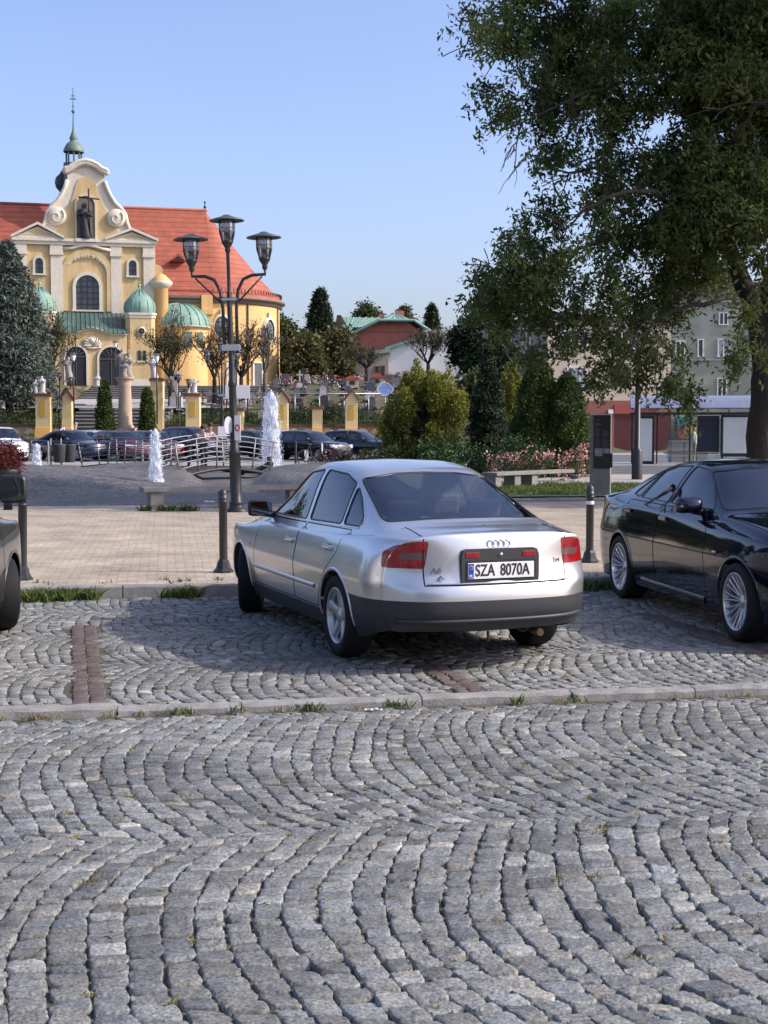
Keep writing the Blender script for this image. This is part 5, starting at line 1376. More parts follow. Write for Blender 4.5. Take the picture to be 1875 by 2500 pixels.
def church():
    ang = RD(13)
    org = at(217, 945, 120.0); org.z = 5.30
    root = empty('church', org, ang); tag(root, 'yellow baroque church with scrolled gable, red tiled roof and rounded apse', 'church')
    S = 1 / 27.8; cx, cy = 217, 945
    X = lambda px: (px - cx) * S * 1.0
    Z = lambda py: at(cx, py, 120.0).z - org.z
    def part(mb, name, m, par=None): return mb.build(name, m, par or root)
    # main facade wall
    w = MB(); w.box(X(48), X(380), .0, 1.6, -2, Z(600)); part(w, 'facade_wall', ochre)
    # gable field with its curved outline
    half = [(0, 396), (14, 397), (28, 402), (38, 412), (44, 424), (44, 440), (50, 458), (58, 476), (68, 492), (84, 507), (92, 520), (96, 540), (102, 556), (112, 568), (118, 575), (118, 600)]
    gp_ = [(X(217 + a), Z(b)) for a, b in half] + [(X(217 - a), Z(b)) for a, b in half[::-1]]
    g = MB(); g.prism(gp_, .25, 1.3, 'xz'); part(g, 'gable', cream)
    inner = [(0, 430), (16, 436), (24, 450), (30, 475), (40, 500), (52, 520), (62, 545), (78, 565), (84, 574), (84, 588)]
    gi = [(X(217 + a), Z(b)) for a, b in inner] + [(X(217 - a), Z(b)) for a, b in inner[::-1]]
    g = MB(); g.prism(gi, .17, .26, 'xz'); part(g, 'gable_field', ochre)
    # scroll pediment and rim
    rim = MB()
    pth = [(-52, 424), (-48, 418), (-38, 416), (-28, 407), (-14, 400), (0, 397), (14, 400), (28, 407), (38, 416), (48, 418), (52, 424)]
    rim.tube([(X(217 + a), .1, Z(b)) for a, b in pth], .26, 6); rim.tube([(X(217 + a), .0, Z(b - 6)) for a, b in pth], .2, 6)
    for sg in (-1, 1):
        rim.tube([(X(217 + sg * a), .2, Z(b)) for a, b in half[5:14]], .20, 6)
    part(rim, 'gable_cornice', cream)
    for sg in (-1, 1):
        v = MB(); c = (X(217 + sg * 70), 0, Z(530))
        v.lathe([(.0005, -.12), (.72, -.12), (.80, -.02), (.80, .3), (.0005, .3)], 28, c, 'y'); v.v = [(x, y, z) for x, y, z in v.v]
        sp = [(c[0] + (.10 + .045 * k) * math.cos(k * .55 * sg), -.14, c[2] + (.10 + .045 * k) * math.sin(k * .55)) for k in range(14)]
        v.tube(sp, .055, 5); part(v, 'volute', cream)
    # niche with the dark saint carrying a cross
    n = MB(); n.prism(arch(X(215), Z(585), Z(478), 1.55), .10, .175, 'xz'); part(n, 'niche', mat('niche shade', (.20, .16, .11), .9, var=.1))
    nb = MB(); arch_band(nb, X(215), Z(585), Z(478), 1.55, .16, .02, .17); nb.box(X(190), X(240), -.5, .2, Z(592), Z(584)); part(nb, 'niche_frame', cream)
    f = MB(); figure(f, (X(212), -.22, Z(584)), 3.1, .50, 'fold', seed=3); st_ = part(f, 'niche_statue', darkst)
    k = MB(); k.tube([(X(224), -.42, Z(580)), (X(222), -.42, Z(462))], .08, 6); k.tube([(X(198), -.42, Z(484)), (X(248), -.42, Z(487))], .08, 6); k.build('cross', darkst, st_)
    # main entablature, pediments
    e = MB(); e.box(X(42), X(384), -.42, .5, Z(592), Z(585)); e.box(X(46), X(380), -.30, .4, Z(600), Z(592)); part(e, 'main_cornice', cream)
    for a, b, t in ((42, 162, 553), (262, 386, 560)):
        p = MB(); m_ = (a + b) / 2
        p.prism([(X(a), Z(585)), (X(b), Z(585)), (X(m_), Z(t + 4))], -.25, 1.2, 'xz')
        part(p, 'pediment', cream)
        q = MB()
        for s0, s1 in (((a - 2, 586), (m_, t)), ((m_, t), (b + 2, 586))):
            q.prism([(X(s0[0]), Z(s0[1])), (X(s1[0]), Z(s1[1])), (X(s1[0]), Z(s1[1] - 6)), (X(s0[0]), Z(s0[1] - 6))], -.55, 1.3, 'xz')
        part(q, 'pediment_cornice', cream)
        q = MB(); q.prism([(X(a + 26), Z(579)), (X(b - 26), Z(579)), (X(m_), Z(t + 11))], -.27, -.2, 'xz'); part(q, 'pediment_field', ochre)
    # pilasters with capitals
    for a, b in ((47, 76), (130, 160), (272, 300), (350, 378)):
        p = MB(); p.box(X(a + 1), X(b - 1), -.18, .1, -1, Z(620)); p.box(X(a - 1), X(b + 1), -.30, .1, Z(625), Z(617)); p.box(X(a), X(b), -.24, .1, Z(617), Z(600)); part(p, 'pilaster', cream)
    # central arched recess with inscription band
    r = MB(); arch_band(r, X(217), Z(760), Z(624), 3.3, .55, -.16, .06, 24); part(r, 'arch_recess', ochre)
    r = MB(); pts = [(X(160), -.12, Z(610)), (X(180), -.14, Z(608)), (X(198), -.16, Z(602)), (X(217), -.16, Z(599)), (X(236), -.16, Z(602)), (X(254), -.14, Z(608)), (X(273), -.12, Z(610))]
    r.tube(pts, .16, 6); part(r, 'arched_cornice', cream)
    lett = MB()
    for i in range(25):
        if i in (3, 4, 14, 17): continue
        an = RD(50) - RD(100) * i / 24
        M = Matrix.Translation((X(217) + 2.14 * math.sin(-an), -.15, Z(690) + 2.30 * math.cos(an) - .02)) @ Matrix.Rotation(-an, 4, 'Y')
        lett.box(-.075, -.045, -.03, .03, -.15, .15, M)
        if i % 2: lett.box(.04, .07, -.03, .03, -.15, .15, M)
        if i % 3: lett.box(-.075, .06, -.03, .03, -.02, .03, M)
        else: lett.box(-.075, .08, -.03, .03, .11, .15, M)
    part(lett, 'raised_lettering', mat('raised lettering', (.80, .74, .60), .8))
    # big window
    def window(px, zb, zt, wpx, y=-.02, bars=(3, 4), fr=.16, frm=cream):
        ww = wpx * S; o = MB(); o.prism(arch(X(px), Z(zb), Z(zt), ww), y - .02, y + .05, 'xz'); wi = part(o, 'window', panem)
        b = MB(); arch_band(b, X(px), Z(zb), Z(zt), ww, fr, y - .16, y + .1); b.box(X(px) - ww / 2 - fr * 1.3, X(px) + ww / 2 + fr * 1.3, y - .22, y + .1, Z(zb) - .14, Z(zb)); b.build('window_frame', frm, wi)
        if bars:
            g_ = MB(); z0, z1 = Z(zb), Z(zt)
            for i in range(1, bars[0]): xx = X(px) - ww / 2 + ww * i / bars[0]; g_.box(xx - .03, xx + .03, y - .06, y - .022, z0, z1 - .1)
            for i in range(1, bars[1]): zz = z0 + (z1 - z0) * i / bars[1]; g_.box(X(px) - ww / 2, X(px) + ww / 2, y - .06, y - .022, zz - .03, zz + .03)
            g_.build('glazing_bar', darkst, wi)
        return wi
    window(217, 757, 672, 55, bars=(4, 6), fr=.28)
    for px in (104, 325): window(px, 671, 633, 19, bars=(2, 3), fr=.18)
    # porch: two small towers, curved front, two doors
    w = MB(); fr = [(X(138), -4), (X(138), Z(822))] + [(X(140 + 165 * t), Z(822 - 12 * math.sin(math.pi * max(0, min(1, (t - .2) / .6))) ** 2)) for t in np.linspace(0, 1, 17)] + [(X(305), -4)]
    w.prism(fr, -4.0, 0, 'xz'); part(w, 'porch_wall', ochre)
    rim = MB(); rim.tube([(p[0], -4.05, p[1]) for p in fr[1:-1]], .13, 6); part(rim, 'porch_cornice', cream)
    rf = MB(); n_ = 16
    v = [];
    for i in range(n_ + 1):
        t = i / n_; px = 138 + 168 * t; zf = Z(822 - 12 * math.sin(math.pi * max(0, min(1, (t - .2) / .6))) ** 2)
        v += [(X(px), -4.3, zf + .02), (X(px), -2.2, zf + (Z(762) - zf) * .52), (X(px), .0, Z(762))]
    rf.add(v, [(i * 3 + k, i * 3 + 3 + k, i * 3 + 4 + k, i * 3 + 1 + k) for i in range(n_) for k in (0, 1)])
    for i in range(0, n_ + 1): rf.tube([Vector(v[i * 3]) + Vector((0, 0, .04)), Vector(v[i * 3 + 1]) + Vector((0, 0, .04)), Vector(v[i * 3 + 2]) + Vector((0, 0, .04))], .04, 4)
    part(rf, 'porch_roof', copperd)
    for px, ww in ((193, 33), (268, 56)):
        px = 187 if px == 193 else px
        ww = 46 if px == 187 else ww
        d = MB(); d.prism(arch(X(px), -.05, Z(853), ww * S), -4.06, -3.98, 'xz'); dr = part(d, 'church_door', doorm)
        b = MB(); arch_band(b, X(px), -.05, Z(853), ww * S, .18, -4.16, -3.95); b.build('door_frame', cream, dr)
        b = MB(); zc = Z(853) - ww * S / 2
        b.box(X(px) - ww * S / 2, X(px) + ww * S / 2, -4.12, -4.065, zc - .06, zc + .04); b.box(X(px) - .04, X(px) + .04, -4.11, -4.065, 0, zc)
        for a in range(1, 6): an = math.pi * a / 6; b.tube([(X(px), -4.09, zc), (X(px) + ww * S * .46 * math.cos(an), -4.09, zc + ww * S * .46 * math.sin(an))], .03, 4)
        b.build('door_fanlight', mat('iron grey', (.07, .072, .08), .5), dr)
    o = MB()
    for a in range(9):
        an = math.pi * (a - .0) / 8; o.tube([(X(224), -4.12, Z(850)), (X(224) + .62 * math.cos(an), -4.2, Z(850) + .62 * math.sin(an)), (X(224) + .80 * math.cos(an + .25), -4.15, Z(850) + .78 * math.sin(an + .25))], [.06, .10, .04], 5)
    o.ball((X(224), -4.12, Z(838)), .26); o.tube([(X(203), -4.1, Z(853)), (X(224), -4.2, Z(857)), (X(245), -4.1, Z(853))], .07, 5)
    part(o, 'relief_ornament', cream)
    for a, b in ((303, 372), (100, 140)):
        c0 = (X((a + b) / 2)); hw = (X(372) - X(303)) / 2
        if a == 100: c0 = X(140) - hw * 1.0
        t = MB(); v8 = [(c0 + hw * sx, -2.6 + hw * sy) for sx, sy in ((-1, -.72), (-.72, -1), (.72, -1), (1, -.72), (1, 1), (-1, 1))]
        t.prism(v8, -4, Z(775), 'xy'); tw = part(t, 'corner_tower', ochre)
        t = MB(); t.prism([(c0 + (x - c0) * 1.12, -2.6 + (y + 2.6) * 1.12) for x, y in v8], Z(775), Z(770), 'xy'); t.prism([(c0 + (x - c0) * 1.05, -2.6 + (y + 2.6) * 1.05) for x, y in v8], Z(782), Z(775), 'xy'); t.prism([(c0 + (x - c0) * 1.04, -2.6 + (y + 2.6) * 1.04) for x, y in v8], -.4, .5, 'xy')
        t.build('tower_cornice', cream, tw)
        t = MB(); dome(t, (c0, -2.6, Z(770)), hw * 1.0, Z(705) - Z(770)); 
        for a_ in range(12):
            an = a_ * math.pi / 6; t.tube([(c0 + hw * r * math.cos(an), -2.6 + hw * r * math.sin(an), Z(770) + (Z(705) - Z(770)) * z) for r, z in ((1.02, 0), (1.10, .2), (1.02, .4), (.57, .7), (.14, .93))], .035, 4)
        t.build('tower_dome', copper, tw)
        t = MB(); t.ball((c0, -2.6, Z(702)), .13); t.tube([(c0, -2.6, Z(702)), (c0, -2.6, Z(690))], .035, 5); t.box(c0 - .16, c0 + .16, -2.63, -2.57, Z(695), Z(694) + .02); t.build('finial', mat('gilded finial', (.35, .42, .2), .4, .4), tw)
        if a == 303:
            t = MB(); t.lathe([(.0005, -.02), (.26, -.02), (.26, .06), (.0005, .06)], 20, (X(339), -2.6 - hw - .02, Z(814)), 'y'); wi = t.build('window', panem, tw)
            t = MB(); t.lathe([(.26, -.08), (.38, -.08), (.38, .05), (.26, .05)], 20, (X(339), -2.6 - hw - .02, Z(814)), 'y'); t.build('window_frame', cream, wi)
            for q in (334, 346):
                t = MB(); t.box(X(q) - .13, X(q) + .13, -2.6 - hw - .06, -2.6 - hw + .05, Z(884), Z(860)); wi = t.build('window', panem, tw)
                t = MB(); t.box(X(q) - .2, X(q) + .2, -2.6 - hw - .14, -2.6 - hw + .02, Z(885) - .12, Z(885)); t.build('window_frame', cream, wi)
    # turret behind the gable
    for (px, base, dat) in ((188, 470, 1),):
        c = (X(190), 6.0, 0); K = (org.y + 6) / 120.0
        zz = lambda py: Z(py) * 1.0 + (1042 - py) / FOC * 6.0
        t = MB(); t.prism([(c[0] + 1.0 * math.cos(a), c[1] + 1.0 * math.sin(a)) for a in np.linspace(0, 2 * math.pi, 9)[:-1] + .39], zz(500), zz(402), 'xy'); 
        for a in np.linspace(0, 2 * math.pi, 9)[:-1]: t.box(c[0] + .66 * math.cos(a) - .08, c[0] + .66 * math.cos(a) + .08, c[1] + .66 * math.sin(a) - .08, c[1] + .66 * math.sin(a) + .08, zz(402), zz(372))
        tr_ = part(t, 'roof_turret', mat('turret green grey', (.12, .17, .16), .6, var=.2))
        t = MB(); t.lathe([(.92, zz(375)), (.95, zz(371)), (.80, zz(362)), (.62, zz(354)), (.30, zz(347)), (.34, zz(344)), (.38, zz(340)), (.22, zz(330)), (.10, zz(320)), (.05, zz(285))], 16, c); t.ball((c[0], c[1], zz(275)), .17); t.ball((c[0], c[1], zz(262)), .10)
        t.tube([(c[0], c[1], zz(300)), (c[0], c[1], zz(217))], .045, 5); t.box(c[0] - .26, c[0] + .26, c[1] - .04, c[1] + .04, zz(246), zz(243)); t.box(c[0] - .16, c[0] + .16, c[1] - .04, c[1] + .04, zz(238), zz(236))
        t.build('turret_spire', mat('spire green', (.13, .19, .15), .55, var=.2, vscale=3), tr_)
    t = MB(); c = (X(160), 7.0, 0); zz = lambda py: Z(py) + (1042 - py) / FOC * 7.0
    t.lathe([(.2, zz(500)), (.34, zz(488)), (.36, zz(480)), (.18, zz(474)), (.55, zz(462)), (.66, zz(450)), (.55, zz(437)), (.2, zz(428)), (.05, zz(420))], 16, c); part(t, 'onion_ball', mat('dark slate', (.05, .06, .065), .5, var=.2))
    # nave, roof and apse
    yn = 1.5; yr = 8.5; zc = lambda py, y: Z(py) + (1042 - py) / FOC * y
    ze = zc(722, 2); zr = zc(506, yr); xa = X(505) * 1.07; RA = yr - yn
    n = MB(); n.box(X(-170), X(390), yn + .3, yn + 14, -3, ze - .1); part(n, 'nave_wall', ochre2)
    n = MB(); n.box(X(385), xa, yn, yn + 14, -3, ze); n.lathe([(RA, -3), (RA, ze)], 48, (xa, yr, 0), a0=-math.pi / 2, a1=math.pi / 2); part(n, 'apse_wall', ochre2)
    e = MB(); e.lathe([(RA + .0, ze - .5), (RA + .25, ze - .35), (RA + .3, ze - .1), (RA + .55, ze - .05), (RA + .55, ze + .12), (RA, ze + .12)], 48, (xa, yr, 0), a0=-math.pi / 2, a1=math.pi / 2); e.box(X(378), xa, yn - .5, yn, ze - .1, ze + .12); e.box(X(378), xa, yn - .28, yn, ze - .5, ze - .1); part(e, 'eaves', mat('eaves grey', (.16, .13, .11), .7))
    rf = MB(); X0 = X(-175); fl = 1.0
    # slightly flared slope
    P = lambda x, t: (x, yn - .45 + (yr - yn + .45) * t, ze + .1 + (zr - ze - .1) * (t ** 1.12))
    T = [0, .12, .35, .7, 1]
    for x0, x1 in ((X0, xa),):
        v = [P(x0, t) for t in T] + [P(x1, t) for t in T]; k = len(T)
        rf.add(v, [(i, k + i, k + i + 1, i + 1) for i in range(k - 1)])
        v = [(p[0], 2 * yr - p[1], p[2]) for p in v]; rf.add(v, [(i + 1, k + i + 1, k + i, i) for i in range(k - 1)])
    rf.lathe([((RA + .45) * (1 - t) + .02, ze + .1 + (zr - ze - .1) * (t ** 1.12)) for t in T], 48, (xa, yr, 0), a0=-math.pi / 2, a1=math.pi / 2)
    part(rf, 'roof', redtile)
    q = MB(); q.tube([(X0, yr, zr + .05), (xa + .2, yr, zr + .05)], .14, 6)
    part(q, 'ridge', mat('ridge tiles', (.30, .09, .05), .8, var=.3, vscale=4))
    q = MB(); q.tube([(xa, yr, zr), (xa, yr, zr + .9)], .05, 5); q.ball((xa, yr, zr + .35), .14); q.ball((xa, yr, zr + .8), .10); part(q, 'roof_finial', darkst)
    q = MB()
    for i in range(60):
        a = -math.pi / 2 + math.pi * i / 60; q.box(-.05, .05, -.03, .03, 0, .28, Matrix.Translation((xa + (RA + .2) * math.cos(a), yr + (RA + .2) * math.sin(a), ze + .55)) @ Matrix.Rotation(a, 4, 'Z'))
    for x in np.linspace(X(385), xa, 30): q.box(x - .03, x + .03, yn + .0, yn + .05, ze + .5, ze + .75)
    part(q, 'snow_guard', mat('dark red iron', (.12, .03, .02), .7))
    # dormer slits on the roof
    for px, py in ((432, 628),):
        y = yn + 2.6; q = MB(); q.prism([(X(px) * 1.05 - .7, zc(py + 6, y)), (X(px) * 1.05 + .7, zc(py + 6, y)), (X(px) * 1.05 + .1, zc(py - 10, y)), (X(px) * 1.05 - .1, zc(py - 10, y))], y - .9, y + .8, 'xz'); part(q, 'dormer', redtile)
        q = MB(); q.prism([(X(px) * 1.05 - .55, zc(py + 5, y)), (X(px) * 1.05 + .55, zc(py + 5, y)), (X(px) * 1.05, zc(py - 6, y))], y - .93, y - .88, 'xz'); part(q, 'dormer_window', doorm)
    # buttress strip with gutter, round windows on nave and apse
    q = MB(); xb = X(497) * 1.04; q.box(xb - .5, xb + .5, yn - .55, yn + .1, -3, ze + .2); q.box(xb - .55, xb + .55, yn - .75, yn - .5, zc(765, 2), zc(752, 2)); part(q, 'buttress', ochre2)
    def oval(px, py, ang_, w_=.72, h_=.98):
        # on the apse drum
        if ang_ is None: M = Matrix.Translation((X(px) * 1.045, yn, zc(py, 2)))
        else: M = Matrix.Translation((xa + RA * math.sin(ang_), yr - RA * math.cos(ang_), zc(py, 3))) @ Matrix.Rotation(ang_, 4, 'Z')
        def rr(r0, r1, y0, y1):
            m = MB(); m.lathe([(r0, y0), (r1, y0), (r1, y1), (r0, y1)], 24, (0, 0, 0), 'y'); m.v = [tuple(M @ Vector((x * w_, y, z * h_))) for x, y, z in m.v]; return m
        o = rr(.0005, 1.0, -.14, .3); wi = part(o, 'oval_window', mat('pale leaded glass', (.22, .25, .27), .15, var=.5, vscale=2))
        rr(1.0, 1.22, -.28, .3).build('window_frame', cream, wi)
        o = MB(); 
        for t in (-.4, .0, .4): o.v and None; o.box(t * w_ - .015, t * w_ + .015, -.17, -.145, -h_ * .9, h_ * .9, M); o.box(-w_ * .9, w_ * .9, -.17, -.145, t * 1.3 * h_ - .015, t * 1.3 * h_ + .015, M)
        o.build('glazing_bar', darkst, wi)
        o = MB(); o.box(-.12, .12, -.25, .1, h_ * 1.2, h_ * 1.65, M); o.build('keystone', cream, wi)
    oval(535, 797, RD(6)); oval(630, 798, RD(49))
    q = MB()
    for px, a in ((588, RD(27)), (662, RD(66))): q.tube([(xa + (RA + .1) * math.sin(a), yr - (RA + .1) * math.cos(a), -2), (xa + (RA + .1) * math.sin(a), yr - (RA + .1) * math.cos(a), ze)], .07, 6)
    part(q, 'downpipe', mat('dark downpipe', (.06, .05, .045), .6))
    # corner turret-pier with cap, right of the facade
    q = MB(); c = (X(393), -.1); q.lathe([(.62, -3), (.62, Z(700)), (.75, Z(697)), (.95, Z(690)), (.95, Z(684)), (.7, Z(676)), (.4, Z(668)), (.1, Z(664))], 16, (c[0], c[1], 0)); part(q, 'corner_pier', ochre2)
    q = MB(); q.lathe([(.64, Z(700)), (.78, Z(697)), (1.0, Z(690)), (1.0, Z(684)), (.64, Z(682))], 16, (c[0], c[1], 0)); part(q, 'pier_cap', cream)
    q = MB(); q.prism([(X(372), Z(690)), (X(400), Z(684)), (X(402), Z(672)), (X(396), Z(664)), (X(399), Z(655)), (X(394), Z(645)), (X(384), Z(641)), (X(372), Z(640))], .1, .8, 'xz'); part(q, 'side_scroll', ochre)
    # side chapel with half dome
    c = (X(440), -.2); RC = X(510) - X(440)
    q = MB(); q.lathe([(RC, -3), (RC, Z(793))], 32, (c[0], c[1] + 1.6, 0), a0=-math.pi, a1=0); part(q, 'side_chapel', ochre2)
    q = MB(); q.lathe([((RC + .25) * math.cos(t), Z(793) + (Z(733) - Z(793)) * math.sin(t)) for t in np.linspace(0, math.pi / 2, 9)], 32, (c[0], c[1] + 1.6, 0), a0=-math.pi, a1=0)
    for k in range(11):
        a = -math.pi * k / 10; q.tube([(c[0] + (RC + .27) * math.cos(t) * math.cos(a), c[1] + 1.6 + (RC + .27) * math.cos(t) * math.sin(a), Z(793) + (Z(733) - Z(793)) * math.sin(t) + .03) for t in np.linspace(0, math.pi / 2, 7)], .05, 4)
    part(q, 'chapel_dome', copper)
    q = MB(); q.lathe([(RC, Z(797)), (RC + .3, Z(795)), (RC + .3, Z(792))], 32, (c[0], c[1] + 1.6, 0), a0=-math.pi, a1=0); part(q, 'chapel_cornice', cream)
    for px in (455, 487):
        a = math.asin((X(px) - c[0]) / RC); q = MB(); q.box(-.35, .35, -.06, .1, Z(845), Z(808), Matrix.Translation((c[0] + RC * math.sin(a), c[1] + 1.6 - RC * math.cos(a), 0)) @ Matrix.Rotation(a, 4, 'Z')); part(q, 'chapel_window', mat('dull green window', (.10, .14, .12), .3))
    # sacristy openings low on the nave
    for px, w_ in ((560, .5), (605, .55)):
        a = RD(14) if px == 560 else RD(36)
        q = MB(); q.box(-w_, w_, -.08, .1, -.1, 2.3, Matrix.Translation((xa + RA * math.sin(a), yr - RA * math.cos(a), 0)) @ Matrix.Rotation(a, 4, 'Z')); dd = part(q, 'side_door', mat('grey side door', (.10, .10, .11), .6))
        q = MB(); M = Matrix.Translation((xa + RA * math.sin(a), yr - RA * math.cos(a), 0)) @ Matrix.Rotation(a, 4, 'Z')
        for s_ in (-1, 1): q.box(s_ * w_ - .09, s_ * w_ + .09, -.14, .1, -.1, 2.4, M)
        q.box(-w_ - .09, w_ + .09, -.14, .1, 2.3, 2.45, M); q.build('door_frame', cream, dd)
    q = MB(); q.box(X(372), X(690) * 1.03, -.5 + yn, yn + 3, -3, .2); part(q, 'plinth', stone)
    return root
church()

# ---------------------------------------------------------------- stairs, boundary wall, pillars, statues
XL0, XR0 = -20.6, -14.4
def stairs():
    m = MB(); tr_ = MB(); n = 12
    for i in range(n):
        z = STZ[0] + (STZ[1] - STZ[0]) * (i + 1) / n; y0 = STY[0] + (STY[1] - STY[0]) * i / n; m.box(XL0, XR0, y0, STY[1] + .1, z - .26, z); tr_.box(XL0, XR0, y0 - .09, y0 + .02, z - .085, z + .004)
    z1 = STZ[1]; m.add([(XL0, STY[1], z1), (XR0, STY[1], z1), (XR0, 111, STZ[2]), (XL0, 111, STZ[2]), (XL0, STY[1], 0), (XR0, STY[1], 0)], [(0, 1, 2, 3)])
    for i in range(6):
        z = STZ[2] + 1.2 * (i + 1) / 6; m.box(XL0 - 4, XR0 + 4, 111 + i * .8, 118.5, z - .22, z); tr_.box(XL0 - 4, XR0 + 4, 111 + i * .8 - .1, 111 + i * .8 + .02, z - .085, z + .004)
    m.box(XL0 - 4, XR0 + 8, 115.4, 119.5, 4.6, 5.22)
    m.add([(XL0 - 4, 99.5, 3.33), (XR0 + 4, 99.5, 3.33), (XR0 + 4, 111, 4.0), (XL0 - 4, 111, 4.0)], [(0, 1, 2, 3)])
    o = m.build('stairs', mat('shade-toned stair stone', (.10, .095, .088), .85, col2=(.17, .16, .15), vscale=3, fine=.15)); tag(o, 'wide grey stone stairs climbing to the church doors', 'stairs')
    tr_.build('tread', mat('lit-toned tread stone', (.34, .32, .29), .85, var=.12, vscale=2), o)  # edges coloured pale and risers dark in place of the nosing shadows
    q = MB(); q.add([(XL0 - 4, 94, 3.06), (XR0 + 4, 94, 3.06), (XR0 + 4, 111, 4.02), (XL0 - 4, 111, 4.02)], [(0, 1, 2, 3)]); q.build('landing', mat('pale landing', (.38, .36, .33), .9, var=.1), o)
stairs()
rails = MB()
for x in (XL0 + .8,):
    rails.tube([(x, 82.5, .2), (x, 82.5, 1.35), (x + .3, 83.3, 1.75), (x + .3, 83.3, .6)], .045, 6)
    rails.tube([(x, 82.5, 1.0), (x + .3, 83.3, 1.4)], .03, 5)
tag(rails.build('handrail', mat('galvanised steel', (.42, .43, .44), .4, .8)), 'low bent steel handrail at the foot of the church stairs', 'handrail')

wallm = mat('rubble stone wall', (.20, .155, .12), .9, col2=(.36, .29, .22), vscale=2.2, fine=.3, bump=.04, bscale=5, contrast=1.6)
pillm = mat('yellow plaster pillar', (.60, .45, .215), .85, col2=(.69, .53, .27), vscale=1.1, fine=.08)
pillo = mat('orange plaster foot', (.60, .33, .10), .85, var=.12, vscale=2)
brownt = mat('brown tile cap', (.15, .065, .04), .8, var=.25, vscale=6)
ironm = mat('black iron', (.018, .018, .02), .5)
def wy(px): return 85.6 if px < 400 else 85.2 + (px - 400) * .004
def wall_run(px0, px1, label):
    d = wy(px0); a = at(px0, 1040, d); b = at(px1, 1040, wy(px1)); root = empty('boundary_wall', (a.x, a.y, 0), math.atan2(b.y - a.y, b.x - a.x)); L = (Vector(b.xy) - Vector(a.xy)).length
    tag(root, label, 'wall', 'boundary walls of the churchyard')
    m = MB(); m.box(0, L, -.22, .25, -.1, 1.78); m.build('wall_base', wallm, root)
    c = MB(); c.box(-.02, L, -.32, .32, 1.78, 1.93); c.build('coping', mat('dark coping', (.10, .075, .06), .8, var=.2), root)
    s = MB(); k = max(1, round(L / 1.1))
    for i in range(k):
        x = (i + .5) * L / k; s.lathe([(.16 + .0, -.24), (.30, -.27), (.44, -.24)], 12, (x, 0, 1.22), 'y', a0=0 + .35, a1=math.pi - .35); s.box(x - .38, x + .38, -.26, -.225, 1.05, 1.16)
    s.box(0, L, -.36, -.05, .98, 1.06); s.build('scallop_band', pillm, root)
    r = MB(); n = max(3, int(L / .17))
    for i in range(n): x = (i + .5) * L / n; r.tube([(x, 0, 1.9), (x, 0, 2.95)], .014, 4, smooth=False)
    for z in (2.05, 2.85): r.box(0, L, -.015, .015, z - .02, z + .02)
    r.build('railing', ironm, root)
def pillar(px, d, ztop, gable, label, w=.72, niche=True, foot=True):
    p = at(px, 1000, d); root = empty('wall_pillar', (p.x, d, 0), 0); tag(root, label, 'pillar', 'yellow pillars of the churchyard wall'); h = w / 2
    m = MB()
    m.prism([(-.60, .95), (-.60, 1.15), (-.42, 1.75), (-.38, 2.2), (-.38, ztop), (.38, ztop), (.38, .0), (-.5, .0)], -h, h, 'yz')
    if gable: m.prism([(-h, ztop), (h, ztop), (0, ztop + .52)], -.38, .38, 'xz')
    m.build('shaft', pillm, root)
    f = MB(); f.prism([(-.66, .92), (-.66, 1.12), (-.46, 1.72), (-.40, 1.72), (-.40, .92)], -h - .01, h + .01, 'yz'); f.build('foot', pillo, root)
    c = MB()
    if gable:
        for sg in (-1, 1): c.prism([(sg * (h + .14), ztop - .12), (0, ztop + .56), (0, ztop + .70), (sg * (h + .16), ztop + .02)], -.48, .48, 'xz')
    else: c.box(-h - .08, h + .08, -.46, .46, ztop, ztop + .12); c.box(-h - .03, h + .03, -.41, .41, ztop + .12, ztop + .18)
    c.build('cap', brownt, root)
    if niche:
        q = MB(); q.box(-.17, .17, -.40, -.375, ztop - 1.25, ztop - .35); q.build('niche_panel', mat('yellow niche', (.55, .36, .05), .8, var=.2, vscale=8), root)
    return root
for px, d, zt, g, lb, w, ni in ((108, 85.1, 3.65, False, 'tall yellow pillar carrying white statues, beside the blue spruce', .9, True),
        (166, 85.4, 3.55, True, 'narrow gabled pillar left of the church stairs', .6, False),
        (385, 84.9, 4.6, False, 'tall plain pillar right of the stairs with a white robed statue', .75, False),
        (472, 85.0, 3.65, False, 'broad yellow pillar with flat cap and white statues left of the lamp post', .85, True),
        (583, 85.6, 2.75, False, 'short flat yellow pillar just right of the lamp post', .6, False),
        (688, 85.4, 3.45, True, 'gabled yellow pillar right behind the tall fountain jet', .78, True),
        (775, 86.2, 2.85, False, 'short flat yellow pillar between the two gabled ones', .62, False),
        (858, 86.0, 3.45, True, 'gabled yellow pillar midway to the golden cypress', .74, True),
        (943, 86.6, 2.85, False, 'short yellow pillar half hidden by the golden cypress', .6, False)):
    pillar(px, d, zt, g, lb, w, ni)
for a, b, lb in ((-420, 98, 'stone boundary wall with railing under the blue spruce'), (118, 160, 'short stone wall with railing left of the stairs'), (392, 462, 'stone wall with dark railing between the stairs and the statue pillar'),
              (482, 575, 'stone wall with scallops behind the lamp post'), (591, 678, 'stone wall with scallops beside the tall fountain jet'), (698, 768, 'stone wall with scallops right of the tall fountain jet'),
              (783, 850, 'stone wall with scallops left of the middle gabled pillar'), (866, 937, 'stone wall with scallops next to the golden cypress'), (950, 1130, 'stone wall running behind the golden cypress')):
    wall_run(a, b, lb)
# thin white rail above the wall
r = MB()
for px in range(480, 960, 60): p = at(px, 962, 89); r.tube([(p.x, 89, hz(p.x, 89)), (p.x, 89, p.z)], .03, 5)
a, b = at(470, 961, 89), at(960, 961, 89); r.tube([a, b], .035, 5)
tag(r.build('garden_rail', mat('galvanised steel', (.42, .43, .44), .4, .8)), 'thin pale metal rail running above the churchyard shrubs', 'rail')

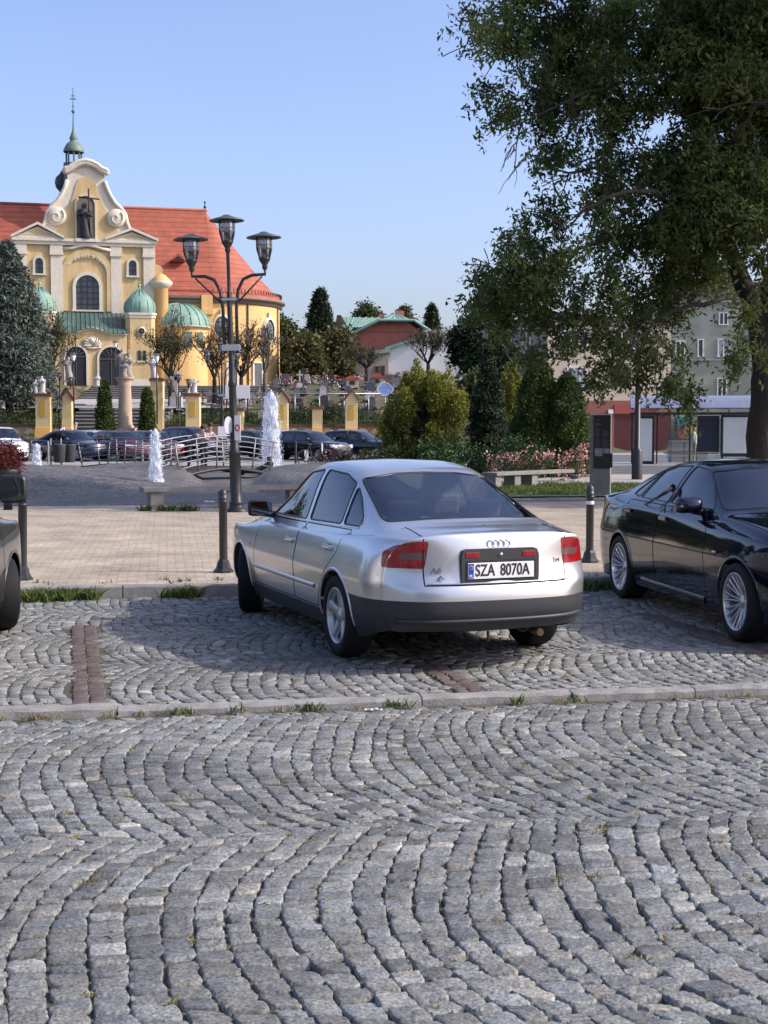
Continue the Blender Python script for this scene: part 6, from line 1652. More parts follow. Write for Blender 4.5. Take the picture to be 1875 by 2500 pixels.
def statue(px, pyb, pyt, d, label, m=whitest, arms='fold', w=.24, seed=1, extra=None, name='statue'):
    b = at(px, pyb, d); h = at(px, pyt, d).z - b.z; root = empty(name, b); tag(root, label, 'statue', None)
    f = MB(); f.box(-w * 1.1, w * 1.1, -w * .9, w * .9, 0, .12 * h / 1.8); f.build('plinth', m, root)
    f = MB(); figure(f, (0, 0, .12 * h / 1.8), h * .94, w, arms, seed=seed); f.build('figure', m, root)
    if extra:
        for (dx, dz, s) in extra: f = MB(); figure(f, (dx, -.05, dz), h * s, w * s * .9, 'fold', seed=seed + 5); f.build('figure', m, root)
    return root
statue(103, 961, 918, 85.1, 'pair of white statues on the pillar left of the stairs', whitest, 'fold', .2, 2, [(-.38, 0, .8)])
statue(168, 933, 872, 85.6, 'pinkish stone saint on the gate pillar left of the stairs', statm, 'raise', .24, 3)
statue(376, 932, 868, 85.0, 'tall white robed saint on the pillar right of the stairs', whitest, 'fold', .23, 4)
statue(475, 961, 924, 85.1, 'white statue group on the pillar left of the lamp post', whitest, 'raise', .2, 5, [(-.35, 0, .75)])
# column with statue group
p = at(306, 1040, 81.2); root = empty('statue_column', (p.x, 81.2, .12)); tag(root, 'round sandstone column topped by a carved statue group, between the thujas', 'column')
sand = mat('sandstone', (.42, .31, .22), .85, col2=(.52, .40, .29), vscale=2.5, fine=.12)
zt = at(306, 921, 81.2).z - .12; zb = at(306, 1045, 81.2).z - .12
m = MB(); m.box(-.75, .75, -.75, .75, 0, zb - .35); m.box(-.85, .85, -.85, .85, zb - .35, zb - .2); m.box(-.62, .62, -.62, .62, zb - .2, zb); m.build('pedestal', sand, root)
m = MB(); m.lathe([(.50, zb), (.52, zb + .1), (.42, zb + .22), (.44, zb + .3), (.40, zb + .4), (.40, zb + 1.2), (.355, zt - .5), (.40, zt - .42), (.37, zt - .35), (.52, zt - .12), (.56, zt - .1), (.56, zt)], 24); m.build('shaft', sand, root)
hh = at(306, 850, 81.2).z - at(306, 921, 81.2).z
m = MB(); figure(m, (-.12, 0, zt), hh, .27, 'raise', seed=8); m.build('figure', statm, root)
m = MB(); figure(m, (.26, -.12, zt), hh * .8, .26, 'fold', seed=9); m.build('figure', statm, root)
m = MB(); figure(m, (.05, -.3, zt), hh * .55, .2, 'fold', seed=10); m.build('figure', statm, root)
# statue on the church forecourt between the doors
statue(238, 944, 915, 114.5, 'small pale statue standing between the two church doors', whitest, 'fold', .25, 12)
# graves, crosses and small tiled shrines
gm = [mat('dark granite grave', (.05, .05, .055), .35, var=.2), mat('grey granite grave', (.13, .13, .135), .5, var=.2), mat('pale stone grave', (.38, .36, .34), .8, var=.15)]
def grave(kind, m):
    root = empty('gravestone', (0, 0, 0)); s = MB(); s.bbox(-.55, .55, -1.0, .9, 0, .22, .03); s.build('slab', m, root)
    s = MB()
    if kind == 0: s.prism(roundpoly([(-.45, .15), (-.45, 1.0), (0, 1.15), (.45, 1.0), (.45, .15)], .15), .72, .86, 'xz')
    elif kind == 1: s.box(-.32, .32, .70, .88, .15, 1.05); s.prism([(-.36, 1.05), (.36, 1.05), (0, 1.25)], .68, .9, 'xz')
    else: s.box(-.3, .3, .68, .92, .15, .5); s.box(-.08, .08, .74, .86, .5, 1.6); s.box(-.32, .32, .75, .85, 1.15, 1.3)
    s.build('headstone', m, root); return root
protos = [grave(k, m) for k in range(3) for m in gm]
lab = ['rounded dark granite gravestone in the churchyard', 'rounded grey gravestone in the churchyard', 'rounded pale gravestone in the churchyard', 'pointed dark gravestone in the churchyard', 'pointed grey gravestone in the churchyard', 'pointed pale gravestone in the churchyard', 'dark stone cross on a grave in the churchyard', 'grey stone cross on a grave in the churchyard', 'pale stone cross on a grave in the churchyard']
for p_, l_ in zip(protos, lab): tag(p_, l_, 'gravestone', l_.replace('gravestone', 'gravestones').replace('cross', 'crosses'))
gi = 0; rg = random.Random(4); used = set()
rows_ = [(y, x) for y in np.arange(91.5, 112, 2.6) for x in np.arange(-13.2, 4.5, 1.75)] + [(y, x) for y in (93, 96.5) for x in np.arange(-27, -22, 1.8)]
for (y, x) in rows_:
    if rg.random() < .12: continue
    k = rg.randrange(9); x_ = x + rg.uniform(-.3, .3); y_ = y + rg.uniform(-.4, .4); lo = (x_, y_, hz(x_, y_))
    if k not in used: protos[k].location = lo; used.add(k); c = protos[k]
    else: c = dup(protos[k], lo)
    c.rotation_euler.z = rg.uniform(-.15, .15); c.scale = (rg.uniform(.6, .85),) * 2 + (rg.uniform(.5, .9),)
for px, pyt, pyb, d, lb in ((430, 905, 960, 96, 'tall pale stone cross monument near the twiggy tree'), (792, 922, 958, 108, 'red roofed shrine leftmost in the churchyard row'), (808, 926, 958, 112, 'low red roofed shrine second in the churchyard row'), (831, 925, 956, 110, 'pale shrine with red roof left of the tall one'), (860, 918, 962, 105, 'tall shrine with bright red roof'), (921, 913, 960, 106, 'red roofed shrine left of the round blue sign'), (712, 930, 958, 108, 'small dark grave house right of the apse'), (735, 930, 958, 110, 'small brown grave house between the apse and the shrines')):
    b = at(px, pyb, d); b.z = hz(b.x, d); h = at(px, pyt, d).z - b.z
    if 'cross' in lb:
        root = empty('stone_cross', b); tag(root, lb, 'cross'); s = MB(); s.box(-.4, .4, -.4, .4, 0, h * .35); s.box(-.28, .28, -.28, .28, h * .35, h * .45); s.build('pedestal', gm[2], root)
        s = MB(); s.box(-.11, .11, -.1, .1, h * .45, h); s.box(-.42, .42, -.1, .1, h * .76, h * .86); s.build('cross', gm[2], root); continue
    root = empty('tiled_shrine', b); tag(root, lb, 'shrine'); w = .45
    s = MB(); s.box(-w, w, -w, w, 0, h * .72); s.build('shrine_body', mat('shrine plaster %d' % (px % 3), [(.45, .38, .28), (.42, .20, .12), (.5, .42, .33)][px % 3], .85, var=.1), root)
    s = MB(); s.prism([(-w - .15, h * .70), (w + .15, h * .70), (w * .4, h), (-w * .4, h)], -w - .15, w + .15, 'xz'); s.build('roof', mat('shrine tiles', (.50, .10, .06), .8, var=.2, vscale=6), root)
    s = MB(); s.prism(arch(0, h * .25, h * .6, w), -w - .02, -w + .02, 'xz'); s.build('niche', mat('shrine niche', (.06, .05, .045), .8), root)
# ---------------------------------------------------------------- things on the square
iron = mat('black lamp iron', (.022, .022, .024), .42, var=.2, vscale=6)
hatm = mat('grey lamp hat', (.10, .105, .10), .5, .3, var=.15)
clearm = glass_mat('clear lamp glass', (.86, .87, .88), .08)
whitem = mat('white painted metal', (.78, .78, .78), .5)
def lantern(parent, c, s=1.0):
    x, y, z = c; e = empty('lantern', c); e.parent = parent
    m = MB(); m.lathe([(.03, 0), (.05, .03), (.06, .06), (.05, .10), (.11, .20), (.125, .24), (.11, .25), (.0005, .25)], 16); m.lathe([(.07, .25), (.07, .40), (.06, .42), (.0005, .42)], 14)
    for a in range(4): an = a * math.pi / 2 + .4; m.tube([(.115 * math.cos(an), .115 * math.sin(an), .24), (.165 * math.cos(an), .165 * math.sin(an), .42), (.168 * math.cos(an), .168 * math.sin(an), .60), (.155 * math.cos(an), .155 * math.sin(an), .68)], .007, 4)
    m.lathe([(.166, .50), (.170, .505), (.166, .51)], 20); m.build('lantern_body', iron, e)
    g = MB(); g.lathe([(.112, .25), (.155, .38), (.163, .50), (.160, .62), (.15, .68)], 20); g.build('glass', clearm, e)
    g = MB(); g.lathe([(.09, .43), (.125, .46), (.132, .56), (.125, .65), (.0005, .655)], 16); g.build('bulb', mat('frosted bulb', (.62, .62, .62), .35), e)
    h = MB(); h.lathe([(.36, .655), (.355, .672), (.22, .715), (.12, .745), (.07, .775), (.03, .785), (.0005, .785)], 28); h.lathe([(.355, .658), (.2, .69), (.0005, .70)], 28); h.build('hat', hatm, e)
    e.scale = (.93,) * 3
def lamp_post(loc, label, tilt=0.0, h=5.05, rz=0.0, group='three armed lamp posts'):
    root = empty('lamp_post', loc, rz); root.rotation_euler = (0, tilt, rz); tag(root, label, 'lamp post', group)
    m = MB(); m.lathe([(.24, 0), (.24, .03), (.15, .08), (.13, .15), (.15, .17), (.115, .20), (.108, 1.10), (.125, 1.12), (.125, 1.16), (.09, 1.2), (.070, 2.4), (.082, 2.43), (.082, 2.5), (.060, 2.55), (.052, 3.3), (.048, 4.2), (.035, 4.25), (.033, h)], 18); m.build('pole', iron, root)
    b = MB(); b.box(-.17, .17, -.06, .06, 3.10, 3.22); b.box(-.15, .15, -.05, .05, 4.06, 4.10); b.box(-.19, .19, -.02, .02, 3.12, 3.2); b.build('bracket', mat('galvanised clamp', (.45, .46, .47), .4, .7), root)
    for sg in (-1, 1):
        a = MB(); a.tube([(sg * .12, 0, 3.05), (sg * .13, 0, 3.9), (sg * .17, 0, 4.25), (sg * .28, 0, 4.46), (sg * .45, 0, 4.53), (sg * .70, 0, 4.54), (sg * .70, 0, 4.66)], .032, 8)
        a.tube([(sg * .14, 0, 4.0), (sg * .64, 0, 4.50)], .018, 6); a.build('arm', iron, root)
        lantern(root, (sg * .70, 0, 4.62))
    lantern(root, (0, 0, h - .02)); return root
LP = at(578, 1250, 26.4); LP.z = PZ
near = lamp_post(LP, 'near black lamp post with three lanterns, in front of the apse', tilt=-RD(1.6), h=4.98)
# notices strapped to the post, seen nearly edge on
n = MB(); c = Vector((-.02, -.16, 1.50)); M = Matrix.Translation(c) @ Matrix.Rotation(RD(55), 4, 'Z'); n.add([M @ Vector((.12 * math.cos(a), .0, .17 * math.sin(a) + .05)) for a in np.linspace(0, 2 * math.pi, 24)[:-1]], [tuple(range(23))]); n.add([M @ Vector((.12 * math.cos(a), .006, .17 * math.sin(a) + .05)) for a in np.linspace(0, 2 * math.pi, 24)[:-1]], [tuple(range(23))[::-1]])
o = n.build('oval_sign', mat('grey sign back', (.45, .46, .52), .5), None, None, False); o.location = LP + Vector((-.11, 0, .12)); tag(o, 'grey oval sign seen from behind on the near lamp post', 'sign')
n = MB(); M = Matrix.Translation((.10, -.13, 1.30)) @ Matrix.Rotation(RD(-40), 4, 'Z'); n.box(-.085, .085, -.004, .004, .06, .54, M); o = n.build('poster', whitem); o.location = LP + Vector((-.06, 0, .02)); tag(o, 'white poster with a red ring wrapped round the near lamp post', 'poster')
n = MB(); n.lathe([(.04, -.008), (.07, -.008), (.07, -.006), (.04, -.006)], 20, (0, 0, .30), 'y'); n.v = [tuple(M @ Vector(v)) for v in n.v]; q = n.build('red_ring', mat('red print', (.6, .04, .03), .6), o)
d2 = 66.0; b = at(543, 1100, d2); b.z = PZ
lamp_post(b, 'farther lamp post with three lanterns, seen left of the near one', h=5.0)
for px, d, lb in ((1560, 113, 'distant lamp post with lanterns in front of the beige house'), (1778, 112, 'distant three armed lamp post in front of the green house'), (148, 84, 'lamp post with curved arms left of the church stairs'), (437, 84.2, 'lamp post left of the statue pillar by the wall')):
    z0 = .12; k = 1.0
    b = at(px, 1100, d); b.z = z0
    c = dup(near, b, 0, lb); c.rotation_euler = (0, 0, 0)
    if px == 148: c.scale = (.95, .95, .88)
    if px == 437: c.scale = (.9, .9, .86)
# slim churchyard lamps
def slim_lamp(px, pyb, pyt, d, label):
    b = at(px, pyb, d); h = at(px, pyt, d).z - b.z; root = empty('churchyard_lamp', b); tag(root, label, 'lamp post', 'slim lamps near the stairs')
    m = MB(); m.tube([(0, 0, 0), (0, 0, h - .5)], .045, 6); m.tube([(0, 0, h - .75), (.18, 0, h - .45), (.18, 0, h - .2)], .03, 5); m.build('pole', iron, root)
    g = MB(); g.lathe([(.09, h - .5), (.17, h - .25), (.15, h - .12), (.0005, h - .1)], 12, (.18 * 0, 0, 0)); g.build('lamp_glass', mat('milky glass', (.85, .85, .83), .4), root)
    g = MB(); g.lathe([(.28, h - .12), (.15, h - .04), (.0005, h)], 14); g.build('lamp_hat', hatm, root)
slim_lamp(181, 1035, 860, 83.6, 'slim black lamp with white lantern beside the left gate pillar')
slim_lamp(384, 1035, 862, 83.6, 'slim dark lamp just right of the robed statue')
slim_lamp(283, 944, 832, 110, 'small lamp on a pole in front of the right church door')

# bollards
def bollard(loc, label, band=False, h=1.0, tilt=0):
    root = empty('bollard', loc); root.rotation_euler = (0, tilt, 0); tag(root, label, 'bollard', 'dark steel bollards behind the kerb')
    r = .047
    m = MB(); m.lathe([(r, .0), (r, h - .15), (r + .006, h - .148), (r + .006, h - .137), (r, h - .135), (r, h - .118), (r + .006, h - .116), (r + .006, h - .105), (r, h - .103), (r, h - .06), (r * .86, h - .028), (r * .5, h - .006), (.0005, h)], 24)
    m.build('post', mat('dark bollard paint', (.035, .036, .04), .38, var=.15, vscale=8, bump=.0004, bscale=60), root)
    m = MB(); m.lathe([(.115, 0), (.115, .02), (.085, .05), (.068, .12), (r, .15)], 8, smooth=False); m.build('foot', iron, root)
    if band:
        m = MB(); m.lathe([(r + .0015, h - .235), (r + .0015, h - .195)], 24); m.build('reflective_band', mat('white band', (.75, .75, .75), .4), root)
def sq(px, d): p = at(px, 1300, d); p.z = PZ; return p
bollard(sq(545, 15.35), 'bollard at the front left corner of the silver car', h=.945)
bollard(sq(1440, 16.5), 'bollard with a white band between the silver and the black car', True, h=.94)
bollard(sq(53, 14.6), 'bollard standing behind the van mirror at the left edge', h=.95, tilt=RD(1))

# stone benches
conc = mat('weathered concrete', (.17, .165, .155), .9, col2=(.26, .25, .235), vscale=4, fine=.2, bump=.006, bscale=30)
def bench(a, b, legs, label, w=.42, zt=.44, th=.10):
    A = Vector(a); B = Vector(b); L = (B - A).length; root = empty('stone_bench', A, math.atan2(B.y - A.y, B.x - A.x)); tag(root, label, 'bench', 'stone benches on the square')
    m = MB(); m.bbox(0, L, -w / 2, w / 2, zt - th, zt, .012); m.build('seat', conc, root)
    for x in legs: m = MB(); m.bbox(x - .13, x + .13, -w * .38, w * .38, -.02, zt - th + .002, .01); m.build('leg', conc, root)
bench((at(345, 1200, 27.2).x, 27.2, PZ), (at(765, 1190, 28.6).x, 28.6, PZ), (.28, 1.75, 3.2), 'long low stone bench in front of the fountain mound')
bench((at(1195, 1190, 36.0).x, 36.0, PZ), (at(1385, 1180, 38.6).x, 38.6, PZ), (.15, .98, 1.75), 'stone bench on the lawn in front of the pink roses', w=.5, th=.09)

# information pillar
p = at(1465, 1214, 32.3); root = empty('information_pillar', (p.x, 32.3, PZ), RD(-14)); tag(root, 'grey concrete information pillar with a black panel, on the lawn', 'information pillar')
H_ = at(1465, 1012, 32.3).z - PZ
m = MB(); m.bbox(-.24, .24, -.10, .16, 0, H_, .012); m.build('pillar', conc, root)
m = MB(); m.bbox(-.15, .245, -.135, -.10, .66, H_ - .02, .006); m.box(.245, .29, -.135, -.06, .68, 1.02); m.build('panel', mat('black panel', (.009, .01, .013), .22), root)
m = MB(); rr = random.Random(3)
for i in range(22):
    z = H_ - .14 - i * .037
    if i in (1, 5, 11): continue
    for (a, b) in ((-.12, .02), (.05, .21)) if i > 6 else ((-.12, rr.uniform(-.02, .08)),):
        m.box(a, b - rr.uniform(0, .05), -.137, -.136, z, z + (.012 if i > 6 else .02))
m.build('text_lines', mat('grey print', (.10, .10, .11), .6), root)
m = MB(); m.box(-.12, .06, -.1385, -.136, .95, 1.13); m.box(.075, .22, -.1385, -.136, 1.02, 1.13); m.build('pictures', mat('panel picture', (.22, .22, .23), .5, var=.5, vscale=9), root)

# ---------------------------------------------------------------- fountain: sett mound, jets, seal, footbridges
mound = []
NXm, NYm = 70, 46
GXm = np.linspace(-15.5, 3.5, NXm); GYm = np.linspace(31.0, 58.0, NYm); V = []
for x in GXm:
    for y in GYm:
        a = math.exp(-((x + 10) / 4.6) ** 4 - ((y - 41) / 7.5) ** 4) * .45 + math.exp(-((x + 1.5) / 3.4) ** 4 - ((y - 41) / 7.5) ** 4) * .42
        a += .10 * math.sin(x * 1.1 + y * .5) * math.exp(-((y - 45) / 11) ** 4 - ((x + 6) / 8.5) ** 6)
        ch = math.exp(-((x + 5.2 + .12 * (y - 45)) / .95) ** 4) * .55
        V.append((x, y, PZ - .02 + max(0, a - ch) + (rnd.uniform(-.02, .025) if a > .05 else 0)))
Fq = [(i * NYm + j, (i + 1) * NYm + j, (i + 1) * NYm + j + 1, i * NYm + j + 1) for i in range(NXm - 1) for j in range(NYm - 1)]
tag(mesh_np('ground', V, Fq, darksett, smooth=True), kind='structure')
waterm = mat('fountain water', (.86, .89, .94), .3, col2=(.68, .74, .84), vscale=5, bump=.03, bscale=14, spec=.6, translucent=.4, stretch=(1, 1, .25))
def thin_out(m, sc, lo):
    nt = m.node_tree; N = nt.nodes; L = nt.links; out = N['Material Output']; sh = out.inputs['Surface'].links[0].from_socket
    tc = N.new('ShaderNodeTexCoord'); mp = N.new('ShaderNodeMapping'); mp.inputs['Scale'].default_value = (1, 1, .22); L.new(tc.outputs['Object'], mp.inputs[0])
    n = N.new('ShaderNodeTexNoise'); n.inputs['Scale'].default_value = sc; n.inputs['Detail'].default_value = 5; L.new(mp.outputs[0], n.inputs['Vector'])
    mr = N.new('ShaderNodeMapRange'); mr.inputs['From Min'].default_value = .40; mr.inputs['From Max'].default_value = .60; mr.inputs['To Min'].default_value = lo; mr.inputs['To Max'].default_value = 1; L.new(n.outputs['Fac'], mr.inputs['Value'])
    t = N.new('ShaderNodeBsdfTransparent'); mx = N.new('ShaderNodeMixShader'); L.new(mr.outputs[0], mx.inputs[0]); L.new(t.outputs[0], mx.inputs[1]); L.new(sh, mx.inputs[2]); L.new(mx.outputs[0], out.inputs['Surface'])
thin_out(waterm, 16, .25)
def jet(px, pyb, pyt, w0, d, label, skirt=0):
    b = at(px, pyb, d); h = at(px, pyt, d).z - b.z; k = d / FOC; r0 = w0 * k / 2; root = empty('fountain_jet', b); tag(root, label, 'fountain jet', 'foaming water jets of the fountain')
    m = MB(); n = 30; v = []; f = []; rows = 70; rr = random.Random(int(px))
    ph = [rr.uniform(0, 6.28) for _ in range(6)]
    for i in range(rows + 1):
        t = i / rows; R_ = r0 * .9 * (1.0 - .42 * t ** 1.2) * (1 if t < .86 else max(.02, math.cos((t - .86) / .14 * 1.5)))
        R_ *= 1 + (.35 * (1 - t / .06) if t < .06 else 0)
        for j in range(n):
            a = 2 * math.pi * j / n; q = 1 + .10 * math.sin(a * 3 + ph[0] + t * 21) + .09 * math.sin(a * 5 - t * 37 + ph[1]) + rr.uniform(-.05, .05)
            v.append((R_ * q * math.cos(a), R_ * q * math.sin(a), h * t + rr.uniform(-.02, .02)))
    for i in range(rows):
        for j in range(n): f.append((i * n + j, i * n + (j + 1) % n, (i + 1) * n + (j + 1) % n, (i + 1) * n + j))
    m.add(v, f, True); m.build('water_column', waterm, root, fix=False)
    N = int(900 * h); t = g2.uniform(0, 1, N) ** 1.3; a = g2.uniform(0, 6.28, N); R_ = r0 * (1.05 - .42 * t) * g2.uniform(.85, 1.28, N)
    P = np.stack([R_ * np.cos(a), R_ * np.sin(a), t * h * .97], 1); leaf_mesh('spray', P, mat('water drops', (.85, .9, 1), .3, attr='tint'), .026, .8, root)
jet(380, 1177, 1045, 33, 36.5, 'white water jet in the middle, left of the footbridge with steel rails')
jet(662, 1150, 952, 52, 49, 'tallest white water jet, right of the lamp post')
jet(90, 1148, 1082, 24, 48, 'small white water jet beside the white car at the left')
# seal sculpture by the tall jet
b = at(648, 1157, 46.5); root = empty('seal_sculpture', b); tag(root, 'dark seal sculpture sitting at the foot of the tallest jet', 'sculpture')
m = MB(); k = 46.5 / FOC
pts = [(-58 * k, 0, .03), (-45 * k, 0, .08), (-25 * k, 0, .10), (-4 * k, 0, .16), (8 * k, 0, .26), (12 * k, 0, .38), (10 * k, 0, .46), (9 * k, 0, .53), (4 * k, 0, .56)]
m.tube(pts, [.03, .06, .09, .15, .16, .12, .085, .075, .02], 12); m.tube([(-58 * k, -.05, .02), (-70 * k, -.18, .02)], [.04, .06], 6); m.tube([(6 * k, -.1, .2), (14 * k, -.22, .03)], [.06, .04], 6); m.tube([(6 * k, .1, .2), (16 * k, .2, .03)], [.06, .04], 6)
m.build('seal', mat('black patinated bronze', (.02, .02, .022), .45), root)
# footbridges with arched steel rails
steel = mat('brushed steel', (.24, .24, .25), .45, .6)
wood = mat('dark bridge planks', (.05, .043, .036), .85, var=.3, vscale=12, stretch=(6, 1, 1))
def bridge(p0, p1, rise, n, label, hr=.95, w=1.3):
    A = Vector(p0); B = Vector(p1); L = (B - A).length; root = empty('footbridge', A, math.atan2(B.y - A.y, B.x - A.x)); tag(root, label, 'footbridge', 'small arched footbridges over the fountain channel')
    zf = lambda t: rise * math.sin(math.pi * t); S_ = 12
    m = MB()
    for i in range(26):
        t = i / 26; x = L * t; m.box(0, L / 26 - .015, -w / 2, w / 2, -.05, 0, Matrix.Translation((x, 0, zf(t + .02))) @ Matrix.Rotation(-math.atan(rise * math.pi / L * math.cos(math.pi * (t + .02))), 4, 'Y'))
    m.build('deck', wood, root)
    for s_ in (-1, 1):
        m = MB(); m.tube([(L * t, s_ * w / 2, zf(t) - .08) for t in np.linspace(0, 1, 14)], .06, 6); m.build('beam', ironm, root)
        r = MB()
        for i in range(n + 1):
            t = .03 + .94 * i / n; ln = (t - .5) * .5 * (1 if s_ < 0 else -.4)
            r.tube([(L * t, s_ * w / 2, zf(t) - .14), (L * t + ln * hr, s_ * (w / 2 + .04), zf(t) + hr)], .026, 5)
        for k_ in range(6):
            hh = hr * (k_ + 1) / 6
            r.tube([(L * t + (t - .5) * .5 * hh * (1 if s_ < 0 else -.4), s_ * (w / 2 + .04 * hh), zf(t) + hh) for t in np.linspace(0, 1, 12)], .024 if k_ == 5 else .016, 5)
        r.build('railing', steel, root)
bridge(tuple(at(398, 1160, 41.5)), tuple(at(628, 1151, 44.5)), .24, 5, 'arched footbridge with steel rails behind the near lamp post')
bridge(tuple(at(228, 1138, 52)), tuple(at(408, 1142, 50)), .14, 4, 'arched footbridge with pale rails in front of the dark red cars')
# bins
def bin_(px, d, label):
    b = at(px, 1130, d); b.z = PZ; root = empty('litter_bin', b); tag(root, label, 'litter bin', 'dark round litter bins')
    m = MB(); m.lathe([(.20, .12), (.22, .15), (.29, .85), (.30, .9), (.27, .9), (.2, .3)], 16); m.build('basket', mat('dark bin', (.035, .04, .042), .6), root)
    m = MB(); m.tube([(-.36, 0, -.02), (-.36, 0, 1.15)], .035, 6); m.tube([(-.36, 0, .8), (-.25, 0, .8)], .02, 5); m.build('post', conc, root)
bin_(145, 58, 'left one of the two dark bins before the navy sedan'); bin_(170, 58.6, 'right one of the two dark bins before the navy sedan')
# notice board, signs
def board(px, py0, py1, w, d, label, m_, name='notice_board', legs=True):
    c = at(px, py1, d); z0 = hz(c.x, d) if d > 86 else .12; top = at(px, py0, d).z; root = empty(name, (c.x, d, z0)); tag(root, label, name.replace('_', ' ')); ww = w * d / FOC / 2
    m = MB(); m.box(-ww, ww, -.03, .03, c.z - z0, top - z0); m.build('board', m_, root)
    m = MB()
    if legs:
        for s_ in (-1, 1): m.box(s_ * ww * .8 - .03, s_ * ww * .8 + .03, .03, .09, -.1, top - z0)
        m.build('posts', ironm, root)
    return root
board(578, 940, 973, 64, 88, 'big white notice board behind the lamp post', whitem)
r_ = board(543, 1041, 1068, 21, 64, 'white parking notice on a thin post left of the near lamp post', whitem, 'parking_sign', True)
board(748, 1098, 1124, 9, 62, 'small white plate on a post before the black estate car', whitem, 'small_sign')
b = at(940, 950, 80); root = empty('round_sign', (b.x, 80, .12)); tag(root, 'pale blue ornate sign on a post left of the golden cypress', 'sign')
m = MB(); hw, hh = 19 * 80 / FOC, 15.5 * 80 / FOC; out = []
for a in np.linspace(0, 2 * math.pi, 41)[:-1]: q = 1 + .10 * abs(math.cos(2 * a)) ** 2 - .05; out.append((hw * q * math.cos(a), hh * q * math.sin(a) + b.z - .12))
m.prism(out, -.03, .0, 'xz'); m.build('plate', mat('pale blue sign', (.28, .40, .66), .5), root)
ring_ = MB(); ring(ring_, [(x * .93, (z - (b.z - .12)) * .93 + b.z - .12) for x, z in out + out[:1]], [(x * 1.02, (z - (b.z - .12)) * 1.02 + b.z - .12) for x, z in out + out[:1]], -.045, 0); ring_.build('rim', whitem, root)
m = MB(); 
for z_, w_ in ((.14, .15), (.02, .30), (-.14, .12)): m.box(-w_, w_, -.034, -.031, b.z - .12 + z_ - .012, b.z - .12 + z_ + .012)
m.build('print_lines', mat('blue print', (.12, .16, .35), .6), root)
m = MB(); m.tube([(0, .03, 0), (0, .03, b.z)], .04, 6); m.build('post', steel, root)
# pigeons and litter
def pigeon(px, py, d, label, rz=0, m_=None):
    p = at(px, py, d); p.z = PZ + .03 if d > 30 else PZ; root = empty('pigeon', p, rz); tag(root, label, 'bird')
    m = MB(); m.tube([(-.17, 0, .10), (-.10, 0, .11), (.0, 0, .12), (.07, 0, .14), (.11, 0, .19), (.13, 0, .225), (.16, 0, .22)], [.012, .035, .062, .05, .028, .024, .006], 8)
    m.tube([(-.01, .02, .08), (-.0, .025, 0)], .006, 4); m.tube([(-.01, -.02, .08), (.01, -.025, 0)], .006, 4); m.build('body', m_ or mat('dark pigeon', (.05, .05, .06), .7), root)
pigeon(1400, 1174, 40.5, 'dark pigeon on the path between the bench and the information pillar', 2.6)
m = MB(); rr = random.Random(9)
for i in range(7): x = rr.uniform(-.14, .14); m.box(x, x + rr.uniform(.03, .08), rr.uniform(-.05, 0), rr.uniform(.01, .06), 0, rr.uniform(.01, .03))
p = at(513, 1225, 29.8); o = m.build('paper_scrap', whitem); o.location = (p.x, p.y, PZ); tag(o, 'white paper scraps lying on the setts near the stone bench', 'litter')
m = MB(); rr = random.Random(19)
for i in range(6): x = rr.uniform(-.08, .06); m.tube([(x, rr.uniform(-.03, .03), .012), (x + rr.uniform(.02, .06), rr.uniform(-.03, .03), rr.uniform(.012, .03))], .006, 4)
p = ground_at(900, 1738, 0); o = m.build('dry_twig', mat('bleached twig', (.6, .58, .52), .9)); o.location = (p.x, p.y, .0); tag(o, 'small bleached twigs lying at the front kerb', 'litter')
# planter under the red shrub
b = at(18, 1148, 27.0); root = empty('shrub_planter', (b.x, 27.0, PZ)); tag(root, 'dark planter on a pole under the clipped red shrub', 'planter')
m = MB(); m.lathe([(.12, .62), (.26, .68), (.28, .80), (.24, .82), (.0005, .80)], 16); m.tube([(0, 0, 0), (0, 0, .66)], .09, 8); m.build('bowl', ironm, root)

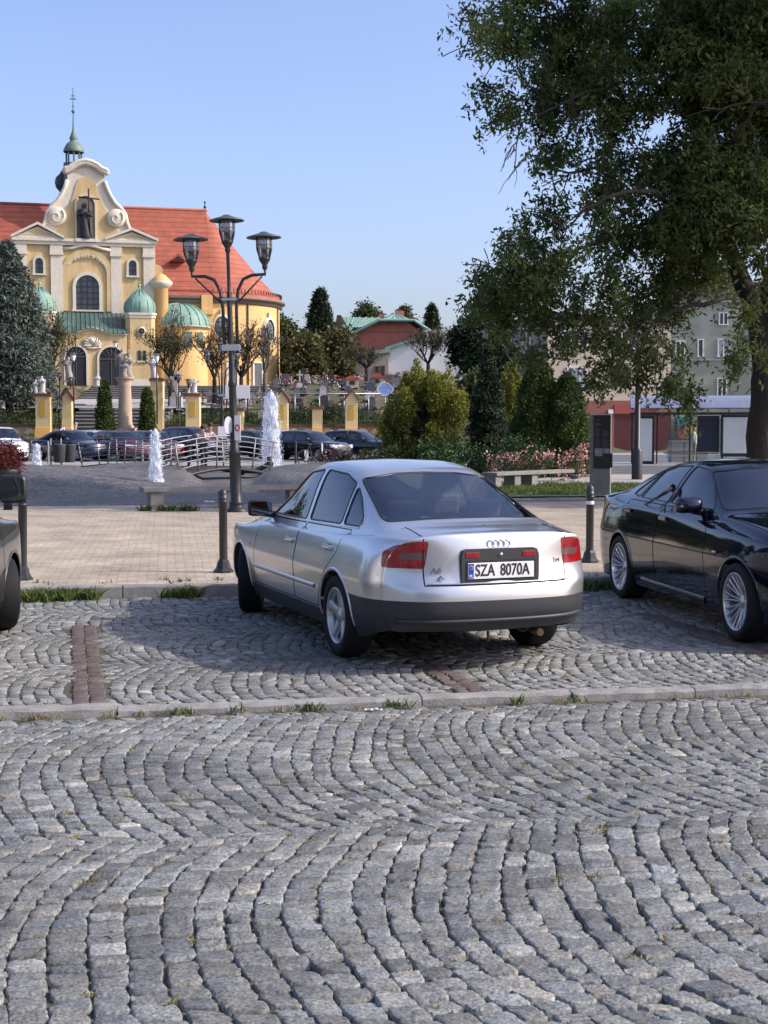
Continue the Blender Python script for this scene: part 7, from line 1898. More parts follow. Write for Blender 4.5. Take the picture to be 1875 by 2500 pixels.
# ---------------------------------------------------------------- bus stop
def shelter():
    d = 60.; c = at(1683, 1100, d); root = empty('bus_shelter', (c.x, d, PZ), RD(-9)); tag(root, 'bus shelter with a curved translucent roof behind the black car', 'bus shelter')
    k = d / FOC; x0, x1 = (1540 - 1683) * k, (1832 - 1683) * k; H0 = 2.15
    m = MB(); n = 10; v = []
    for i in range(n + 1):
        t = i / n; v += [(x0, -.75 + 1.6 * t, H0 + .85 * math.sin(math.pi * (.12 + .76 * t))), (x1, -.75 + 1.6 * t, H0 + .85 * math.sin(math.pi * (.12 + .76 * t)))]
    m.add(v, [(i * 2, i * 2 + 1, i * 2 + 3, i * 2 + 2) for i in range(n)], True); m.v += [(x, y, z - .03) for x, y, z in v]; o_ = len(v)
    m.f += [tuple(q + o_ for q in (i * 2 + 2, i * 2 + 3, i * 2 + 1, i * 2)) for i in range(n)]; m.sm += [True] * n
    m.build('roof', mat('milky roof sheet', (.22, .245, .33), .35, var=.1), root, fix=False)
    f = MB()
    for x in (x0 + .1, x0 + 1.2, (x0 + x1) / 2, x1 - 1.2, x1 - .08): f.box(x - .03, x + .03, .70, .76, 0, H0 + .05); f.tube([(x, -.75 + 1.6 * t, H0 + .85 * math.sin(math.pi * (.12 + .76 * t)) - .05) for t in np.linspace(0, 1, 8)], .025, 5)
    f.box(x0, x1, -.78, -.72, H0 + .02, H0 + .12); f.box(x0, x1, .80, .86, H0 + .02, H0 + .10)
    f.build('frame', ironm, root)
    g = MB(); g.box(x0 + 1.6, x1 - 1.0, .72, .735, .25, 2.0); g.build('back_glass', glass_mat('shelter glass', (.8, .84, .84), .04), root)
    g = MB(); g.box((1700 - 1683) * k, (1752 - 1683) * k, -.30, -.24, .55, 2.12); g.build('dark_panel', mat('navy panel', (.022, .028, .045), .3), root)
    for a, b, z0, z1 in ((1760, 1820, .5, 2.05), (1560, 1592, .15, 2.0)):
        xa, xb = (a - 1683) * k, (b - 1683) * k; yy = -.62
        e = MB(); e.bbox(xa - .10, xb + .10, yy, yy + .16, z0 - .15, z1 + .10, .02); e.box(xa - .08, xa - .02, yy + .02, yy + .1, 0, z0); e.box(xb + .02, xb + .08, yy + .02, yy + .1, 0, z0); cas = e.build('advert_case', ironm, root)
        e = MB(); e.box(xa, xb, yy - .006, yy - .002, z0, z1); e.build('advert_panel', mat('blank advert sheet', (.56, .58, .54), .6, var=.06, vscale=2), cas)
    s_ = MB(); s_.box(x0 + 1.5, x1 - 1.4, .35, .68, .45, .50); s_.build('seat', steel, root)
shelter()
b = at(1555, 1168, 42.5); root = empty('sign_mast', (b.x, 42.5, PZ)); tag(root, 'thick black mast rising into the tree before the bus shelter', 'mast')
m = MB(); m.lathe([(.17, 0), (.17, .9), (.14, .95), (.09, 1.0), (.085, 4.2), (.06, 4.25), (.0005, 4.3)], 14); m.build('mast', iron, root)
# bins behind the car roof
b = at(1685, 1110, 63); root = empty('utility_box', (b.x, 63, PZ)); tag(root, 'grey metal waste cabinet in front of the bus shelter bench', 'cabinet'); m = MB(); m.bbox(-.95, .75, -.35, .35, 0, 1.0, .03); m.build('cabinet', mat('grey cabinet', (.22, .225, .24), .5), root)
m = MB(); m.box(-.36, -.33, -.36, -.352, .05, .95); m.box(.2, .23, -.36, -.352, .05, .95); m.build('door_gap', ironm, root)

# ---------------------------------------------------------------- houses
def wins(root, lst, m_, frm, y):
    for (x0, x1, z0, z1, nb, cur) in lst:
        w = MB(); w.box(x0, x1, y - .03, y + .02, z0, z1); wi = w.build('window', m_ if not cur else mat('window with curtain', (.36, .38, .40), .2, var=.25, vscale=3), root)
        f = MB(); t = .09
        f.box(x0 - t, x1 + t, y - .10, y + .02, z1, z1 + t); f.box(x0 - t, x1 + t, y - .16, y + .02, z0 - t, z0)
        for i in range(nb + 1): xx = x0 + (x1 - x0) * i / nb; f.box(xx - t * .6, xx + t * .6, y - .095, y + .02, z0, z1)
        f.build('window_frame', frm, wi)
whitef = mat('white window frame', (.72, .73, .74), .5)
dglass = mat('dark window glass', (.03, .036, .045), .08, spec=.8, var=.4, vscale=.8)
def beige():
    d = 104.; k = d / FOC; c = at(1335, 1100, d); root = empty('beige_house', (c.x, d, 0), RD(4)); tag(root, 'beige flat roofed house with a red ground floor and a gable wall coloured as in shade', 'house')
    X = lambda px: (px - 1335) * k; Z = lambda py: CAM_H + (YH - py) * k
    wall = mat('beige house plaster', (.58, .49, .39), .9, var=.06, vscale=.5); grey = mat('shade-toned gable plaster', (.30, .265, .24), .9, var=.10, vscale=.4)
    m = MB(); m.prism([(X(1335), 0), (X(1640), 0), (X(1640), Z(790)), (X(1335), Z(778))], 0, 12, 'xz'); m.build('wall', wall, root)
    # gable side wall turned to the left, its shade mixed into the plaster colour
    M = Matrix.Rotation(RD(118), 4, 'Z')
    L_ = 8.3; m = MB(); m.add([M @ Vector(p) for p in ((-.02, 0.02, 0), (L_, 0.02, 0), (L_, .02, Z(798)), (L_ * .5, .02, Z(785) + .3), (-.02, .02, Z(776)))], [(0, 1, 2, 3, 4)]); m.add([M @ Vector((x, -.3, z)) for x, z in ((0, 0), (L_, 0), (L_, Z(798)), (L_ * .5, Z(785) + .3), (0, Z(776)))], [(4, 3, 2, 1, 0)]); m.build('gable_wall', grey, root, fix=False)
    m = MB()
    for t, z0, z1, w_ in ((.30 * L_, 7.6, 9.3, .8), (.60 * L_, 7.0, 9.1, .9), (.32 * L_, 3.6, 5.2, .8)):
        w = MB(); w.box(t - w_ / 2, t + w_ / 2, .0, .07, z0, z1, M); wi = w.build('window', dglass, root)
        f = MB()
        for (a, b, q, r_) in ((t - w_ / 2 - .1, t + w_ / 2 + .1, z1, z1 + .1), (t - w_ / 2 - .1, t + w_ / 2 + .1, z0 - .12, z0), (t - w_ / 2 - .1, t - w_ / 2, z0, z1), (t + w_ / 2, t + w_ / 2 + .1, z0, z1), (t - .05, t + .05, z0, z1)): f.box(a, b, .02, .10, q, r_, M)
        f.build('window_frame', whitef, wi)
    m = MB(); m.prism([(X(1333), Z(778)), (X(1645), Z(790)), (X(1645), Z(790) + .3), (X(1333), Z(778) + .3)], -.3, 12, 'xz'); m.build('roof_edge', mat('roof edge', (.10, .095, .09), .8), root)
    m = MB(); m.box(X(1292), X(1345), 3, 5.5, Z(790), Z(745)); ch = m.build('chimney', mat('stained chimney', (.30, .28, .25), .9, var=.35, vscale=.9), root); m = MB(); m.box(X(1290), X(1347), 2.9, 5.6, Z(745), Z(742)); m.build('chimney_cap', ironm, ch)
    wins(root, [(X(1372), X(1432), Z(850), Z(811), 3, 0), (X(1385), X(1430), Z(942), Z(899), 3, 1), (X(1500), X(1550), Z(850), Z(811), 3, 0)], dglass, whitef, 0)
    m = MB(); m.box(X(1495), X(1542), -.05, .03, Z(941), Z(897)); m.build('shutter', mat('dark shutter', (.045, .05, .06), .6), root)
    red = mat('red ground floor plaster', (.27, .115, .095), .9, var=.1, vscale=.6)
    m = MB(); m.box(X(1335), X(1642), -.12, .05, Z(1012), Z(978)); m.box(X(1480), X(1500), -.12, .05, 0, Z(1012)); m.box(X(1335), X(1350), -.12, .05, 0, Z(1012)); m.build('ground_floor', red, root)
    m = MB(); m.box(X(1500), X(1585), -.2, -.1, Z(1010), Z(988)); m.build('shop_fascia', mat('bright red fascia', (.34, .075, .055), .6), root)
    m = MB(); m.box(X(1500), X(1642), -.08, .04, 0, Z(1012)); m.build('shop_front', mat('maroon shop front', (.09, .02, .022), .5, var=.2, vscale=.8), root)
    m = MB(); m.box(X(1350), X(1480), -.06, .04, 0, Z(1012)); m.build('shop_window', mat('grey shop window', (.10, .105, .115), .2, var=.2), root)
    m = MB(); m.box(X(1485), X(1497), -.20, -.12, Z(1010), Z(1000)); m.build('alarm_box', whitem, root)
    s_ = MB(); s_.box(X(1565), X(1614), -.28, -.13, Z(998), Z(978)); sg = s_.build('shop_sign', mat('orange sign', (.75, .16, .02), .5, emit=((1, .25, .02), .25)), root)
    text('sign_letters', 'LOWI', .58, mat('yellow letters', (.9, .6, .1), .5), sg, Matrix.Translation((X(1590), -.30, (Z(998) + Z(978)) / 2)) @ Matrix.Rotation(math.pi / 2, 4, 'X'), .01)
beige()
def greenh():
    d = 124.; k = d / FOC; c = at(1640, 1100, d); root = empty('green_house', (c.x, d, 0), RD(-3)); tag(root, 'tall grey green house with patched plaster behind the bus shelter', 'house')
    X = lambda px: (px - 1640) * k; Z = lambda py: CAM_H + (YH - py) * k
    wall = mat('grey green plaster', (.28, .30, .245), .9, col2=(.35, .38, .32), vscale=.22, contrast=4, pos=.56, fine=.05)
    m = MB(); m.box(X(1590), X(1990), 0, 12, 0, Z(742)); m.build('wall', wall, root)
    m = MB(); m.box(X(1590), X(1990), -.09, .02, Z(882), Z(877)); m.box(X(1588), X(1992), -.3, 12.2, Z(742), Z(738)); m.build('string_course', mat('pale string course', (.34, .36, .33), .9), root)
    m = MB(); m.prism([(X(1585), Z(738)), (X(1995), Z(738)), (X(1900), Z(690)), (X(1680), Z(690))], 1, 11, 'xz'); m.build('roof', mat('dull brown roof', (.13, .10, .09), .8, var=.2), root)
    wins(root, [(X(1750), X(1770), Z(794), Z(768), 2, 0), (X(1748), X(1774), Z(871), Z(832), 2, 1), (X(1748), X(1769), Z(970), Z(926), 2, 0), (X(1646), X(1668), Z(871), Z(836), 2, 0), (X(1700), X(1712), Z(871), Z(832), 1, 0), (X(1850), X(1872), Z(871), Z(832), 2, 0)], dglass, whitef, 0)
    m = MB(); m.tube([(X(1846), -.15, 0), (X(1846), -.15, Z(742))], .09, 6); m.build('downpipe', whitem, root)
    # bright shop windows and posters at street level
    for i, (a, b, z0, z1, col) in enumerate(((1612, 1628, 1100, 1030, (.50, .22, .20)), (1632, 1650, 1100, 1040, (.16, .10, .07)), (1652, 1690, 1040, 1018, (.10, .35, .50)), (1672, 1700, 1060, 1036, (.55, .45, .08)), (1655, 1672, 1070, 1046, (.45, .12, .08)), (1650, 1700, 1100, 1072, (.08, .10, .05)))):
        m = MB(); m.box(X(a), X(b), -.1 - .02 * i, -.02, Z(z0), Z(z1)); m.build('shop_poster', mat('shop poster %d' % i, col, .6, var=.5, vscale=2.2), root)
greenh()
def brick():
    d = 152.; k = d / FOC; c = at(940, 950, d); z0 = c.z - 1.5; root = empty('brick_house', (c.x, d, z0), 0); tag(root, 'red brick house with a green copper roof beyond the churchyard', 'house')
    X = lambda px, y=0: (px - 940) * k * (1 + y / d); Z = lambda py, y=0: CAM_H + (YH - py) * k * (1 + y / d) - z0
    brickm = mat('red brick', (.40, .13, .09), .9, col2=(.50, .19, .13), vscale=.8, fine=.15)
    m = MB(); m.prism([(X(862), -2), (X(1030), -2), (X(1030), Z(812)), (X(990), Z(786)), (X(925), Z(784)), (X(862), Z(812))], 0, 9, 'xz'); m.build('wall', brickm, root)
    m = MB(); m.box(X(862), X(1030), -.12, .02, Z(812), Z(809)); m.build('brick_band', mat('pale brick band', (.36, .17, .12), .9), root)
    rf = MB(); y1 = -.9; P = lambda px, py, y: (X(px, 0), y, Z(py))
    # front hip and long left slope
    rf.add([P(925, 786, y1), P(1010, 786, y1), P(965, 760, 4)], [(0, 1, 2)])
    rf.add([P(925, 786, y1), P(965, 760, 4), P(938, 760, 9.5), P(852, 818, 9.5), P(850, 824, y1)], [(0, 1, 2, 3, 4)])
    rf.add([P(1010, 786, y1), P(1050, 812, y1), P(1050, 812, 9.5), P(965, 760, 9.5), P(965, 760, 4)], [(0, 1, 2, 3, 4)])
    rf.add([P(826, 767, 5), P(930, 770, 5), P(880, 800, 1), P(835, 800, 1)], [(0, 1, 2, 3)])
    for a, b in ((P(925, 786, y1), P(852, 823, y1)), (P(1010, 786, y1), P(1050, 812, y1)), (P(925, 786, y1), P(1010, 786, y1))): rf.tube([a, b], .18, 4)
    for i in range(7): t = i / 6; rf.tube([P(830 + 95 * t, 768, 4.96), P(838 + 42 * t, 799, 1)], .07, 4)
    for i in range(1, 5): t = i / 5; rf.tube([P(925 + 85 * t, 786, y1 - .03), P(965, 760, 4)], .06, 4)
    rf.build('roof', copper, root, fix=False)
    m = MB(); m.box(X(966), X(988), 5, 7, Z(775), Z(752)); m.build('chimney', brickm, root); m = MB(); m.box(X(925), X(935), 5, 7, Z(780), Z(760)); m.build('chimney', brickm, root)
    m = MB(); m.prism([(X(816), -2), (X(862), -2), (X(862), Z(822)), (X(832), Z(768)), (X(822), Z(768)), (X(816), Z(800))], 2, 6, 'xz'); m.build('side_wing', mat('ivy brown wall', (.10, .07, .05), .95, var=.4, vscale=.5), root)
brick()
def annex(px0, px1, pyt0, pyt1, pyb, d, name, label, m_, roof=None, rm=None, cat='house', dep=8):
    k = d / FOC; c = at((px0 + px1) / 2, pyb, d); z0 = c.z; root = empty(name, (c.x, d, z0)); tag(root, label, cat); cx = (px0 + px1) / 2
    X = lambda px: (px - cx) * k; Z = lambda py: CAM_H + (YH - py) * k - z0
    m = MB(); m.prism([(X(px0), -2), (X(px1), -2), (X(px1), Z(pyt1)), (X(px0), Z(pyt0))], 0, dep, 'xz'); m.build('wall', m_, root)
    if roof: m = MB(); m.prism([(X(px0) - .2, Z(pyt0)), (X(px1) + .2, Z(pyt1)), (X(px1) + .2, Z(pyt1) + .35), (X(px0) - .2, Z(pyt0) + .35)], -.4, dep, 'xz'); m.build('roof', rm, root)
    return root, X, Z
ww = mat('bluish white wall', (.56, .58, .62), .9, var=.05, vscale=.5)
annex(945, 1032, 858, 826, 945, 140, 'white_annex', 'white annex with a slanting top before the brick house', ww, True, copper)
annex(1032, 1132, 808, 806, 935, 146, 'white_building', 'plain white wall right of the brick house', mat('stained white wall', (.50, .51, .52), .9, col2=(.60, .61, .62), vscale=.35, fine=.06))
r_, X_, Z_ = annex(866, 948, 872, 862, 950, 134, 'low_outbuilding', 'low beige outbuilding with two small windows beside the white annex', mat('grey beige plaster', (.36, .32, .27), .9, var=.1, vscale=.6), True, mat('pale green roof', (.26, .36, .30), .7))
wins(r_, [(X_(917), X_(924), Z_(908), Z_(897), 1, 0), (X_(931), X_(938), Z_(930), Z_(896), 1, 0)], dglass, mat('brown frame', (.12, .07, .04), .7), 0)
m = MB(); m.box(X_(938) , X_(975), -.5, -.4, Z_(955), Z_(915)); m.build('plinth', mat('brown plinth', (.20, .14, .11), .9), r_)
annex(1118, 1165, 955, 945, 1075, 95, 'small_kiosk', 'small yellow and red kiosk peeping out behind the golden cypress', mat('kiosk cream', (.55, .42, .2), .8, var=.3), True, mat('kiosk red roof', (.45, .08, .05), .7), 'kiosk', 3)
# ---------------------------------------------------------------- off to the left and behind the camera: what the bodywork mirrors
def plain_house(loc, w, dp, h, rz, wall, roofm, label):
    root = empty('town_house', loc, rz); tag(root, label, 'house'); m = MB(); m.box(-w / 2, w / 2, 0, dp, 0, h); m.build('wall', wall, root)
    m = MB(); m.prism([(-w / 2 - .3, h), (w / 2 + .3, h), (w / 2 - 1, h + 3.4), (-w / 2 + 1, h + 3.4)], -.3, dp + .3, 'xz'); m.build('roof', roofm, root)
    wins(root, [(x, x + 1.2, z, z + 1.6, 2, 0) for z in (1.2, 4.4) for x in np.arange(-w / 2 + 1.2, w / 2 - 2, 2.9)], dglass, whitef, 0)
plain_house((-38, 10, 0), 26, 9, 7.5, RD(90) , mat('plain plaster', (.45, .40, .32), .9), redtile, 'long plastered town house beyond the left edge of the square')
plain_house((2, -32, 0), 30, 9, 7.5, RD(180), mat('plain plaster', (.45, .40, .32), .9), redtile, 'plastered town house across the street behind the viewer')
for i, (x, y, s_) in enumerate(((-27, 16, 1), (-25, 2, .9), (-29, 28, 1.1), (-9, -22, 1), (12, -24, 1.1))):
    bushy('street_tree', 'round street tree ' + ('left of the square, nearest the van', 'left of the street behind the viewer', 'left of the fountain', 'behind the viewer, left', 'behind the viewer, right')[i], (x, y, 0), [(rnd.uniform(-1.8, 1.8), rnd.uniform(-1.8, 1.8), rnd.uniform(3.2, 6.2) * s_, 1.4, 1.4, 1.1) for _ in range(9)], LF['green'], 2.2, .3, 'tree', [(.2, 0, 3.6, .2)], leaves=34, spr=.5)

for i, (x, y, s_) in enumerate(((-27, 52, 1.1), (-31, 60, 1.3), (-28, 69, 1.2), (-36, 76, 1.4), (-40, 64, 1.3), (-33, 45, 1.1))):
    bushy('park_tree', 'leafy tree beyond the left edge of the square, ' + ('nearest the fountain', 'second from the fountain', 'before the boundary wall', 'tallest, by the wall', 'set back behind the others', 'nearest the street')[i], (x, y, 0), [(rnd.uniform(-2.2, 2.2), rnd.uniform(-2.2, 2.2), rnd.uniform(2.6, 7.2) * s_, 1.7, 1.7, 1.4) for _ in range(10)], LF['green'], 1.6, .36, 'tree', [(.2, 0, 3.6, .2)], leaves=34, spr=.6)
plain_house((-46, 88, 0), 22, 9, 8, RD(150), mat('plain plaster', (.45, .40, .32), .9), redtile, 'plastered town house left of the church grounds')
# ---------------------------------------------------------------- cars
silver = mat('silver paint', (.61, .61, .615), .30, .8, coat=1.0, var=.03, vscale=3)
navy = mat('navy black paint', (.003, .005, .014), .05, 0, coat=.8, spec=.25)
aud, AB = make_car(A6, 'silver saloon parked nose to the kerb, seen from behind', silver, (.456, 10.687, 0), math.pi / 2 + RD(21.0), 3, steer=RD(-20), hero=True, name='silver_car')
def emblem_etc():
    BX = lambda y, z: AB.bvh.ray_cast(Vector((-6, y, z)), Vector((1, 0, 0)))[0].x
    m = MB(); xs_ = BX(0, .76)
    pl = [(-.305, .650), (-.305, .845), (-.29, .885), (-.26, .895), (.26, .895), (.29, .885), (.305, .845), (.305, .650)]
    m.prism(pl, xs_ - .014, xs_ + .03, 'yz'); m.build('plate_surround', mat('dark grey plastic', (.035, .035, .037), .5), aud)
    m = MB(); m.prism(roundpoly([(-.278, .668), (-.278, .815), (.278, .815), (.278, .668)], .02), xs_ - .0155, xs_ - .012, 'yz'); m.build('plate_recess', BLACKP(), aud)
    m = MB(); m.bbox(xs_ - .024, xs_ - .014, -.26, .26, .683, .797, .003); npl = m.build('number_plate', mat('plate white', (.74, .74, .72), .35, var=.04, vscale=8), aud)
    RM = Matrix(((0, 0, -1, 0), (-1, 0, 0, 0), (0, 1, 0, 0), (0, 0, 0, 1)))
    def TX(nm, s, size, y, z, sx, m_, par, dx=.0262): return text(nm, s, size, m_, par, Matrix.Translation((xs_ - dx, y, z)) @ RM, .0008, sx)
    TX('plate_text', 'SZA', .118, .128, .740, .74, BLACKP(), npl); TX('plate_text', '8070A', .118, -.108, .740, .74, BLACKP(), npl)
    m = MB(); m.box(xs_ - .0252, xs_ - .023, .216, .256, .687, .793); m.build('plate_band', mat('blue band', (.01, .05, .32), .4), npl)
    TX('country_code', 'PL', .032, .236, .704, .9, whitem, npl, .0262)
    m = MB(); m.lathe([(.012, -.0265), (.0145, -.0265), (.0145, -.0240), (.012, -.0240)], 16, (xs_ * 0, .236, .765), 'x'); m.v = [(x + xs_, y, z) for x, y, z in m.v]; m.build('star_ring', mat('yellow stars', (.8, .6, .05), .5), npl)
    for sg in (-1, 1):
        m = MB(); m.bbox(xs_ - .018, xs_ - .010, min(sg * .275, sg * .170), max(sg * .275, sg * .170), .832, .872, .004); m.build('fog_reflector', REDL(), aud)
    m = MB(); m.lathe([(.0005, -.024), (.011, -.024), (.013, -.012)], 14, (0, 0, .853), 'x'); m.v = [(x + xs_, y, z) for x, y, z in m.v]; m.build('lock', CHROME(), aud)
    m = MB()
    for i in range(4):
        cy = (i - 1.5) * .042; R_ = .0265; x_ = BX(cy, .925) - .004
        m.tube([(x_, cy + R_ * math.cos(a), .926 + R_ * math.sin(a)) for a in np.linspace(0, 2 * math.pi, 25)], .0045, 6, cap=False)
    m.build('ring_emblem', CHROME(), aud)
    xm = BX(.47, .72); xr = BX(-.47, .80)
    dk = mat('grey badge', (.18, .18, .19), .3, .8)
    text('model_badge', 'A6', .062, dk, aud, Matrix.Translation((xm - .004, .475, .745)) @ RM, .002, 1.25)
    text('engine_badge', '2.4', .045, dk, aud, Matrix.Translation((xr - .004, -.475, .79)) @ RM, .002, 1.2)
    m = MB(); x_ = BX(.45, .68) - .003; pts = [(.0, .024), (.030, 0), (.0, -.024), (-.030, 0), (0, .024)]; m.tube([(x_, .445 + a, .685 + b) for a, b in pts], .004, 5, cap=False); m.tube([(x_, .445 + .012 * math.cos(a), .685 + .010 * math.sin(a)) for a in np.linspace(0, 6.28, 12)], .003, 5); m.build('dealer_badge', dk, aud)
    # chrome strip under the lid
    m = MB(); B_ = []
    for y in np.linspace(-.545, .545, 26): B_.append((BX(y, .650) - .006, y, .652))
    m.tube(B_, .006, 6); m.build('lid_trim', CHROME(), aud)
    # side rub strips
    for sd in (1, -1):
        m = MB(); AB.ribbon(m, [(.47, .50), (1.02, .50), (1.03, .50), (2.22, .50)], (1, 0, 0), (0, sd, 0), .040, .009, False, .05); m.build('rub_strip', silver, aud)
        m = MB(); AB.ribbon(m, [(2.40, .69), (2.45, .69)], (1, 0, 0), (0, sd, 0), .025, .006, False, .02); m.build('side_repeater', mat('clear repeater', (.5, .5, .48), .2), aud)
    # crease and strip of the lower bumper
    m = MB()
    pts = []
    for y in np.linspace(-.74, .74, 30):
        r = AB.bvh.ray_cast(Vector((-6, y, .385)), Vector((1, 0, 0)));
        if r[0]: pts.append(r[0] + Vector((-.003, 0, 0)))
    m.tube(pts, .016, 8); m.build('bumper_bead', mat('bumper plastic', (.030, .032, .036), .5), aud)
    m = MB(); m.tube([(-.86, -.35, .27), (-1.0, -.35, .265)], .028, 10); m.tube([(-.95, .05, .29), (-.96, .05, .22), (-.93, .05, .21)], .012, 6); m.build('exhaust', mat('rusty steel', (.10, .07, .05), .6, .6), aud)
    m = MB(); m.tube([(-.99, .02, 1.0), (-.9, -.04, 1.03)], .002, 4); m.box(-.80, -.68, -.04, .0, 1.035, 1.038)
    # leaf on the deck lid, fuel of small things
    for (x, y, w) in ((-.72, -.02, .045), (-.66, .60, .02)):
        r = AB.bvh.ray_cast(Vector((x, y, 3)), Vector((0, 0, -1)))[0]; q = MB(); q.add([r + Vector((-w, -w * .3, .004)), r + Vector((0, .0, .012)), r + Vector((w, -w * .2, .004)), r + Vector((0, w * .5, .006))], [(0, 1, 2, 3)])
        o = q.build('fallen_leaf', mat('grey leaf', (.10, .10, .12), .7), None); M_ = aud.matrix_world
        bpy.context.view_layer.update(); o.data.transform(aud.matrix_world); tag(o, 'small dry leaf lying on the trunk lid of the silver car' if w > .03 else 'tiny dark leaf on the left rear wing of the silver car', 'leaf')
    # antenna
    m = MB(); m.tube([(.62, 0, 1.41), (.60, 0, 1.425), (.55, 0, 1.43)], [.016, .01, .004], 6); m.build('aerial', BLACKP(), aud)
emblem_etc()
bmw, BB = make_car(E60, 'glossy navy black saloon parked nose out at the right edge', navy, (3.32, 14.128, 0), math.pi / 2 - RD(170.9), 3, hero=True, name='black_car')
m = MB()
for sd in (1, -1):
    BB.ribbon(m, [(.60, .255), (.9, .25), (2.2, .25)], (1, 0, 0), (0, sd, 0), .075, .010, False, .05)
m.build('sill_skirt', navy, bmw)
for sd in (1, -1):
    m = MB(); BB.ribbon(m, [(2.42, .70), (2.50, .70)], (1, 0, 0), (0, sd, 0), .022, .005, False, .02); m.build('side_repeater', mat('clear repeater', (.5, .5, .48), .2), bmw)
# grey van at the left edge, only its front right corner is in view
grey = mat('grey metallic paint', (.075, .077, .08), .28, .7, coat=1.0)
VAN = tall(4.45, 1.82, 1.82, 1.06, .12, 1.04, 2.72, .72, cowl=2.36, r=.32)
VAN['mirror'] = (1.92, 1.26, .36); VAN['mirror_size'] = (.11, .115, .06); VAN['mirror_mat'] = BLACKP
van, VB = make_car(VAN, 'dark grey van cut off by the left edge, with its square wing mirror', grey, (-3.98, 9.05, 0), math.pi / 2 + RD(3), 3, steer=RD(26), hero=True, name='grey_van', cat='van')

# far row of parked cars
def far(S, px, d, rz, label, col, grp='cars parked along the churchyard wall', lv=2, rough=.18, metal=.3):
    b = at(px, 1110, d); b.z = PZ + .014
    return make_car(S, label, mat('paint %.3f %.3f %.3f' % col, col, rough, metal, coat=1.0), b, rz, lv, group=grp)[0]
HB = tall(4.2, 1.76, 1.47, .93, .22, .92, 2.55, .75); SUV = tall(4.6, 1.86, 1.64, 1.03, .16, 1.0, 2.7, .75, r=.35); EST = tall(4.7, 1.80, 1.46, .93, .34, .90, 2.75, .80)
SED = extend(A6); SED.pop('bright')
SED['low_rear'] = None
FWD = RD(-52)
far(SUV, -12, 66.5, RD(-62), 'white car at the left edge behind the red shrub', (.72, .73, .74))
far(SED, 133, 67.5, RD(-38), 'navy saloon left of the first footbridge', (.012, .022, .06))
far(HB, 210, 72.5, RD(-40), 'pale silver car hidden behind the navy saloon', (.6, .62, .64))
far(HB, 268, 67.5, RD(-52), 'dark red hatchback left of the middle water jet', (.11, .008, .02))
far(HB, 352, 68.5, RD(-56), 'dark red car partly hidden by the middle water jet', (.10, .008, .018))
far(SUV, 438, 69, RD(-46), 'dark blue off-roader behind the footbridge with people', (.010, .016, .035))
far(HB, 590, 70, RD(-44), 'dark green black hatchback right behind the near lamp post', (.012, .02, .022))
far(HB, 655, 76, RD(-30), 'pale car half hidden behind the tall fountain jet', (.6, .62, .64))
far(EST, 715, 68.5, RD(-44), 'black estate car right of the tall fountain jet', (.006, .007, .009))
far(HB, 828, 69.5, RD(-28), 'black hatchback above the roof of the silver car', (.008, .010, .018))
# bicycle beside the black estate
def bicycle(px, d, rz, label):
    b = at(px, 1130, d); b.z = PZ + .02; root = empty('bicycle', b, rz); tag(root, label, 'bicycle'); r = .34
    for x in (-.52, .52):
        m = MB(); m.tube([(x + r * math.cos(a), 0, r + r * math.sin(a)) for a in np.linspace(0, 6.283, 25)], .022, 6, cap=False)
        for a in range(10): an = a * .628; m.tube([(x, 0, r), (x + r * math.cos(an), 0, r + r * math.sin(an))], .003, 3, cap=False)
        m.build('wheel', ironm, root)
    m = MB(); m.tube([(-.52, 0, r), (-.12, 0, .32), (-.28, 0, .85), (-.52, 0, r)], .018, 6); m.tube([(-.12, 0, .32), (.32, 0, .82), (-.24, 0, .78)], .018, 6); m.tube([(.52, 0, r), (.32, 0, .95)], .018, 6); m.build('bicycle_frame', mat('bicycle paint', (.05, .05, .06), .4), root)
    m = MB(); m.tube([(.26, -.28, 1.0), (.34, -.1, .98), (.34, .1, .98), (.26, .28, 1.0)], .014, 6); m.build('handlebar', steel, root)
    m = MB(); m.ball((-.30, 0, .90), .12, sc=(1.1, .6, .35)); m.build('saddle', ironm, root)
    m = MB(); m.box(.30, .34, -.02, .02, .60, .98); m.box(.50, .53, -.03, .03, .55, .62); m.build('light', whitem, root)
bicycle(770, 56, RD(35), 'bicycle leaning by the rose bush, left of the silver car roof')
# low posts on the pavement before the cars
for px, lb in ((348, 'thin grey post left of the footbridge people'), (722, 'thin dark post before the black estate car'), (406, 'thin dark post right of the middle jet'), (118, 'thin grey post between the white and the navy car')):
    b = at(px, 1130, 60.5); root = empty('thin_post', (b.x, 60.5, PZ)); tag(root, lb, 'post', 'thin posts on the far pavement'); m = MB(); m.lathe([(.05, 0), (.05, .95), (.03, 1.0), (.0005, 1.02)], 10); m.build('post', conc if 'grey' in lb else ironm, root)

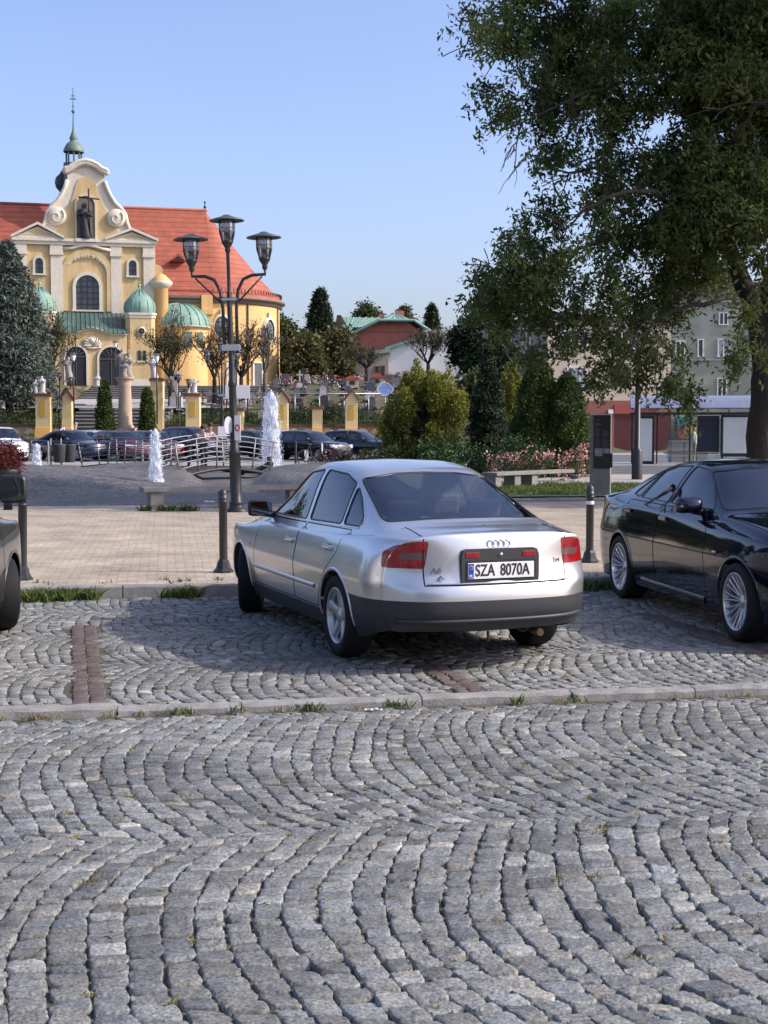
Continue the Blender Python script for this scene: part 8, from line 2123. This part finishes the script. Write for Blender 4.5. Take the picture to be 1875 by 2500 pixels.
# ---------------------------------------------------------------- people (small in the picture)
skin = mat('skin', (.48, .28, .20), .6)
def person(loc, rz, label, pose, top, legs, hair, h=1.7, name='person'):
    """joints -> skinned body"""
    root = empty(name, loc, rz); tag(root, label, 'person'); s = h / 1.75
    lean = pose.get('lean', 0); P = {}
    P['pel'] = Vector((0, 0, .92)); sp = Vector((math.sin(lean), 0, math.cos(lean)))
    P['chest'] = P['pel'] + sp * .32; P['neck'] = P['pel'] + sp * .54; P['head'] = P['neck'] + Vector((math.sin(lean * .6), 0, math.cos(lean * .6))) * .12; P['crown'] = P['head'] + Vector((math.sin(lean * .5), 0, math.cos(lean * .5))) * .17
    side = Vector((0, 1, 0))
    verts = []; edges = []; rad = []
    def add(p, r, par=None):
        verts.append(tuple(p * s)); rad.append(r * s)
        if par is not None: edges.append((par, len(verts) - 1))
        return len(verts) - 1
    i0 = add(P['pel'], .145); i1 = add(P['pel'] + sp * .16, .13, i0); i2 = add(P['chest'], .155, i1); i3 = add(P['chest'] + sp * .13, .14, i2); i4 = add(P['neck'], .055, i3); i5 = add(P['head'], .085, i4); add(P['crown'], .08, i5)
    hands = []
    for sg, key in ((1, 'armL'), (-1, 'armR')):
        sh = add(P['chest'] + sp * .16 + side * sg * .17, .062, i3)
        el = P['chest'] + sp * .16 + side * sg * .22 + Vector(pose[key][0]); wr = el + Vector(pose[key][1])
        e = add(el, .045, sh); w_ = add(wr, .03, e); hd = add(wr + Vector(pose[key][1]).normalized() * .09, .035, w_); hands.append((wr, Vector(pose[key][1]).normalized()))
    for sg, key in ((1, 'legL'), (-1, 'legR')):
        hp = add(P['pel'] + side * sg * .09 - Vector((0, 0, .06)), .10, i0); k = P['pel'] + side * sg * .10 + Vector(pose[key][0]); a = k + Vector(pose[key][1])
        kk = add(k, .066, hp); aa = add(a, .045, kk); add(a + Vector((.13, 0, -.045)), .038, aa)
    me = bpy.data.meshes.new('body'); me.from_pydata(verts, edges, []); o = bpy.data.objects.new('tmp', me); COL.objects.link(o)
    md = o.modifiers.new('k', 'SKIN'); me.skin_vertices or None
    for i, r in enumerate(rad): me.skin_vertices[0].data[i].radius = (r, r)
    me.skin_vertices[0].data[0].use_root = True
    o.modifiers.new('s', 'SUBSURF').levels = 2; bpy.context.view_layer.update()
    bm_ = bpy.data.meshes.new_from_object(o.evaluated_get(bpy.context.evaluated_depsgraph_get())); bpy.data.objects.remove(o)
    for m_ in (skin, top, legs): bm_.materials.append(m_)
    zn = P['neck'].z * s - .02; zp = .95 * s
    for p in bm_.polygons:
        c = p.center; p.use_smooth = True
        wrist = min((Vector(c) - w_ * s).length for w_, _ in hands)
        p.material_index = 2 if c.z < zp - .03 else (0 if (c.z > zn and abs(c.x - P['neck'].x * s) < .22 and abs(c.y) < .11) or wrist < .12 else 1)
    b = bpy.data.objects.new('body', bm_); COL.objects.link(b); b.parent = root
    m = MB(); m.ball(tuple((P['crown'] + Vector((-.02, 0, .0))) * s), .105 * s, sc=(1, .92, .9)); m.build('hair', hair, root)
    return root
brown = mat('brown hair', (.05, .03, .02), .8); greyh = mat('grey hair', (.25, .24, .23), .8)
b = at(497, 1138, 44.3); b.z = .12 + .42
lean_pose = dict(lean=.75, armL=((.20, .02, -.20), (.16, -.05, -.05)), armR=((.20, -.02, -.20), (.16, .05, -.05)), legL=((.05, 0, -.44), (-.12, 0, -.42)), legR=((.1, 0, -.44), (-.05, 0, -.42)))
person(at(497, 1146, 42.9), RD(-50), 'person in a chequered shirt leaning over the footbridge rail', lean_pose, mat('checked shirt', (.42, .26, .30), .9, col2=(.60, .52, .55), vscale=14, contrast=3), mat('dark trousers', (.03, .035, .05), .9), brown, 1.55)
person(at(460, 1146, 43.2), RD(-20), 'person in a grey shirt bending forward on the footbridge', dict(lean_pose, lean=1.0), mat('grey shirt', (.17, .19, .22), .9), mat('dark trousers', (.03, .035, .05), .9), brown, 1.6)
b = at(187, 1128, 72.5); b.z = PZ + .02
stand = dict(lean=.05, armL=((.0, .05, -.27), (.12, 0, -.2)), armR=((.0, -.05, -.27), (.05, 0, -.24)), legL=((.0, 0, -.44), (-.0, 0, -.42)), legR=((.05, 0, -.44), (-.05, 0, -.42)))
person(b, RD(200), 'person with short hair standing behind the navy saloon', stand, mat('black jacket', (.02, .02, .024), .9), mat('dark trousers', (.03, .035, .05), .9), greyh, 1.78)
b = at(1695, 1130, 61.6); b.z = PZ
person(b, RD(160), 'person in a white top waiting at the bus shelter', stand, mat('white top', (.6, .58, .56), .9), mat('beige trousers', (.30, .25, .20), .9), brown, 1.7)

# ---------------------------------------------------------------- light, sky, camera
SUN_EL, SUN_AZ = 36.0, 97.0      # azimuth from +y towards +x
sd_ = Vector((math.sin(RD(SUN_AZ)) * math.cos(RD(SUN_EL)), math.cos(RD(SUN_AZ)) * math.cos(RD(SUN_EL)), math.sin(RD(SUN_EL))))
sl = bpy.data.lights.new('sun', 'SUN'); sl.energy = 2.5; sl.angle = RD(.5); sl.color = (1, .93, .82)
so = bpy.data.objects.new('sun', sl); COL.objects.link(so); so.rotation_euler = (-sd_).to_track_quat('-Z', 'Y').to_euler()
w = bpy.data.worlds.new('World'); SC.world = w; w.use_nodes = True; nt = w.node_tree
sky = nt.nodes.new('ShaderNodeTexSky'); sky.sky_type = 'NISHITA'; sky.sun_disc = False; sky.sun_elevation = RD(SUN_EL); sky.sun_rotation = RD(SUN_AZ)
sky.altitude = 200; sky.air_density = 1.0; sky.dust_density = 3.6; sky.ozone_density = 3.2
mul = nt.nodes.new('ShaderNodeVectorMath'); mul.operation = 'MULTIPLY'; mul.inputs[1].default_value = (1.03, .95, 1.04); nt.links.new(sky.outputs[0], mul.inputs[0]); nt.links.new(mul.outputs[0], nt.nodes['Background'].inputs[0]); nt.nodes['Background'].inputs[1].default_value = .15
c = bpy.data.cameras.new('camera'); co = bpy.data.objects.new('camera', c); COL.objects.link(co); SC.camera = co
c.sensor_fit = 'VERTICAL'; c.sensor_height = 36; c.lens = 36 * FOC / 2500; c.clip_end = 9000
co.location = (0, 0, CAM_H); co.rotation_euler = (math.pi / 2 - PIT, 0, 0)
SC.view_settings.view_transform = 'Standard'; SC.view_settings.look = 'None'; SC.view_settings.exposure = 0.80; SC.view_settings.gamma = 1.0
SC.cycles.max_bounces = 8; SC.cycles.transparent_max_bounces = 12
